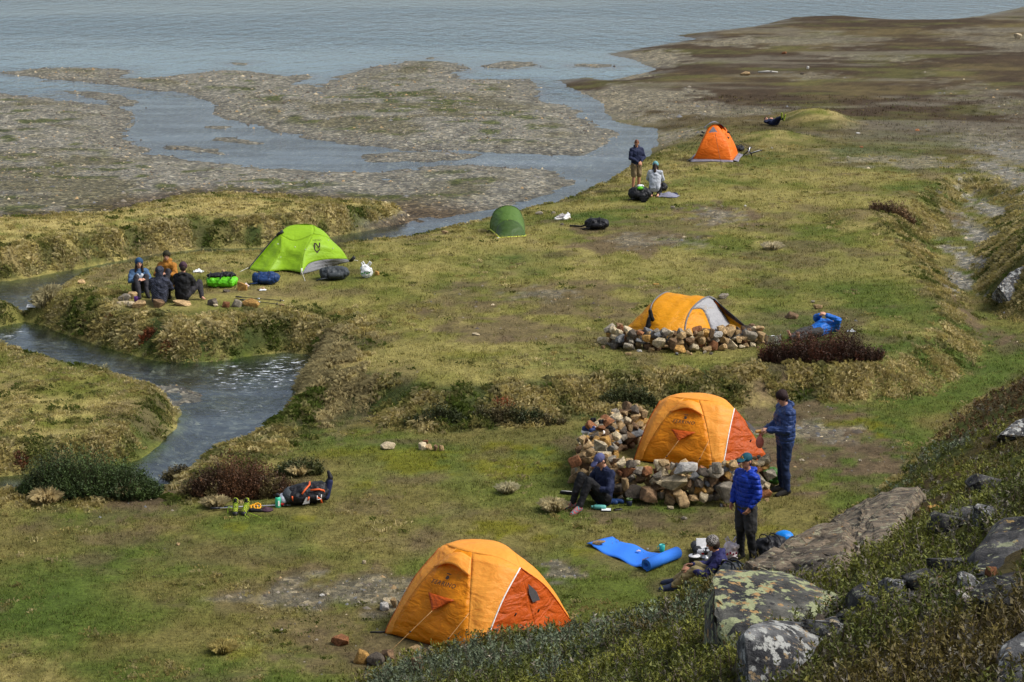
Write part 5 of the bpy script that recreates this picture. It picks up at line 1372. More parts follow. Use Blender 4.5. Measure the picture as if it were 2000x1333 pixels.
# end: left yellow lower part, grey centre, yellow tail
j0 = A_(1385, 612, .35)
cA = spl([H2[8], A_(1372, 606, .5), A_(1387, 640, .2), gp(1390, 657, zc)], 13)
cB = spl([H2[15], A_(1412, 611, .9), A_(1424, 630, .6), gp(1433, 658, zc)], 13)
panel('end_panel', F_YEL, root, H2[0:9][::1], [p for p in line(gp(1342, 662, zc), cA[-1], 9)], line(H2[0], gp(1342, 662, zc), 13), cA, .0, .016, 4)
panel('grey_end_panel', F_LGREY, root, H2[8:16], line(cA[-1], cB[-1], 8), cA, cB, .03, .012, 5, 'grey end panel with small white mark')
panel('tail_panel', F_YEL, root, line(cB[4], cB[4], 9), line(cB[-1], e2, 9), cB, [cB[4].lerp(e2, max(0, i / 12)) for i in range(13)], .0, .012, 6)
panel('rear_end_panel', F_LGREY, root, H2[15:25], line(e2, gp(1440, 640, zc), 10), [cB[0].lerp(e2, i / 12) for i in range(13)], line(H2[24], gp(1440, 640, zc), 13), .0, .01, 7)
tube('door_edge', [cB[0].lerp(e2, i / 12) for i in range(13)], .016, M_BLACKP, root)
wm = A_(1383, 600, .42)
for pts in ([(-.10, -.05), (-.03, -.05), (-.03, .03), (-.065, .055), (-.10, .03)], [(.0, -.03), (.12, -.03), (.12, .01), (.0, .01)]):
    put('emblem', flat_mesh([wm + Vector((a, -.05 + a * .2, b_)) for a, b_ in pts]), M_WHITE, root)
for a, b_ in ((H2[6], gp(1352, 640, zc)), (H2[14], gp(1480, 620, zc))):
    tube('vent_flap', [a, a.lerp(b_, .12)], .03, F_GREY, root)
# ================================================================== people
def capsule(V, F, p1, r1, p2, r2, seg=10, caps=3):
    p1, p2 = Vector(p1), Vector(p2)
    d = p2 - p1
    d = d.normalized() if d.length > 1e-6 else Vector((0, 0, 1))
    a = d.cross(Vector((0, 0, 1)) if abs(d.z) < .9 else Vector((1, 0, 0))).normalized(); b_ = d.cross(a)
    rings = []
    for k in range(1, caps + 1):
        t = math.pi / 2 * (1 - k / caps); rings.append((p1 - d * r1 * math.sin(t), r1 * math.cos(t)))
    for k in range(0, caps):
        t = math.pi / 2 * k / caps; rings.append((p2 + d * r2 * math.sin(t), r2 * math.cos(t)))
    b0 = len(V); V.append(p1 - d * r1)
    for c, r in rings:
        for k in range(seg):
            t = 2 * math.pi * k / seg; V.append(c + (a * math.cos(t) + b_ * math.sin(t)) * r)
    V.append(p2 + d * r2); e = len(V) - 1
    n = len(rings)
    for k in range(seg):
        F.append((b0, b0 + 1 + (k + 1) % seg, b0 + 1 + k))
        for i in range(n - 1):
            F.append((b0 + 1 + i * seg + k, b0 + 1 + i * seg + (k + 1) % seg, b0 + 1 + (i + 1) * seg + (k + 1) % seg, b0 + 1 + (i + 1) * seg + k))
        F.append((e, b0 + 1 + (n - 1) * seg + k, b0 + 1 + (n - 1) * seg + (k + 1) % seg))
def ellipsoid(V, F, c, rad, M3=None, seg=12, rings=8):
    c = Vector(c); b0 = len(V); M3 = M3 or Matrix.Identity(3)
    V.append(c + M3 @ Vector((0, 0, -rad[2])))
    for i in range(1, rings):
        t = math.pi * i / rings - math.pi / 2
        for k in range(seg):
            a = 2 * math.pi * k / seg
            V.append(c + M3 @ Vector((rad[0] * math.cos(t) * math.cos(a), rad[1] * math.cos(t) * math.sin(a), rad[2] * math.sin(t))))
    V.append(c + M3 @ Vector((0, 0, rad[2]))); e = len(V) - 1
    for k in range(seg):
        F.append((b0, b0 + 1 + (k + 1) % seg, b0 + 1 + k))
        for i in range(rings - 2):
            F.append((b0 + 1 + i * seg + k, b0 + 1 + i * seg + (k + 1) % seg, b0 + 1 + (i + 1) * seg + (k + 1) % seg, b0 + 1 + (i + 1) * seg + k))
        F.append((e, b0 + 1 + (rings - 2) * seg + k, b0 + 1 + (rings - 2) * seg + (k + 1) % seg))
_clouds = {}
def clouds(size):
    k = round(size, 3)
    if k not in _clouds:
        t = bpy.data.textures.new('folds', 'CLOUDS'); t.noise_scale = size; t.noise_depth = 2; _clouds[k] = t
    return _clouds[k]
def blob(name, shapes, m, parent, voxel=.012, smooth=3, world=False, label=None, crease=0.0, csize=.09):
    """one continuous skin grown over capsules ('c', p1, r1, p2, r2) and ellipsoids ('e', c, radii, rot)"""
    V, F = [], []
    for s in shapes:
        if s[0] == 'c': capsule(V, F, *s[1:])
        else: ellipsoid(V, F, *s[1:])
    me = bpy.data.meshes.new(name); me.from_pydata([tuple(v) for v in V], [], F); me.update()
    o = put(name, me, m, parent, world)
    r = o.modifiers.new('skin', 'REMESH'); r.mode = 'VOXEL'; r.voxel_size = voxel; r.use_smooth_shade = True
    if smooth:
        s = o.modifiers.new('soft', 'SMOOTH'); s.factor = .5; s.iterations = smooth
    if crease:
        d = o.modifiers.new('folds', 'DISPLACE'); d.texture = clouds(csize); d.strength = crease * 2; d.mid_level = .5
    if label: o['label'] = label
    return o
def cloth(name, color, puff=False, bump=.5, check=None, rough=.75, bands=26.0):
    if name in _mats: return _mats[name]
    m, nt, b = mat_new(name)
    tc = nt.nodes.new('ShaderNodeTexCoord')
    n1 = nt.nodes.new('ShaderNodeTexNoise'); n1.inputs['Scale'].default_value = 9; n1.inputs['Detail'].default_value = 5; n1.inputs['Distortion'].default_value = .6
    nt.links.new(tc.outputs['Object'], n1.inputs['Vector'])
    mr = nt.nodes.new('ShaderNodeMapRange'); mr.inputs[3].default_value = .72; mr.inputs[4].default_value = 1.28
    nt.links.new(n1.outputs['Fac'], mr.inputs[0])
    vm = nt.nodes.new('ShaderNodeVectorMath'); vm.operation = 'SCALE'; vm.inputs[0].default_value = color[:3]
    nt.links.new(mr.outputs[0], vm.inputs['Scale'])
    if check:
        ck = nt.nodes.new('ShaderNodeTexChecker'); ck.inputs['Scale'].default_value = 42; ck.inputs[1].default_value = (*color, 1); ck.inputs[2].default_value = (*check, 1)
        mpg = nt.nodes.new('ShaderNodeMapping'); mpg.inputs['Rotation'].default_value = (.1, .08, .4)
        nt.links.new(tc.outputs['Object'], mpg.inputs[0]); nt.links.new(mpg.outputs[0], ck.inputs['Vector'])
        nt.links.new(ck.outputs[0], vm.inputs[0])
    nt.links.new(vm.outputs[0], b.inputs['Base Color'])
    b.inputs['Roughness'].default_value = rough; b.inputs['Specular IOR Level'].default_value = .2
    h = n1.outputs['Fac']
    if puff:
        sp = nt.nodes.new('ShaderNodeSeparateXYZ'); nt.links.new(tc.outputs['Object'], sp.inputs[0])
        k = nt.nodes.new('ShaderNodeMath'); k.operation = 'MULTIPLY'; k.inputs[1].default_value = math.pi * bands / 2
        nt.links.new(sp.outputs['Z'], k.inputs[0])
        sn = nt.nodes.new('ShaderNodeMath'); sn.operation = 'SINE'; nt.links.new(k.outputs[0], sn.inputs[0])
        ab = nt.nodes.new('ShaderNodeMath'); ab.operation = 'ABSOLUTE'; nt.links.new(sn.outputs[0], ab.inputs[0])
        pw = nt.nodes.new('ShaderNodeMath'); pw.operation = 'POWER'; pw.inputs[1].default_value = .5; nt.links.new(ab.outputs[0], pw.inputs[0])
        ad = nt.nodes.new('ShaderNodeMath'); ad.operation = 'MULTIPLY_ADD'; ad.inputs[1].default_value = .9
        nt.links.new(pw.outputs[0], ad.inputs[0]); nt.links.new(n1.outputs['Fac'], ad.inputs[2]); h = ad.outputs[0]
        b.inputs['Roughness'].default_value = .5
    bp = nt.nodes.new('ShaderNodeBump'); bp.inputs['Strength'].default_value = bump; bp.inputs['Distance'].default_value = .03
    nt.links.new(h, bp.inputs['Height']); nt.links.new(bp.outputs[0], b.inputs['Normal'])
    _mats[name] = m
    return m
SKIN = mat('skin', (.50, .26, .17), .55, .06, 20, .05); SKIN2 = mat('tanned_skin', (.40, .19, .11), .55, .06, 20, .05)
HAIR = mat('dark_hair', (.025, .014, .009), .6, .3, 60, .3); HAIRR = mat('reddish_hair', (.12, .045, .02), .6, .3, 60, .3)
EYE = mat('eye', (.015, .012, .01), .4, .0, 10, 0)
def hand(sh, wr, d, up, side, s=1.0, curl=.7):
    """palm and five fingers from the wrist along d; up = back of the hand, side = thumb side"""
    d, up = Vector(d).normalized(), Vector(up).normalized()
    sd = d.cross(up).normalized() * side; up = sd.cross(d).normalized() * side
    wr = Vector(wr)
    for k in (-.026, 0, .026):
        sh.append(('c', wr + sd * k * .6 * s, .017 * s, wr + d * .082 * s + sd * k * s, .015 * s))
    for i, (off, ln) in enumerate(((.034, .070), (.012, .080), (-.011, .074), (-.033, .058))):
        b0 = wr + d * .085 * s + sd * off * s
        m1 = b0 + (d * math.cos(curl * .6) - up * math.sin(curl * .6)) * ln * .5 * s
        e = m1 + (d * math.cos(curl * 1.6) - up * math.sin(curl * 1.6)) * ln * .5 * s
        sh.append(('c', b0, .0095 * s, m1, .009 * s)); sh.append(('c', m1, .009 * s, e, .0075 * s))
    t0 = wr + d * .03 * s + sd * .03 * s; t1 = t0 + (d * .6 + sd * .75 - up * .2).normalized() * .04 * s; t2 = t1 + (d * .9 + sd * .1 - up * .35).normalized() * .032 * s
    sh.append(('c', t0, .012 * s, t1, .0105 * s)); sh.append(('c', t1, .0105 * s, t2, .0085 * s))
def person(label, loc, rz, J, top, legs, shoes, hat=None, hood=None, hair=HAIR, skin=SKIN, scale=1.0, shorts=None, hf=(0, 1, 0), hu=(0, 0, 1), curl=.7, puffy=0.0, bare=False, cap=None, sleeves=True, vox=.012, collar=None, yoke=None, handd=None, longhair=False, hemz=.04):
    root = thing('person', loc, label, 'person', None, rz)
    root.scale = (scale,) * 3
    V_ = {k: Vector(v) for k, v in J.items()}
    hf, hu = Vector(hf).normalized(), Vector(hu).normalized(); hx = hf.cross(hu).normalized(); hu = hx.cross(hf).normalized()
    HM = Matrix((hx, hf, hu)).transposed()
    pel, ch, nk, hd = V_['pel'], V_['chest'], V_['neck'], V_['head']
    xs = (V_['shR'] - V_['shL']).normalized(); xh = (V_['hpR'] - V_['hpL']).normalized()
    b = []
    for k in (-.055, 0, .055):
        b.append(('c', pel + xh * k, .085, ch + xs * k * 1.2, .095))
    b.append(('c', ch, .08, nk, .055)); b.append(('c', nk - hf * .01, .052, hd - hu * .05, .05))
    b += [('e', hd, (.072, .090, .108), HM), ('e', hd + hf * .028 - hu * .050, (.052, .058, .058), HM), ('c', hd + hf * .088 + hu * .012, .009, hd + hf * .104 - hu * .022, .014), ('c', hd + hf * .080 + hu * .034 - hx * .03, .012, hd + hf * .080 + hu * .034 + hx * .03, .012), ('c', hd + hf * .080 - hu * .058 - hx * .016, .010, hd + hf * .080 - hu * .058 + hx * .016, .010), ('e', hd + hf * .066 - hu * .088, (.022, .02, .02), HM)]
    for s in (-1, 1): b.append(('e', hd + hx * .074 * s - hu * .006 - hf * .005, (.012, .022, .032), HM))
    for sd, s in (('L', -1), ('R', 1)):
        b += [('c', V_['sh' + sd], .052, V_['el' + sd], .040), ('c', V_['el' + sd], .039, V_['wr' + sd], .026)]
        fd = V_['wr' + sd] - V_['el' + sd]
        if handd and sd in handd: dd, uu = handd[sd]
        else: dd, uu = fd, Vector((s * .6, -.2, .7)) if abs(fd.normalized().z) < .8 else Vector((s, 0, 0))
        hand(b, V_['wr' + sd], dd, uu, -s if False else s, 1.0, curl)
        b += [('c', V_['hp' + sd], .085, V_['kn' + sd], .058), ('c', V_['kn' + sd], .056, V_['kn' + sd].lerp(V_['an' + sd], .3), .058), ('c', V_['kn' + sd].lerp(V_['an' + sd], .3), .058, V_['an' + sd], .036), ('c', V_['an' + sd], .037, V_['to' + sd], .028)]
        if bare:
            for q in range(5):
                t_ = V_['to' + sd] + xh * (q - 2) * .016 * s; b.append(('c', t_, .013, t_ + (V_['to' + sd] - V_['an' + sd]).normalized() * (.035 - .003 * q), .009))
    blob('body', b, skin, root, vox * .8, 2)
    for s in (-1, 1):
        V, F = [], []
        ellipsoid(V, F, hd + hx * .031 * s + hf * .083 + hu * .014, (.013, .009, .008), HM, 8, 5)
        me = bpy.data.meshes.new('eye'); me.from_pydata([tuple(v) for v in V], [], F); put('eye', me, EYE, root, False)
    # jacket
    g = puffy
    j = []
    hem = pel - (ch - pel).normalized() * hemz
    for k in (-.062, 0, .062):
        j.append(('c', hem + xh * k * 1.05, .112 + g * .5, ch + xs * k * 1.3, .118 + g))
    mid_ = (hem + ch) / 2; zt = (ch - pel).normalized(); yt = zt.cross(xs).normalized(); TM = Matrix((xs, yt, zt)).transposed()
    j += [('e', mid_, (.185 + g, .132 + g, (ch - hem).length * .5 + .13), TM), ('e', ch + zt * .03, (.185 + g, .125 + g, .12), TM)]
    j += [('c', V_['shL'], .075 + g, V_['shR'], .075 + g), ('c', ch, .10 + g, nk - hf * .005 - hu * .02, .072)]
    for sd in 'LR':
        e_ = V_['wr' + sd] if sleeves else V_['el' + sd]
        j += [('c', V_['sh' + sd], .074 + g * .8, V_['el' + sd], .060 + g * .6), ('c', V_['el' + sd], .060 + g * .6, V_['el' + sd].lerp(e_, .92), .044 + g * .4)]
    if hood == 'down':
        j += [('c', nk - hf * .09 + hx * .07 - hu * .005, .048, nk - hf * .09 - hx * .07 - hu * .005, .048), ('c', nk + hx * .08 - hf * .02, .034, nk - hf * .10 + hx * .06, .045), ('c', nk - hx * .08 - hf * .02, .034, nk - hf * .10 - hx * .06, .045)]
    if hood == 'up':
        j += [('e', hd - hf * .022 + hu * .012, (.105, .112, .128), HM), ('c', nk - hf * .02, .09, hd - hf * .03, .095)]
    if collar: j.append(('c', nk - hx * .03, .07, nk + hx * .03, .07))
    tj = blob('jacket', j, top, root, vox, 6, crease=.022)
    if yoke:
        y_ = []
        y_ += [('c', ch + hf * .055 - xs * .04 - (ch - pel) * .35, .085, ch + hf * .05 + xs * .04, .09), ('c', ch + hf * .055 + xs * .04 - (ch - pel) * .35, .085, ch + hf * .05 - xs * .04, .09)]
        blob('chest_panel', y_, yoke, tj, vox, 3)
    # legs
    t = [('c', V_['hpL'], .108, V_['hpR'], .108), ('c', pel, .105, pel + (ch - pel) * .25, .105)]
    for sd in 'LR':
        t += [('c', V_['hp' + sd], .108, V_['kn' + sd], .074), ('c', V_['kn' + sd], .073, V_['kn' + sd].lerp(V_['an' + sd], .35), .072), ('c', V_['kn' + sd].lerp(V_['an' + sd], .35), .072, V_['kn' + sd].lerp(V_['an' + sd], .96), .056)]
    if legs is not None: blob('trousers', t, legs, root, vox, 4, crease=.018)
    if shorts is not None:
        t = [('c', V_['hpL'], .118, V_['hpR'], .118), ('c', pel, .115, pel + (ch - pel) * .2, .112)]
        for sd in 'LR': t.append(('c', V_['hp' + sd], .118, V_['hp' + sd].lerp(V_['kn' + sd], .86), .098))
        blob('shorts', t, shorts, root, vox, 4, crease=.018)
    if shoes is not None:
        for sd in 'LR':
            a, to = V_['an' + sd], V_['to' + sd]; fd = (to - a); fd = fd.normalized()
            dn = Vector((0, 0, -1)) if abs(fd.z) < .75 else Vector((0, 0, 0))
            blob('shoe', [('c', a + Vector((0, 0, .01)), .050, a - fd * .035 + dn * .035, .045), ('c', a - fd * .03 + dn * .035, .044, to + fd * .03 + dn * .012, .042), ('c', a, .05, to + dn * .005, .042)], shoes, root, vox, 3)
    if hat is not None:
        blob('beanie', [('e', hd + hu * .050 - hf * .008, (.090, .106, .088), HM), ('c', hd + hu * .03 - hx * .02 - hf * .01, .086, hd + hu * .03 + hx * .02 - hf * .01, .086)], hat, root, vox, 2)
    if cap is not None:
        blob('cap', [('e', hd + hu * .050 - hf * .008, (.088, .104, .080), HM), ('e', hd + hu * .052 + hf * .128, (.070, .075, .014), Matrix(HM) @ Matrix.Rotation(-.15, 3, 'X'))], cap, root, vox * .75, 1)
    if hair is not None and hood != 'up':
        hs_ = [('e', hd - hf * .030 - hu * .012, (.080, .078, .092), HM)]
        if hat is None and cap is None: hs_ = [('e', hd - hf * .014 + hu * .030, (.082, .096, .088), HM), ('e', hd - hf * .03 - hu * .012, (.080, .076, .085), HM), ('c', hd + hf * .06 + hu * .08, .03, hd + hu * .10, .03)]
        if longhair: hs_ += [('c', hd - hx * .062 - hf * .01, .03, nk - hx * .085 + hf * .05 - hu * .06, .035), ('c', hd + hx * .062 - hf * .01, .03, nk + hx * .085 + hf * .05 - hu * .06, .035), ('c', hd - hf * .07, .05, nk - hf * .07 - hu * .06, .05)]
        blob('hair', hs_, hair, root, vox * .9, 2)
    return root
def pose(base, **kw):
    d = dict(base); d.update(kw); return d
STAND = dict(pel=(0, 0, .95), chest=(0, .01, 1.30), neck=(0, .0, 1.47), head=(0, .03, 1.635), shL=(-.175, 0, 1.40), shR=(.175, 0, 1.40), elL=(-.24, -.03, 1.13), elR=(.24, -.03, 1.13), wrL=(-.22, .05, .90), wrR=(.22, .05, .90),
             hpL=(-.09, 0, .90), hpR=(.09, 0, .90), knL=(-.10, .02, .49), knR=(.10, .02, .49), anL=(-.11, -.02, .085), anR=(.11, -.02, .085), toL=(-.13, .13, .035), toR=(.13, .13, .035))
SIT = dict(pel=(0, 0, .13), chest=(0, .06, .46), neck=(0, .10, .62), head=(0, .14, .775), shL=(-.17, .07, .55), shR=(.17, .07, .55), elL=(-.25, .22, .34), elR=(.25, .22, .34), wrL=(-.11, .38, .40), wrR=(.11, .38, .40),
           hpL=(-.10, .03, .13), hpR=(.10, .03, .13), knL=(-.12, .38, .47), knR=(.12, .38, .47), anL=(-.10, .56, .085), anR=(.10, .56, .085), toL=(-.11, .70, .035), toR=(.11, .70, .035))
def head_to(hx, hy): return math.atan2(-hx, hy)
def foot_at(px, py, lift=0.0):
    p = hit(px, py); return Vector((p.x, p.y, p.z + lift))
NAVYP = cloth('navy_puffer', (.022, .042, .125), True); ROYAL = cloth('royal_blue_puffer', (.008, .035, .30), True, .6); ROYAL2 = cloth('bright_blue_puffer', (.01, .11, .42), True, .6)
NAVY = cloth('navy_shell', (.012, .017, .045)); BLACKC = cloth('black_cloth', (.009, .009, .010)); BLACKJ = cloth('black_jacket', (.011, .011, .012)); CHAR = cloth('charcoal_cloth', (.032, .031, .030)); KHAKI = cloth('khaki_cloth', (.17, .125, .065)); MUST = cloth('mustard_jacket', (.30, .125, .018)); PLAID = cloth('checked_cloth', (.008, .009, .013), check=(.045, .05, .075))
GREYK = cloth('light_grey_knit', (.40, .42, .46)); SLATE = cloth('slate_blue_jacket', (.055, .105, .19)); WHITEY = cloth('white_grey_panel', (.42, .45, .50)); TEAL = cloth('teal_knit', (.13, .29, .31)); OLIVEB = cloth('dark_olive_knit', (.025, .022, .010)); PLUM = cloth('plum_knit', (.05, .025, .035)); WINE = cloth('dark_wine_knit', (.022, .010, .010)); DENIM = cloth('dark_blue_trousers', (.012, .022, .060)); BLUEB = cloth('blue_band', (.02, .06, .13)); CAMO = cloth('patterned_knit', (.05, .04, .035), check=(.24, .22, .20)); CAPB = cloth('violet_blue_cap', (.075, .08, .17)); CAPT = cloth('teal_cap', (.008, .06, .085)); BOOTB = cloth('dark_boot', (.02, .018, .016)); BOOTN = cloth('navy_shoe', (.02, .028, .055)); TAN = cloth('tan_trousers', (.20, .16, .075)); INDIGO = cloth('indigo_jacket', (.022, .022, .085)); SANDAL = cloth('red_teal_sandal', (.42, .03, .03), check=(.02, .20, .22)); DGREY = cloth('dark_grey_trousers', (.03, .028, .032))

# standing, royal blue puffer
p = gp(1455, 1098, ZF); p.z = gz(p.x, p.y)
pr = person('person standing in a bright blue puffer jacket, teal cap and dark shorts', p, head_to(-.80, -.60), pose(STAND, elL=(-.26, .0, 1.13), elR=(.26, .0, 1.13), wrL=(-.20, .12, .94), wrR=(.20, .12, .94), knL=(-.13, .02, .49), anL=(-.16, -.02, .085), toL=(-.20, .12, .035)), ROYAL, BLACKC, BOOTB, cap=CAPT, hood='down', hair=HAIR, skin=SKIN2, shorts=CHAR, puffy=.006, scale=1.0, hf=(-.15, 1, -.12), vox=.011, hemz=.10)
hd = Vector(pr.location)
# standing, navy puffer, holding a bag
p = gp(1530, 964, ZF); p.z = gz(p.x, p.y)
person('person standing in a navy puffer jacket and dark beanie beside the orange tent', p, head_to(-.97, -.22), pose(STAND, head=(0, .07, 1.625), neck=(0, .02, 1.47), elL=(-.25, .06, 1.14), elR=(.25, .06, 1.14), wrL=(-.12, .33, 1.13), wrR=(.12, .30, 1.06)), NAVYP, DENIM, BOOTB, hat=WINE, hood='down', skin=SKIN, puffy=.034, scale=1.06, hf=(-.15, 1, -.55), vox=.011, hemz=.06, curl=1.0)
NAVY_MAN = (p.copy(), head_to(-.97, -.22))
# seated against the wall with a cap
p = gp(1178, 985, ZF); p.z = gz(p.x, p.y)
person('person sitting against the stone windbreak in navy jacket and violet cap', p, head_to(-.80, -.60), pose(SIT, chest=(0, -.03, .46), neck=(0, .0, .63), head=(0, .07, .77), shL=(-.17, -.02, .56), shR=(.17, -.02, .56), elL=(-.27, .10, .33), elR=(.27, .08, .33), wrL=(-.08, .28, .34), wrR=(.08, .26, .33), knL=(-.11, .40, .50), knR=(.15, .36, .52), anL=(-.13, .62, .085), anR=(.13, .56, .085), toL=(-.15, .76, .035), toR=(.17, .70, .035)), NAVY, BLACKC, SANDAL, cap=CAPB, skin=SKIN, scale=1.02, hf=(0, 1, -.75), vox=.011, hair=HAIR)
# seated in the foreground with patterned beanie, seen from behind
p = gp(1415, 1150, ZF); p.z = gz(p.x, p.y) - .04
person('person sitting behind the lichen boulder in indigo jacket and patterned beanie', p, head_to(-.93, .10), pose(SIT, chest=(0, .08, .45), neck=(0, .14, .60), head=(0, .19, .745), elL=(-.22, .30, .33), wrL=(-.12, .52, .36), elR=(.24, .26, .32), wrR=(.10, .50, .37), knL=(-.12, .45, .36), knR=(.14, .43, .34), anL=(-.12, .78, .09), anR=(.12, .76, .085), toL=(-.14, .92, .06), toR=(.14, .90, .06)), INDIGO, TAN, BOOTN, hat=CAMO, hood='down', skin=SKIN2, hf=(.25, 1, -.35), vox=.011, scale=1.0)
# ring of four by the stones
p = foot_at(272, 572)
person('person with blue headband sitting in slate blue and white jacket, leftmost of the seated group', p, head_to(.35, -.94), pose(SIT), SLATE, DGREY, BOOTB, hat=BLUEB, yoke=WHITEY, hair=HAIR, longhair=True, skin=SKIN, hf=(.1, 1, -.12), vox=.013)
p = foot_at(330, 560)
person('person in a mustard jacket and dark olive beanie sitting at the back of the group', p, head_to(-.15, -.98), pose(SIT, chest=(0, .04, .50), head=(0, .09, .80), neck=(0, .06, .66)), MUST, DGREY, BOOTB, hat=OLIVEB, hood='down', hair=None, collar=True, skin=SKIN, hf=(-.15, 1, -.25), vox=.013, puffy=.015)
p = foot_at(312, 596, .02)
person('person in a dark checked hooded jacket with back to the camera', p, head_to(.05, 1), pose(SIT, pel=(0, 0, .15)), PLAID, BLACKC, BOOTB, hood='up', hair=None, skin=SKIN, hf=(.1, 1, -.3), vox=.013, puffy=.02)
p = foot_at(357, 590, .05)
person('person in black with plum and white beanie, knee raised, rightmost of the seated group', p, head_to(.25, .97), pose(SIT, head=(-.0, .10, .79), chest=(0, .04, .47), knR=(.34, .26, .40), hpR=(.12, .02, .14), anR=(.42, .18, .06), toR=(.50, .12, .03), wrR=(.24, .34, .28), elR=(.27, .18, .30)), BLACKJ, DGREY, None, hat=PLUM, hood='down', hair=HAIR, skin=SKIN, bare=True, hf=(-.25, 1, -.2), vox=.013, puffy=.015)
# far pair
p = foot_at(1242, 373)
person('person standing by the stream in a navy jacket and khaki shorts', p, head_to(.40, -.90), pose(STAND, head=(.02, .05, 1.63), wrL=(-.05, .24, 1.02), wrR=(.05, .25, 1.00), elL=(-.26, .05, 1.14), elR=(.26, .05, 1.14)), NAVY, None, BOOTB, hood='down', hair=HAIRR, skin=SKIN2, shorts=KHAKI, puffy=.015, hf=(.45, 1, -.5), vox=.013, hemz=.06, scale=.97)
p = foot_at(1279, 383)
person('person kneeling on the grass in a light grey sweater and teal beanie', p, head_to(.12, .99), dict(pel=(0, -.08, .30), chest=(0, .0, .66), neck=(0, .03, .83), head=(0, .07, .98), shL=(-.17, .0, .76), shR=(.17, .0, .76), elL=(-.24, .10, .52), elR=(.24, .10, .52), wrL=(-.15, .30, .42), wrR=(.15, .30, .42),
       hpL=(-.10, -.06, .26), hpR=(.10, -.06, .26), knL=(-.14, .30, .09), knR=(.14, .30, .09), anL=(-.11, -.14, .07), anR=(.11, -.14, .07), toL=(-.10, -.28, .04), toR=(.10, -.28, .04)), GREYK, BLACKC, None, bare=True, hat=TEAL, hair=HAIR, longhair=True, skin=SKIN, hf=(.1, 1, -.35), vox=.013)
# two people lying down
LIE = dict(pel=(0, 0, .12), chest=(0, .34, .15), neck=(0, .50, .17), head=(0, .66, .20), shL=(-.17, .44, .14), shR=(.17, .44, .14), elL=(-.28, .25, .16), elR=(.28, .25, .16), wrL=(-.08, .22, .34), wrR=(.08, .20, .34),
           hpL=(-.09, -.04, .12), hpR=(.09, -.04, .12), knL=(-.10, -.44, .16), knR=(.10, -.44, .16), anL=(-.10, -.84, .09), anR=(.10, -.84, .09), toL=(-.13, -.90, .22), toR=(.13, -.90, .22))
p = foot_at(1512, 246)
person('person in dark clothes lying on the grass near the hump, legs crossed up', p, head_to(-.42, .91), pose(LIE, knL=(-.08, -.36, .34), knR=(.08, -.34, .38), anL=(-.02, -.62, .44), anR=(.06, -.66, .34), toL=(-.04, -.64, .58), toR=(.10, -.70, .50), wrL=(-.05, .26, .27), wrR=(.05, .24, .27)), NAVY, NAVY, cloth('lime_soled_shoe', (.02, .02, .02), check=(.40, .5, .03)), hair=HAIR, hf=(0, -.6, .8), hu=(0, .8, .6), vox=.014)
p = foot_at(1596, 656)
person('person in a bright blue puffer lying behind the russet bush, holding a phone', p, head_to(.70, .71), pose(LIE, elL=(-.30, .36, .30), elR=(.30, .36, .34), wrL=(-.10, .22, .42), wrR=(.10, .18, .46), chest=(0, .34, .18)), ROYAL2, CHAR, None, bare=True, hair=HAIR, skin=SKIN, hf=(0, -.5, .85), hu=(0, .85, .5), puffy=.03, vox=.013)
# ================================================================== packs, pots, shoes and other camp things
def M_(p): return (p - Vector((0, 0, CAM_H))).length / F_PX       # metres per photo pixel at p
def box_mesh(sx, sy, sz, bev=.01, seg=2, taper=1.0):
    bm = bmesh.new(); bmesh.ops.create_cube(bm, size=1.0)
    for v in bm.verts:
        k = taper if v.co.z > 0 else 1
        v.co = Vector((v.co.x * sx * k, v.co.y * sy * k, v.co.z * sz))
    if bev: bmesh.ops.bevel(bm, geom=bm.edges[:], offset=bev, segments=seg, affect='EDGES')
    me = bpy.data.meshes.new('box'); bm.to_mesh(me); bm.free()
    return me
def lathe_mesh(prof, seg=20):
    V, F = [], []
    for (r, z) in prof:
        for k in range(seg):
            a = 2 * math.pi * k / seg; V.append((r * math.cos(a), r * math.sin(a), z))
    for i in range(len(prof) - 1):
        for k in range(seg): F.append((i * seg + k, i * seg + (k + 1) % seg, (i + 1) * seg + (k + 1) % seg, (i + 1) * seg + k))
    F.append(tuple(range(seg))[::-1]); F.append(tuple((len(prof) - 1) * seg + k for k in range(seg)))
    me = bpy.data.meshes.new('lathe'); me.from_pydata(V, [], F)
    for p in me.polygons: p.use_smooth = True
    me.update(); return me
def sub(name, me, m, parent, loc=(0, 0, 0), rot=(0, 0, 0)):
    o = put(name, me, m, parent, False); o.location = loc; o.rotation_euler = rot; return o
def ltube(name, path, r, m, parent, sides=6): return put(name, tube_mesh([path], r, sides), m, parent, False)
PK_BLACK = cloth('black_nylon', (.012, .012, .014), rough=.5); PK_GREY = cloth('slate_nylon', (.042, .048, .052), rough=.5); PK_BLUE = cloth('blue_nylon', (.012, .035, .11), rough=.5); PK_LIME = cloth('lime_nylon', (.10, .42, .012), rough=.45); PK_ORANGE = mat('orange_webbing', (.62, .10, .02), .6); PK_WHITE = cloth('white_plastic_bag', (.66, .67, .66), rough=.35); PK_PURPLE = cloth('purple_sack', (.09, .02, .24), rough=.45); PK_GREEN = cloth('green_sack', (.035, .10, .012), rough=.45); PK_MAUVE = cloth('grey_mauve_cloth', (.18, .18, .23)); PK_SILVER = mat('aluminium', (.55, .55, .56), .35, .08, 20, .1, metal=.9)
TEALP = mat('teal_plastic', (.02, .36, .34), .35); GREENP = mat('mint_plastic', (.05, .50, .28), .3); MATB = mat('blue_foam', (.025, .16, .62), .8, .06, 40, .12, 140); NEON = mat('neon_lace', (.26, .40, .02), .6); NEONB = cloth('neon_boot', (.02, .022, .012), check=(.30, .36, .02)); YELP = mat('yellow_plastic', (.70, .32, .01), .45)
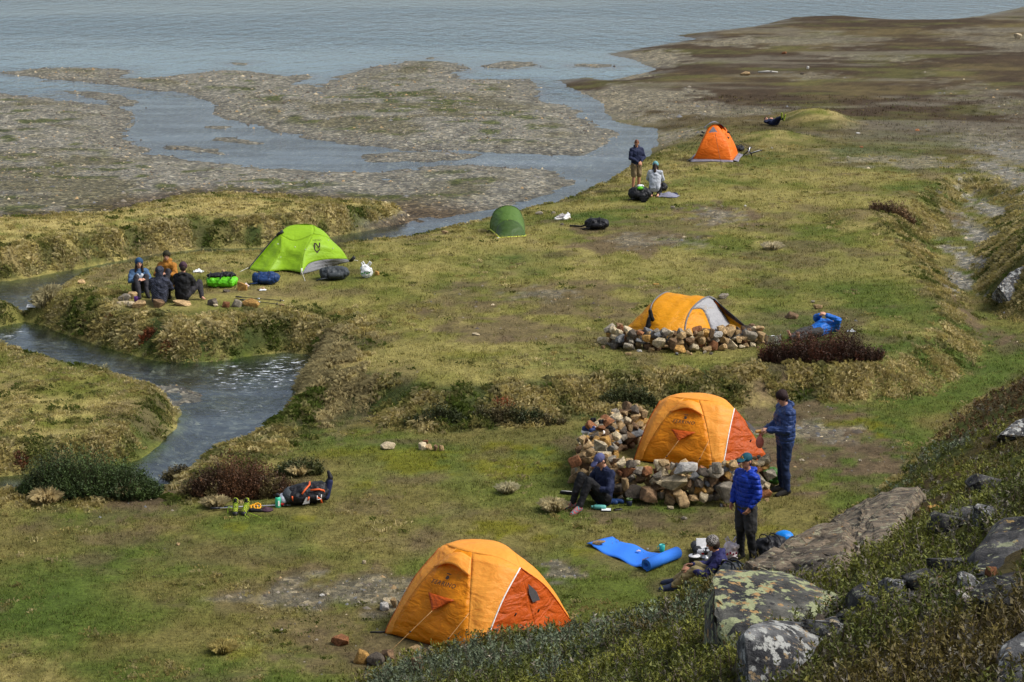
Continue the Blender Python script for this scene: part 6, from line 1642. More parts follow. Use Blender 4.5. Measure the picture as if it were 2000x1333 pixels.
def backpack(label, px, py, wp, hp, body, trim, rz=0.0, long=1.0, seed=0, name='backpack', lie=True, straps=2, strapm=None):
    """a pack lying on the ground: main bag, lid, pockets, webbing straps, shoulder strap and buckles"""
    p = hit(px, py); m_ = M_(p); L_, H_ = wp * m_, hp * m_ / .96
    root = thing(name, p, label, name.replace('_', ' '), None, rz)
    r = random.Random(seed)
    D_ = H_ * 1.05
    b = [('c', (-L_ * .28, 0, H_ * .46), H_ * .44, (L_ * .22, 0, H_ * .48), H_ * .46), ('c', (-L_ * .3, D_ * .22, H_ * .36), H_ * .34, (L_ * .28, D_ * .22, H_ * .38), H_ * .34), ('c', (-L_ * .25, -D_ * .22, H_ * .38), H_ * .34, (L_ * .25, -D_ * .2, H_ * .38), H_ * .36)]
    for k in range(5): b.append(('e', (r.uniform(-.3, .3) * L_, r.uniform(-.3, .3) * D_, H_ * r.uniform(.4, .75)), (H_ * .28, H_ * .22, H_ * .24)))
    blob('bag', b, body, root, max(.012, H_ * .05), 2, crease=H_ * .09, csize=H_ * .28)
    blob('lid', [('c', (L_ * .34, -D_ * .15, H_ * .48), H_ * .36, (L_ * .36, D_ * .18, H_ * .46), H_ * .36)], body, root, max(.012, H_ * .05), 2, crease=H_ * .07, csize=H_ * .25)
    blob('pocket', [('c', (-L_ * .12, -D_ * .52, H_ * .38), H_ * .20, (L_ * .14, -D_ * .52, H_ * .40), H_ * .2)], body, root, max(.012, H_ * .05), 2)
    for k in range(straps):
        x = L_ * (-.22 + .36 * k / max(1, straps - 1))
        ltube('strap', [Vector((x + .02 * math.sin(a * 2), -math.cos(a) * D_ * .66, H_ * .44 + math.sin(a) * H_ * .56)) for a in [math.pi * (-.1 + 1.1 * i / 10) for i in range(11)]], max(.008, H_ * .026), trim, root, 5)
    ltube('shoulder_strap', [Vector((-L_ * .2, -D_ * .5, H_ * .2)), Vector((-L_ * .45, -D_ * .62, H_ * .16)), Vector((-L_ * .58, -D_ * .45, H_ * .05))], max(.012, H_ * .05), strapm or body, root, 6)
    for k in (-1, 1): sub('buckle', box_mesh(.035, .018, .02, .004, 1), M_BLACKP, root, (L_ * .1 * k, -D_ * .68, H_ * .35))
    return root
# by the lime tent
p = hit(433, 559); m_ = M_(p)
root = thing('backpack', p, 'open black backpack in a lime green rain cover, beside the seated group', 'backpack')
L_, H_ = 70 * m_, 26 * m_
blob('rain_cover', [('c', (-.30 * L_, 0, H_ * .36), H_ * .36, (.32 * L_, 0, H_ * .38), H_ * .38), ('c', (-.26 * L_, -.16 * L_, H_ * .38), H_ * .36, (.26 * L_, -.16 * L_, H_ * .36), H_ * .36), ('c', (-.24 * L_, .14 * L_, H_ * .42), H_ * .34, (.26 * L_, .14 * L_, H_ * .42), H_ * .34), ('e', (0, 0, H_ * .5), (L_ * .42, L_ * .26, H_ * .32))], PK_LIME, root, .016, 2, crease=.035, csize=.10)
blob('bag', [('e', (-.12 * L_, -.02, H_ * .84), (L_ * .24, L_ * .20, H_ * .15)), ('e', (.16 * L_, .02, H_ * .86), (L_ * .22, L_ * .18, H_ * .20)), ('c', (-.36 * L_, 0, H_ * .78), H_ * .14, (.36 * L_, .05, H_ * .80), H_ * .14)], PK_BLACK, root, .016, 2, crease=.03, csize=.07)
for k in (-.3, 0.02, .3): ltube('strap', [Vector((k * L_, -.33 * L_, H_ * .7)), Vector((k * L_ + .02, -.15 * L_, H_ * 1.02)), Vector((k * L_, .1 * L_, H_ * 1.0))], .016, PK_BLACK, root)
backpack('dark blue backpack lying left of the lime tent entrance', 518, 555, 54, 25, PK_BLUE, PK_BLACK, .05, seed=3)
backpack('slate grey covered backpack lying in front of the lime tent', 652, 546, 58, 27, PK_GREY, PK_BLACK, .12, seed=4, straps=1)
def plastic_bag(label, px, py, wp, hp, m, ink=None, seed=0):
    p = hit(px, py); s = M_(p); W, H_ = wp * s, hp * s
    root = thing('plastic_bag', p, label, 'plastic bag')
    r = random.Random(seed)
    b = [('e', (0, 0, H_ * .33), (W * .46, W * .36, H_ * .34)), ('e', (-W * .1, 0, H_ * .55), (W * .36, W * .28, H_ * .28))]
    for k in range(7): b.append(('e', (r.uniform(-.35, .35) * W, -r.uniform(.05, .3) * W, H_ * r.uniform(.15, .7)), (W * .16, W * .12, H_ * .18), Matrix.Rotation(r.uniform(0, 3), 3, 'Y')))
    bb = blob('bag', b, m, root, max(.008, W * .045), 1, crease=W * .08, csize=W * .2)
    for s_ in (-1, 1): ltube('handle', [Vector((s_ * W * .22, 0, H_ * .72)), Vector((s_ * W * .34, .01, H_ * .93)), Vector((s_ * W * .24, .02, H_ * 1.0)), Vector((s_ * W * .1, .02, H_ * .8))], W * .055, m, root, 6)
    if ink is not None:
        for k in range(4):
            q = Vector((W * (-.28 + .17 * k), -W * .46, H_ * (.34 + .05 * (k % 2))))
            sub('print', flat_mesh([q + Vector(v) for v in ((-W * .06, 0, -H_ * .05), (W * .06, 0, -H_ * .05), (W * .05, 0, H_ * .06), (-W * .03, 0, H_ * .04))]), ink, root)
    return root
plastic_bag('white plastic shopping bag with green print right of the lime tent', 716, 543, 28, 32, PK_WHITE, mat('green_ink', (.05, .22, .06), .6), 3)
# trekking poles
def poles(label, pts, r=.009, m=None, tipm=None, name='trekking_poles'):
    a, b_ = [hit(*q) for q in pts]
    a.z += .05; b_.z += .03
    root = thing(name, a.lerp(b_, .5), label, 'trekking pole')
    for k in (0,):
        ltube_w = tube('shaft', line(a, b_, 5), r, m or M_BLACKP, root)
        d = (b_ - a).normalized()
        tube('grip', [a - d * .02, a + d * .13], r * 2.1, M_BLACKP, root); tube('basket', [b_ - d * .07, b_ - d * .055], r * 4.0, M_BLACKP, root, 8); tube('tip', [b_ - d * .06, b_ + d * .02], r * .6, PK_SILVER, root)
        tube('wrist_strap', [a, a + Vector((.03, .03, .01)), a + d * .06 + Vector((.05, .04, .0)), a + d * .02], .006, M_BLACKP, root)
        tube('lock', [a.lerp(b_, .45), a.lerp(b_, .5)], r * 1.8, PK_SILVER, root)
    return root
poles('black trekking pole resting on the grey rock, farther of the two', [(462, 584), (553, 590)], name='trekking_pole')
poles('black trekking pole resting on the grey rock, nearer of the two', [(470, 590), (546, 597)], name='trekking_pole')
# mug, scraps and a white board
p = hit(266, 589); root = thing('mug', p, 'purple mug among the stones at the seated group', 'mug')
sub('cup', lathe_mesh([(.045, 0), (.05, .02), (.052, .12), (.046, .12), (.042, .02)]), mat('purple_plastic', (.08, .015, .14), .4), root); ltube('handle', [Vector((.05, 0, .1)), Vector((.085, 0, .085)), Vector((.085, 0, .045)), Vector((.05, 0, .03))], .008, mat('purple_plastic', (0, 0, 0)), root)
def crumple(name, label, cat, px, py, wp, hp, m, seed=0, group=None):
    """crumpled sheet or rag lying on the ground"""
    p = hit(px, py); s = M_(p); W, H_ = wp * s / 2, hp * s
    r = random.Random(seed)
    root = thing(name, p, label, cat, group)
    bm = bmesh.new(); bmesh.ops.create_grid(bm, x_segments=12, y_segments=9, size=1)
    a1, a2 = r.uniform(0, 6), r.uniform(0, 6)
    for v in bm.verts:
        x, y = v.co.x, v.co.y
        v.co = Vector((x * W * (1 + .15 * math.sin(4 * y + a1)), y * W * .8 * (1 + .2 * math.sin(3 * x + a2)), .02 + H_ * .5 * max(0, (1 - x * x) * (1 - y * y)) * (.5 + .5 * math.sin(5 * x + a1) * math.cos(4 * y + a2) + .4 * r.random())))
    me = bpy.data.meshes.new('sheet'); bm.to_mesh(me); bm.free()
    for q in me.polygons: q.use_smooth = True
    o = sub('sheet', me, m, root); so = o.modifiers.new('t', 'SOLIDIFY'); so.thickness = .006
    return root
crumple('rag', 'white crumpled rag behind the lime rain cover', 'rag', 387, 532, 20, 10, PK_WHITE, 1)
crumple('wrapper', 'pinkish white wrapper on the yellow brown rock by the rain cover', 'wrapper', 478, 561, 16, 14, cloth('pink_white_wrap', (.5, .40, .38)), 2)
crumple('paper_scrap', 'white paper scrap on the grass below the blue backpack', 'paper', 513, 568, 14, 5, PK_WHITE, 3)
p = hit(64, 601); root = thing('cutting_board', p + Vector((0, 0, .03)), 'white board lying on the grass at the left bank', 'board')
sub('board', box_mesh(22 * M_(p), .28, .018, .006, 2), mat('white_board', (.62, .62, .60), .5), root, (0, 0, .01), (.05, .03, .15)); sub('rim', box_mesh(22 * M_(p) * .8, .22, .006, .002, 1), mat('pale_board', (.5, .5, .48), .5), root, (0, 0, .022), (.05, .03, .15))
# by the dark green tent
backpack('black backpack lying on the grass right of the dark green tent', 1165, 448, 46, 23, PK_BLACK, PK_BLACK, -.05, seed=6)
p = hit(1135, 446); q = hit(1113, 443); tube('loose_strap', [p + Vector((.25, 0, .12)), p + Vector((0, 0, .05)), q + Vector((0, 0, .03))], .028, PK_BLACK, [o for o in COL.objects if o.get('label', '').startswith('black backpack lying on the grass right')][0])
def shoe_shape(root, loc, rz, s, upper, sole, lace=None, high=True, tongue=None):
    """one boot: sole, upper with shaft, tongue and laces; length about .29 * s along local +y"""
    e = bpy.data.objects.new('shoe', None)
    c, sn = math.cos(rz), math.sin(rz)
    T_ = lambda x, y, z: Vector(loc) + Vector((x * c - y * sn, x * sn + y * c, z)) * s
    def cc(a, r1, b_, r2): return ('c', T_(*a), r1 * s, T_(*b_), r2 * s)
    up = [cc((0, -.10, .065), .045, (0, .10, .05), .042), cc((0, -.10, .09), .045, (0, .02, .085), .042)]
    if high: up += [cc((0, -.095, .10), .046, (0, -.10, .165), .046)]
    u = blob('upper', up, upper, root, .011 * s, 2)
    blob('sole', [cc((0, -.11, .022), .048, (0, .0, .022), .044), cc((0, 0, .022), .044, (0, .125, .022), .046)], sole, root, .011 * s, 1)
    blob('tongue', [cc((0, -.05, .13), .026, (0, -.055, .19 if high else .14), .026)], tongue or upper, root, .009 * s, 1)
    if lace:
        for k in range(4):
            y, z = -.03 + .03 * k, .135 - .018 * k
            put('lace', tube_mesh([[T_(-.03, y, z), T_(0, y + .012, z + .012), T_(.03, y + .02, z - .002)]], .006 * s, 5), lace, root, False)
    return u
p = hit(1103, 430); root = thing('trainers', p, 'pair of white and dark trainers left of the black backpack', 'shoes')
shoe_shape(root, (-.13, 0, .02), 1.9, 1.15, cloth('white_dark_shoe', (.10, .08, .08), check=(.5, .48, .48)), M_WHITE, M_WHITE, False); shoe_shape(root, (.06, .05, .03), 2.6, 1.15, cloth('white_shoe', (.55, .55, .55)), M_WHITE, None, False)
# by the far pair
root = backpack('black backpack with green and white tops beside the standing person in shorts', 1249, 391, 38, 27, PK_BLACK, M_BLACKP, 0, seed=8)
s_ = M_(hit(1249, 391))
blob('green_top', [('e', (.02, -.12, 24 * s_), (.12, .09, .06))], PK_LIME, root, .015, 2, label='lime green top of the pack'); blob('white_top', [('e', (.03, .05, 27 * s_), (.12, .08, .05))], PK_WHITE, root, .015, 2)
sub('camera_pouch', box_mesh(.24, .16, .2, .04, 2), PK_BLACK, root, (.1, -.45, .1))
backpack('small black pack right of the kneeling person', 1291, 374, 18, 18, PK_BLACK, M_BLACKP, 0, seed=9)
crumple('jacket', 'mauve grey jacket spread on the grass beside the kneeling person', 'jacket', 1303, 384, 44, 15, PK_MAUVE, 4)
crumple('rag', 'navy rag at the right end of the spread mauve jacket', 'rag', 1318, 381, 12, 9, NAVY, 6)
p = hit(1263, 379); root = thing('sleeping_mat', p + Vector((0, 0, .06)), 'rolled white mat between the kneeling person and the black pack', 'mat')
ltube('roll', [Vector((-.2, 0, 0)), Vector((.15, .05, 0))], .075, M_WHITE, root, 12); ltube('band', [Vector((-.05, .0, 0)), Vector((-.03, .0, 0))], .08, M_BLACKP, root, 12)
# beside the far tent
p = hit(1466, 306); root = thing('pole_bundle', p, 'folded black and silver pole bundle right of the far orange tent', 'pole bundle')
for (a, b_, mm_) in (((-.28, 0, .03), (.05, .1, .34), M_BLACKP), ((-.12, 0, .03), (-.02, .1, .34), PK_SILVER), ((.05, 0, .03), (-.1, .1, .3), M_BLACKP), ((-.02, 0, .1), (.42, .0, .24), M_BLACKP), ((-.2, .1, .03), (.36, .2, .2), PK_SILVER)): ltube('leg', [Vector(a), Vector(b_)], .022, mm_, root)
backpack('dark bundle against the right side of the far orange tent', 1444, 296, 16, 12, PK_BLACK, M_BLACKP, .4, seed=11, name='bundle')
p = hit(1500, 143); root = thing('driftwood', p + Vector((0, 0, .05)), 'bleached driftwood stick on the brown heath plain', 'driftwood')
ltube('stick', [Vector((-.55, 0, 0)), Vector((0, .05, .03)), Vector((.55, 0, .0))], [.05, .06, .035], mat('bleached_wood', (.42, .40, .36), .8), root); ltube('branch', [Vector((.1, .04, .03)), Vector((.25, -.1, .08))], [.03, .015], mat('bleached_wood', (0, 0, 0)), root)
# near left: pack, boots, bottle, poles
p = hit(604, 982); s = M_(p)
root = thing('backpack', p, 'black backpack with orange straps lying on its side near the russet bush', 'backpack', None, .22)
U = 94 * s / .80
b = [('c', (-.22, 0, .16), .15, (.18, 0, .19), .17), ('c', (-.20, .10, .16), .13, (.22, .10, .18), .14), ('c', (-.24, -.09, .13), .12, (.14, -.10, .16), .13), ('e', (.0, 0, .27), (.2, .13, .07)), ('e', (-.1, -.12, .2), (.12, .06, .09))]
sc_ = U
def S_(v): return tuple(c * sc_ for c in v)
def Sb(q): return (q[0], S_(q[1]), q[2] * sc_, S_(q[3]), q[4] * sc_) if q[0] == 'c' else (q[0], S_(q[1]), S_(q[2])) + tuple(q[3:])
blob('bag', [Sb(q) for q in b], PK_BLACK, root, .014, 3, crease=.03)
blob('lid', [Sb(('c', (-.33, -.04, .14), .12, (-.30, .08, .15), .125))], PK_GREY, root, .014, 2)
blob('rolled_sack', [Sb(('c', (-.43, -.06, .10), .075, (-.42, .08, .10), .075))], cloth('pale_sack', (.40, .42, .48)), root, .014, 2); blob('red_patch', [Sb(('e', (-.46, -.08, .04), (.05, .05, .035)))], cloth('red_nylon', (.42, .02, .02)), root, .012, 1)
blob('hip_belt', [Sb(('c', (.26, .02, .22), .05, (.36, .0, .40), .045)), Sb(('c', (.36, 0, .40), .045, (.33, .02, .50), .03))], PK_BLACK, root, .012, 2); blob('back_pad', [Sb(('c', (.27, -.04, .10), .07, (.35, -.02, .34), .05))], cloth('dark_blue_mesh', (.015, .02, .06)), root, .012, 2)
for pth in ([(-.14, -.22, .22), (-.08, -.17, .28), (.0, -.1, .335), (.02, .05, .34)], [(.0, -.19, .27), (.14, -.20, .28), (.22, -.16, .24), (.27, -.10, .14)], [(.10, -.25, .16), (.16, -.24, .12), (.18, -.22, .05)], [(-.30, -.17, .18), (-.28, -.17, .10)], [(-.05, -.26, .12), (-.03, -.25, .18)]):
    ltube('strap', [Vector(S_(v)) for v in pth], .013 * sc_ * 1.3, PK_ORANGE, root, 5)
sub('side_pocket', flat_mesh([Vector(S_(v)) for v in ((-.14, -.262, .06), (-.03, -.262, .07), (-.02, -.25, .16), (-.08, -.252, .17))], .012), cloth('pale_grey_nylon', (.34, .33, .31)), root)
for q in ([(.10, -.262, .12), (.17, -.25, .13)], [(.17, -.25, .13), (.175, -.24, .20)], [(.10, -.262, .12), (.105, -.255, .19)]): ltube('reflective_mark', [Vector(S_(v)) for v in q], .008, M_WHITE, root, 4)
p = hit(470, 1003); root = thing('hiking_boots', p, 'pair of black and neon yellow hiking boots before the russet bush', 'boots')
for x, rz in ((-.085, math.pi + .1), (.085, math.pi - .1)): shoe_shape(root, (x, 0, .012), rz, 1.1, NEONB, M_BLACKP, NEON, True, cloth('black_tongue', (.01, .01, .01)))
for pth in ([(-.13, -.05, .1), (-.19, -.1, .14), (-.2, -.12, .03)], [(.12, -.12, .06), (.1, -.2, .03), (.17, -.27, .01), (.12, -.34, .01)], [(.14, -.1, .05), (.3, -.2, .015), (.42, -.33, .01), (.45, -.36, .01)]): ltube('loose_lace', [Vector(v) for v in spl(pth, 9)], .006, NEON, root, 5)
p = hit(543, 991); root = thing('water_bottle', p, 'mint green water bottle with black cap standing before the russet bush', 'bottle')
sub('bottle', lathe_mesh([(.042, 0), (.048, .01), (.048, .15), (.042, .175), (.03, .185)]), GREENP, root); sub('cap', lathe_mesh([(.036, 0), (.036, .045), (.028, .055)]), M_BLACKP, root, (0, 0, .185)); sub('print', box_mesh(.028, .004, .09, .001, 1), M_WHITE, root, (.022, -.046, .08), (0, 0, .4)); ltube('loop', [Vector((-.03, 0, .2)), Vector((-.07, 0, .22)), Vector((-.06, 0, .16))], .006, M_BLACKP, root)
poles('trekking pole lying in front of the boots, nearer the russet bush', [(414, 999), (560, 989)], .011, PK_SILVER, name='trekking_pole')
poles('trekking pole lying behind the boots and bottle', [(440, 996), (566, 990)], .010, PK_SILVER, name='trekking_pole')
p = hit(497, 999); root = thing('strapped_gear', p, 'yellow and black strapped gear beside the neon boots', 'gear')
for k in range(3): ltube('yellow_loop', [Vector((.06 * math.cos(a) + .05 * k - .05, .04 * math.sin(a), .05 + .04 * math.sin(a) + .02 * k)) for a in [i * .7 for i in range(10)]], .014, YELP, root)
blob('black_pouch', [('c', (-.05, -.05, .035), .04, (.12, -.06, .03), .035)], PK_BLACK, root, .012, 2)
crumple('hat', 'dark purple hat on the grass between boots and bottle', 'hat', 520, 998, 26, 12, PLUM, 7)
# sleeping mat with stones
ca, cb, cc_, cd = gp(1146, 1068, ZF), gp(1196, 1053, ZF), gp(1312, 1092, ZF), gp(1258, 1114, ZF)
def onmat(u, v):
    q = ca.lerp(cd, u).lerp(cb.lerp(cc_, u), v); return Vector((q.x, q.y, gz(q.x, q.y)))
root = thing('sleeping_mat', onmat(.5, .5), 'bright blue foam sleeping mat half unrolled on the grass', 'mat')
V, F = [], []
nu, nv = 24, 8
for i in range(nu + 1):
    u = i / nu
    for j in range(nv + 1):
        q = onmat(u, j / nv); V.append((q.x, q.y, q.z + .018 + .018 * math.sin(u * 14 + j * .3) * (u < .95) + .05 * max(0, u - .86) / .14 + (.03 * (1 - j / nv) if u < .1 else 0)))
for i in range(nu):
    for j in range(nv): F.append((i * (nv + 1) + j, (i + 1) * (nv + 1) + j, (i + 1) * (nv + 1) + j + 1, i * (nv + 1) + j + 1))
me = bpy.data.meshes.new('pad'); me.from_pydata(V, [], F)
for q in me.polygons: q.use_smooth = True
o = put('pad', me, MATB, root); so = o.modifiers.new('t', 'SOLIDIFY'); so.thickness = .012
a, b_ = onmat(1.0, -.03), onmat(1.0, 1.10)
ax = (b_ - a).normalized(); side = Vector((ax.y, -ax.x, 0))
if side.dot(cd - ca) < 0: side = -side
V, F = [], []
turns, ns, R0 = 2.6, 60, .088
for i in range(ns + 1):
    t = i / ns; an = -math.pi / 2 + t * turns * 2 * math.pi; rr = R0 * (1 - .62 * t)
    for j, base in enumerate((a, b_)):
        c0 = base + Vector((0, 0, R0 + .02)) + side * .05
        V.append(tuple(c0 + side * (math.cos(an) * rr) + Vector((0, 0, math.sin(an) * rr))))
for i in range(ns): F.append((2 * i, 2 * i + 2, 2 * i + 3, 2 * i + 1))
me = bpy.data.meshes.new('roll'); me.from_pydata(V, [], F)
for q in me.polygons: q.use_smooth = True
o = put('rolled_end', me, MATB, root); so = o.modifiers.new('t', 'SOLIDIFY'); so.thickness = .014
for (px, py, wp, hp, tn, lab) in ((1170, 1064, 25, 10, 'tan', 'tan stone holding down the far end of the blue mat'), (1269, 1099, 29, 15, 'brown', 'brown stone holding down the blue mat near its roll')):
    p = gp(px, py, ZF + .05); s = M_(p)
    tag(stone('rock', (p.x, p.y, gz(p.x, p.y) + .045 + hp * s * .32), (wp * s * 1.1, wp * s * .55, hp * s * 1.1), None, (.0, .0, .25), tone(rnd, [tn]), var=5), lab, 'rock')
crumple('tissue', 'small white and purple packet lying on the blue mat', 'packet', 1247, 1082, 8, 4, cloth('packet', (.5, .42, .5)), 8).location.z += .03
p = hit(1265, 1075); tag(stone('stone_chip', p + Vector((0, 0, .02)), .04, None, None, (.7, .69, .5, 1)), 'tiny cream cube beside the blue mat', 'food')
p = hit(1293, 1078); root = thing('mug', p, 'teal plastic mug with a spoon on the grass right of the blue mat', 'mug')
sub('cup', lathe_mesh([(.036, 0), (.04, .01), (.048, .12), (.044, .12), (.036, .015)]), TEALP, root); ltube('spoon', [Vector((.0, 0, .03)), Vector((.05, .0, .13)), Vector((.075, .0, .15))], .006, M_BLACKP, root); ltube('handle', [Vector((-.046, 0, .1)), Vector((-.075, -.01, .085)), Vector((-.07, -.01, .05)), Vector((-.042, 0, .035))], .007, TEALP, root)
# kitchen around the seated camper
def flat_at(px, py): q = gp(px, py, ZF); return Vector((q.x, q.y, gz(q.x, q.y)))
p = flat_at(1356, 1104); root = thing('cooking_pot', p, 'dark cooking pot with pale rim in front of the seated camper', 'pot')
sub('pot', lathe_mesh([(.075, 0), (.085, .01), (.088, .13), (.095, .135), (.095, .142), (.078, .142), (.074, .02)]), mat('dark_pot', (.03, .03, .032), .4), root); sub('lid', lathe_mesh([(.094, .143), (.092, .152), (.02, .162)]), mat('pale_lid', (.62, .61, .60), .45), root); ltube('handle', [Vector((-.03, -.02, .175)), Vector((.04, .03, .175))], .012, M_BLACKP, root); ltube('side_handle', [Vector((.09, 0, .1)), Vector((.16, -.03, .11))], .01, M_BLACKP, root)
p = flat_at(1378, 1098); root = thing('gas_stove', p, 'small silver gas stove with black burner beside the pot', 'stove')
sub('canister', lathe_mesh([(.05, 0), (.055, .01), (.055, .07), (.03, .09), (.016, .095), (.016, .11)]), PK_SILVER, root); sub('burner', lathe_mesh([(.02, .11), (.035, .15), (.035, .165), (.012, .17), (.012, .22), (.022, .225)]), M_BLACKP, root)
for k in range(3): a = k * 2.1; ltube('arm', [Vector((0, 0, .14)), Vector((.07 * math.cos(a), .07 * math.sin(a), .165))], .006, M_BLACKP, root)
p = flat_at(1377, 1086); root = thing('food_box', p, 'white open food box behind the gas stove', 'box')
sub('box', box_mesh(.26, .24, .12, .015, 2), mat('white_card', (.62, .61, .60), .7), root, (0, 0, .06)); sub('flap', box_mesh(.26, .02, .14, .004, 1), mat('white_card', (0, 0, 0)), root, (0, .15, .17), (-.5, 0, 0)); sub('jar', lathe_mesh([(.03, 0), (.032, .07), (.02, .08)]), PK_SILVER, root, (.05, 0, .12)); sub('red_print', box_mesh(.1, .004, .03, .001, 1), cloth('red_nylon', (0, 0, 0)), root, (-.02, -.123, .08))
p = flat_at(1362, 1080); root = thing('sleeping_mat', p + Vector((0, 0, .07)), 'rolled dark ridged mat behind the pot', 'mat')
ltube('roll', [Vector((.02, -.16, 0)), Vector((-.02, .22, .0))], .075, mat('ridged_grey_foam', (.04, .04, .042), .8, .25, 50, .6, 90), root, 14); ltube('band', [Vector((0, .0, 0)), Vector((0, .03, .0))], .08, M_BLACKP, root, 14)
plastic_bag('white and pink plastic bag behind the seated camper', 1428, 1092, 34, 44, cloth('pinkish_plastic_bag', (.62, .54, .55), rough=.35), mat('red_ink', (.35, .02, .06), .6), 5)
backpack('small dark grey daypack leaning behind the seated camper', 1432, 1136, 46, 40, PK_GREY, PK_BLACK, .3, seed=13, name='daypack')
root = backpack('black backpack with yellow zips at the foot of the sloping slab', 1506, 1091, 54, 46, PK_BLACK, PK_BLACK, .25, seed=14)
s = M_(hit(1506, 1091))
for k in range(4): ltube('zip_pull', [Vector((-.2 + .1 * k, -.34, .16 + .04 * (k % 2))), Vector((-.18 + .1 * k, -.36, .07 + .04 * (k % 2)))], .009, YELP, root)
p = hit(1508, 1085); q = at(1532, 1046, p.y + .1)
root = thing('stuff_sack', q - Vector((0, 0, .1)), 'bright blue stuff sack on top of the black backpack with yellow zips', 'sack')
blob('sack', [('e', (0, 0, .08), (.15, .13, .10)), ('e', (.07, -.04, .06), (.09, .08, .08)), ('e', (-.07, .02, .07), (.09, .09, .09))], cloth('bright_blue_nylon', (.005, .17, .55), rough=.4), root, .013, 2); ltube('draw_cord', [Vector((-.16, -.02, .05)), Vector((-.05, -.13, .02)), Vector((.12, -.10, .0))], .008, M_WHITE, root)
# sacks at the tent door
def sack(label, px, py, wp, hp, m, seed):
    p = gp(px, py, ZF); p.z = gz(p.x, p.y); s = M_(p); W, H_ = wp * s, hp * s
    root = thing('stuff_sack', p, label, 'sack'); r = random.Random(seed)
    b = [('c', (-W * .22, 0, H_ * .45), H_ * .42, (W * .22, 0, H_ * .48), H_ * .44)] + [('e', (r.uniform(-.35, .35) * W, -.08 - r.uniform(0, .1), r.uniform(.3, .8) * H_), (W * .16, .1, H_ * .2)) for _ in range(6)]
    blob('sack', b, m, root, .015, 2, crease=.03); ltube('draw_cord', [Vector((W * .45, -.05, H_ * .55)), Vector((W * .56, -.12, H_ * .35)), Vector((W * .5, -.16, H_ * .1))], .009, M_BLACKP, root); blob('tied_neck', [('c', (W * .42, 0, H_ * .52), H_ * .2, (W * .55, -.02, H_ * .55), H_ * .12)], m, root, .015, 1)
sack('purple stuff sack at the rust door of the orange tent', 1434, 928, 34, 26, PK_PURPLE, 1)
sack('large dark green sack between the two standing campers', 1496, 946, 52, 38, PK_GREEN, 2)
# on and beside the windbreak
def on_wall(px, py, Y): return at(px, py, Y)
yw = gp(1165, 905, ZF).y + .1
p = on_wall(1173, 841, yw + .35); root = thing('hiking_boots', p, 'pair of black hiking boots on top of the stone windbreak', 'boots')
shoe_shape(root, (-.05, .06, 0), -1.9, 1.05, BLACKC, M_BLACKP, M_BLACKP); shoe_shape(root, (.10, -.04, 0), -1.6, 1.05, BLACKC, M_BLACKP, M_BLACKP)
p = on_wall(1158, 847, yw + .1); root = thing('trainers', p, 'pair of dark blue trainers on the windbreak below the black boots', 'shoes')
shoe_shape(root, (-.06, .05, 0), -1.4, 1.0, cloth('blue_trainer', (.03, .05, .14)), M_WHITE, M_WHITE, False); shoe_shape(root, (.06, -.05, 0), -1.25, 1.0, cloth('blue_trainer', (0, 0, 0)), M_WHITE, M_WHITE, False)
p = hit(1172, 996); root = thing('water_bottle', p + Vector((0, 0, .045)), 'teal translucent bottle lying on the grass by the seated person', 'bottle')
ltube('bottle', [Vector((-.11, .02, 0)), Vector((-.08, .015, 0)), Vector((.08, -.01, 0)), Vector((.10, -.012, 0))], [.03, .042, .042, .03], mat('pale_teal_plastic', (.10, .34, .30), .3), root, 12); ltube('cap', [Vector((-.15, .027, 0)), Vector((-.11, .02, 0))], .024, mat('pale_teal_plastic', (0, 0, 0)), root, 12)
p = hit(1184, 998); root = thing('notebook', p + Vector((0, 0, .015)), 'small white notebook on the grass below the lying bottle', 'notebook')
sub('cover', box_mesh(.17, .13, .012, .002, 1), M_BLACKP, root, (0, 0, 0), (.04, 0, -.1)); sub('page', box_mesh(.155, .115, .006, .001, 1), PK_WHITE, root, (0, 0, .009), (.04, 0, -.1))
p = hit(1207, 997); root = thing('phone', p + Vector((0, 0, .015)), 'dark phone on the grass right of the notebook', 'phone')
sub('case', box_mesh(.15, .08, .012, .005, 2), mat('brown_case', (.03, .018, .012), .5), root, (0, 0, 0), (.05, 0, .45)); sub('screen', box_mesh(.13, .065, .004, .001, 1), mat('glass_black', (.006, .006, .007), .12, bump=0), root, (0, 0, .007), (.05, 0, .45))
p = hit(1197, 984); root = thing('slippers', p, 'pair of dark blue slippers on the grass by the windbreak', 'slippers')
for k, (x, rz) in enumerate(((-.05, 1.2), (.06, 1.35))): blob('slipper', [('c', (x - .09, .05 * k, .03), .045, (x + .09, .05 * k - .03, .03), .05)], PK_BLUE, root, .012, 2)
p = hit(1229, 988); root = thing('mug', p, 'dark mug with green rim at the foot of the windbreak', 'mug')
sub('cup', lathe_mesh([(.04, 0), (.046, .01), (.052, .11), (.046, .11), (.04, .02)]), mat('dark_navy_plastic', (.01, .015, .03), .4), root); sub('rim', lathe_mesh([(.053, .1), (.054, .125), (.047, .125), (.047, .1)]), mat('moss_plastic', (.06, .11, .02), .5), root)
p = hit(1108, 966); root = thing('pouch', p, 'black zipped pouch on the grass left of the seated person', 'pouch')
blob('pouch', [('c', (-.10, .03, .03), .032, (.08, -.03, .035), .036)], PK_BLACK, root, .01, 2); ltube('zip', [Vector((-.1, 0, .065)), Vector((.08, -.06, .068))], .006, M_WHITE, root)
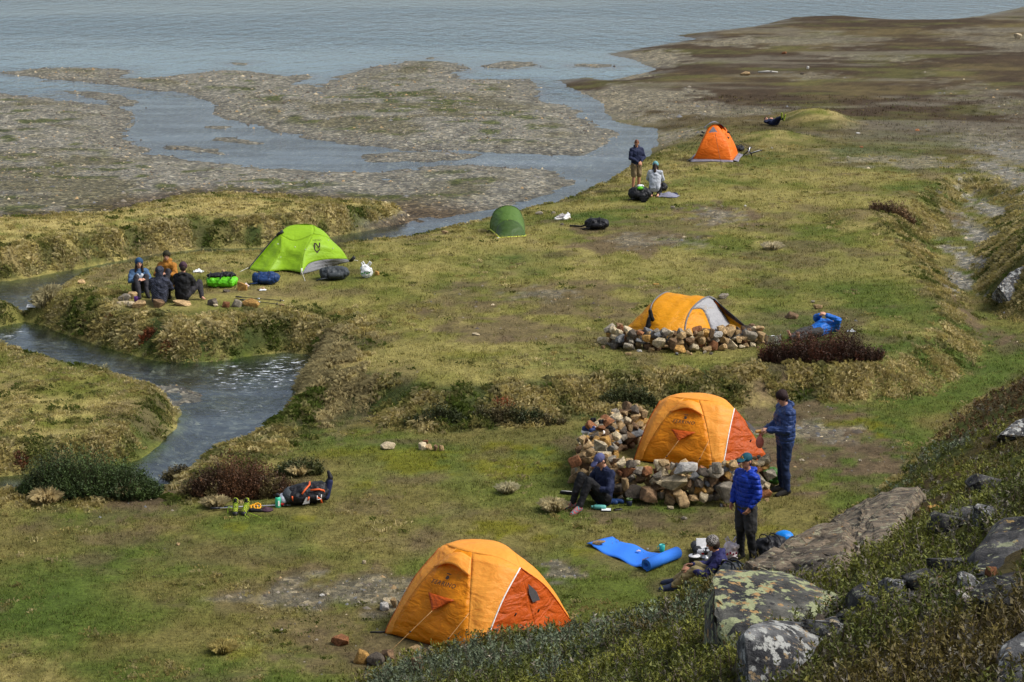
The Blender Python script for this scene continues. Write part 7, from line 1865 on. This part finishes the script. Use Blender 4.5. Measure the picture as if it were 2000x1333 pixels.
# held red net bag
loc, rz = NAVY_MAN
c, sn = math.cos(rz), math.sin(rz)
hp = loc + Vector((.0 * c - .46 * sn, .0 * sn + .46 * c, 1.08)) * 1.0
root = thing('bread_bag', hp - Vector((0, 0, .24)), 'reddish transparent bag of bread in the hands of the camper in navy', 'bag')
blob('bag', [('e', (0, 0, .11), (.075, .06, .11)), ('c', (0, 0, .2), .03, (0, 0, .26), .02)], cloth('reddish_bag', (.42, .12, .09), rough=.3), root, .011, 2); blob('bread', [('c', (-.06, 0, .30), .032, (.07, .01, .31), .03)], cloth('bread', (.50, .27, .09)), root, .01, 2); ltube('twist', [Vector((0, 0, .24)), Vector((.02, .0, .28))], .01, cloth('reddish_bag', (0, 0, 0)), root)
# at the yellow tent
p = gp(1471, 655, ZU); p.z = gz(p.x, p.y); root = thing('cooking_pot', p, 'silver cooking pot at the right end of the yellow tent', 'pot')
sub('pot', lathe_mesh([(.09, 0), (.10, .01), (.10, .16), (.108, .165), (.108, .17), (.09, .17)]), PK_SILVER, root); sub('lid', lathe_mesh([(.105, .172), (.1, .182), (.015, .195), (.015, .21)]), PK_SILVER, root); ltube('handle', [Vector((.1, 0, .12)), Vector((.17, -.04, .1)), Vector((.16, -.04, .03))], .008, PK_SILVER, root); sub('stove_base', lathe_mesh([(.07, -.08), (.05, -.02), (.06, 0)]), mat('blue_canister', (.01, .03, .12), .4), root)
p = hit(1509, 671); root = thing('windscreen', p, 'crumpled silver foil windscreen at the end of the low windbreak', 'windscreen')
V, F = [], []
for i in range(15):
    a = math.pi * (.9 + 1.2 * i / 14)
    for j in range(5): V.append((.17 * math.cos(a) * (1 + .12 * math.sin(i * 2.1 + j)), .15 * math.sin(a) * (1 + .1 * math.cos(i * 1.7)), .05 * j + .01 * math.sin(i * 3)))
for i in range(14):
    for j in range(4): F.append((i * 5 + j, (i + 1) * 5 + j, (i + 1) * 5 + j + 1, i * 5 + j + 1))
me = bpy.data.meshes.new('foil'); me.from_pydata(V, [], F); o = put('foil', me, PK_SILVER, root, False); o.modifiers.new('t', 'SOLIDIFY').thickness = .004
blob('white_bag', [('e', (0, 0, .09), (.10, .08, .09))], PK_WHITE, root, .014, 1)
crumple('rag', 'pale grey cloth on the grass right of the lying person in blue', 'rag', 1662, 649, 16, 9, cloth('pale_grey_cloth', (.34, .36, .38)), 9)
yq = gp(1268, 650, ZU).y
q = at(1270, 606, yq - .12); root = thing('gloves', q, 'black gloves and straps hanging on the left pole of the yellow tent', 'gloves')
blob('glove', [('c', (0, 0, -.02), .045, (.03, -.02, -.16), .05), ('e', (.05, -.02, -.2), (.05, .04, .06))], BLACKC, root, .012, 2); blob('glove', [('c', (-.02, -.02, -.2), .05, (-.06, -.04, -.38), .05), ('e', (-.02, -.04, -.34), (.05, .04, .05))], BLACKC, root, .012, 2); ltube('strap', [Vector((0, 0, .05)), Vector((.0, -.02, -.1)), Vector((-.05, -.03, -.3))], .015, M_BLACKP, root)
# cap emblem
pr_ = [o for o in COL.objects if o.get('label', '').startswith('person standing in a bright blue')][0]
capo = [o for o in pr_.children if o.name.startswith('cap')][0]
hdv = Vector((0, .03, 1.635)); hfv = Vector((-.15, 1, -.12)).normalized(); hxv = hfv.cross(Vector((0, 0, 1))).normalized(); huv = hxv.cross(hfv)
base = hdv + huv * .085 + hfv * .094
put('emblem', flat_mesh([base + hxv * a + huv * b_ for a, b_ in ((-.03, -.025), (0, .035), (.03, -.025), (.018, -.025), (0, .012), (-.018, -.025))], .004), YELP, capo, False)
# ================================================================== single shrubs and grass tufts
def shrub(label, px, py, wpx, hpx, dpx, cols, n, nleaf, leaf, stemcol, lean=.55, name='shrub', group='shrubs on the meadow', z=None):
    p = hit(px, py); m_ = M_(p)
    W, H_, D_ = wpx * m_ / 2, hpx * m_, max(.12, dpx * m_ / 2)
    root = thing(name, p, label, 'shrub', group)
    a = RNG.uniform(0, 2 * math.pi, n); r = np.sqrt(RNG.random(n))
    x = p.x + np.cos(a) * r * W; y = p.y + D_ * .6 + np.sin(a) * r * D_
    h = H_ * (1 - .72 * r ** 1.6) * RNG.uniform(.5, 1.3, n) * (.55 + .9 * fbm(x, y, .35, 601, 2))
    zz = gsample(ZG, x, y) - .03
    pal = np.array(cols); ci = np.clip((fbm(x, y, .35, 611, 3) * 1.6 - .3) * len(pal), 0, len(pal) - 1).astype(int)
    col = pal[ci] * RNG.uniform(.7, 1.35, (n, 1))
    ang = np.arctan2(y - p.y - D_ * .6, x - p.x) + RNG.normal(0, .7, n)
    ms, ml = sprig_mesh('stems', 'foliage', np.stack([x, y, zz], -1), h, ang, RNG.uniform(.05, lean, n) * (.4 + r), col, nleaf, np.full(n, leaf), np.array(stemcol), .2, .005)
    put('foliage', ml, M_LEAF, root); put('stems', ms, M_LEAF, root)
    return root
RUS = [(.085, .036, .016), (.13, .06, .025), (.06, .032, .016), (.11, .085, .03), (.20, .15, .07)]
shrub('russet brown bush behind the neon boots', 470, 975, 225, 62, 50, RUS, 3000, 11, .034, (.16, .10, .06))
shrub('dark russet bush in front of the person in blue lying down', 1605, 708, 235, 62, 50, [(.055, .022, .014), (.085, .03, .016), (.04, .02, .012), (.11, .07, .04)], 2600, 10, .036, (.15, .10, .07))
shrub('dark green bush at the stream mouth, lower left', 168, 972, 270, 78, 90, [(.038, .060, .018), (.055, .085, .022), (.028, .045, .014), (.045, .055, .016)], 3600, 15, .034, (.07, .05, .03), .7)
shrub('olive bush between the russet bush and the black backpack', 585, 930, 90, 34, 30, [(.07, .075, .02), (.045, .055, .016), (.11, .095, .03)], 500, 12, .038, (.12, .09, .05))
shrub('brown edged scrub right of the dark green bush', 338, 934, 60, 26, 20, [(.05, .04, .02), (.10, .08, .03), (.035, .03, .016)], 420, 10, .036, (.15, .1, .06))
for (px, py, w_, h_, lab) in [(170, 632, 28, 13, 'rust red shrub on the bank, leftmost of three'), (212, 634, 28, 14, 'rust red shrub on the bank below the seated group'), (330, 686, 32, 18, 'rust red shrub low on the bank near the water'), (624, 696, 18, 16, 'small orange red shrub beside the foaming pool'), (40, 914, 24, 18, 'orange rust shrub at the left edge beside the dark green bush'), (285, 664, 34, 14, 'dark wine red shrub on the bank between rust ones'), (985, 800, 44, 22, 'wine red shrub on the grassy scarp')]:
    shrub(lab, px, py, w_, h_, 14, [(.19, .05, .014), (.13, .04, .014), (.09, .035, .016)], 110, 9, .034, (.14, .05, .03), group='rust red shrubs')
shrub('dry brown shrub on top of the tussock mound by the path', 1745, 418, 90, 26, 20, [(.16, .095, .045), (.10, .06, .03)], 420, 8, .05, (.2, .14, .09))
shrub('dark leafy bush on the scarp behind the orange tent', 1230, 790, 110, 34, 22, [(.035, .048, .014), (.055, .065, .02), (.09, .08, .03)], 460, 12, .04, (.07, .05, .03), group='dark bushes on the scarp')
shrub('dark leafy bush at the middle of the grassy scarp', 1010, 828, 190, 34, 18, [(.035, .046, .014), (.06, .06, .02), (.10, .08, .035)], 520, 12, .038, (.07, .05, .03), group='dark bushes on the scarp')
shrub('dark leafy bush at the left end of the grassy scarp', 850, 826, 120, 28, 18, [(.04, .05, .016), (.07, .07, .022)], 260, 12, .038, (.07, .05, .03), group='dark bushes on the scarp')
def tuft(label, px, py, wpx, hpx, n, col, width=.008):
    n *= 2
    p = hit(px, py); m_ = M_(p)
    a = RNG.uniform(0, 6.28, n); r = np.sqrt(RNG.random(n)) * wpx * m_ * .28
    x = p.x + np.cos(a) * r; y = p.y + np.sin(a) * r
    L = hpx * m_ * RNG.uniform(.6, 1.25, n)
    me = blade_mesh('grass_tuft', np.stack([x, y, gsample(ZG, x, y) - .01], -1), a + RNG.normal(0, .5, n), L, RNG.uniform(.05, .75, n), np.full(n, width * .45), np.clip(np.array(col) * 1.35 * RNG.uniform(.6, 1.25, (n, 1)), 0, .85), True)
    c0 = Vector((p.x, p.y, p.z))
    me.transform(Matrix.Translation(-c0))
    o = put('grass_tuft', me, M_GRASS); o.location = c0
    tag(o, label, 'grass tuft', 'pale grass tufts')
tuft('pale grass tuft on the meadow left of the windbreak', 992, 962, 36, 22, 300, (.40, .36, .22)); tuft('big straw tuft beside the seated person with cap', 1080, 998, 46, 28, 360, (.40, .34, .19)); tuft('white dry tuft in the middle of the upper meadow', 1508, 487, 44, 16, 260, (.46, .40, .26), .012)
tuft('pale tuft at the left edge of the russet bush', 420, 990, 50, 24, 260, (.34, .28, .15)); tuft('straw tuft below the dark green bush', 245, 970, 36, 34, 240, (.42, .36, .20)); tuft('straw tuft at the foot of the dark green bush, left', 90, 985, 44, 34, 240, (.38, .30, .15)); tuft('straw tuft between the olive bush and the backpack', 583, 930, 26, 26, 160, (.42, .34, .17)); tuft('yellow straw tuft on the near left meadow', 435, 1272, 60, 24, 300, (.34, .28, .10), .01)
tuft('pale tuft on the scarp edge right of the russet bush', 1640, 690, 60, 22, 260, (.38, .31, .15)); tuft('straw tuft hanging over the stream at the left peninsula', 190, 715, 50, 22, 240, (.45, .38, .2)); tuft('pale tuft on the left bank by the white board', 90, 580, 70, 20, 260, (.30, .26, .14))
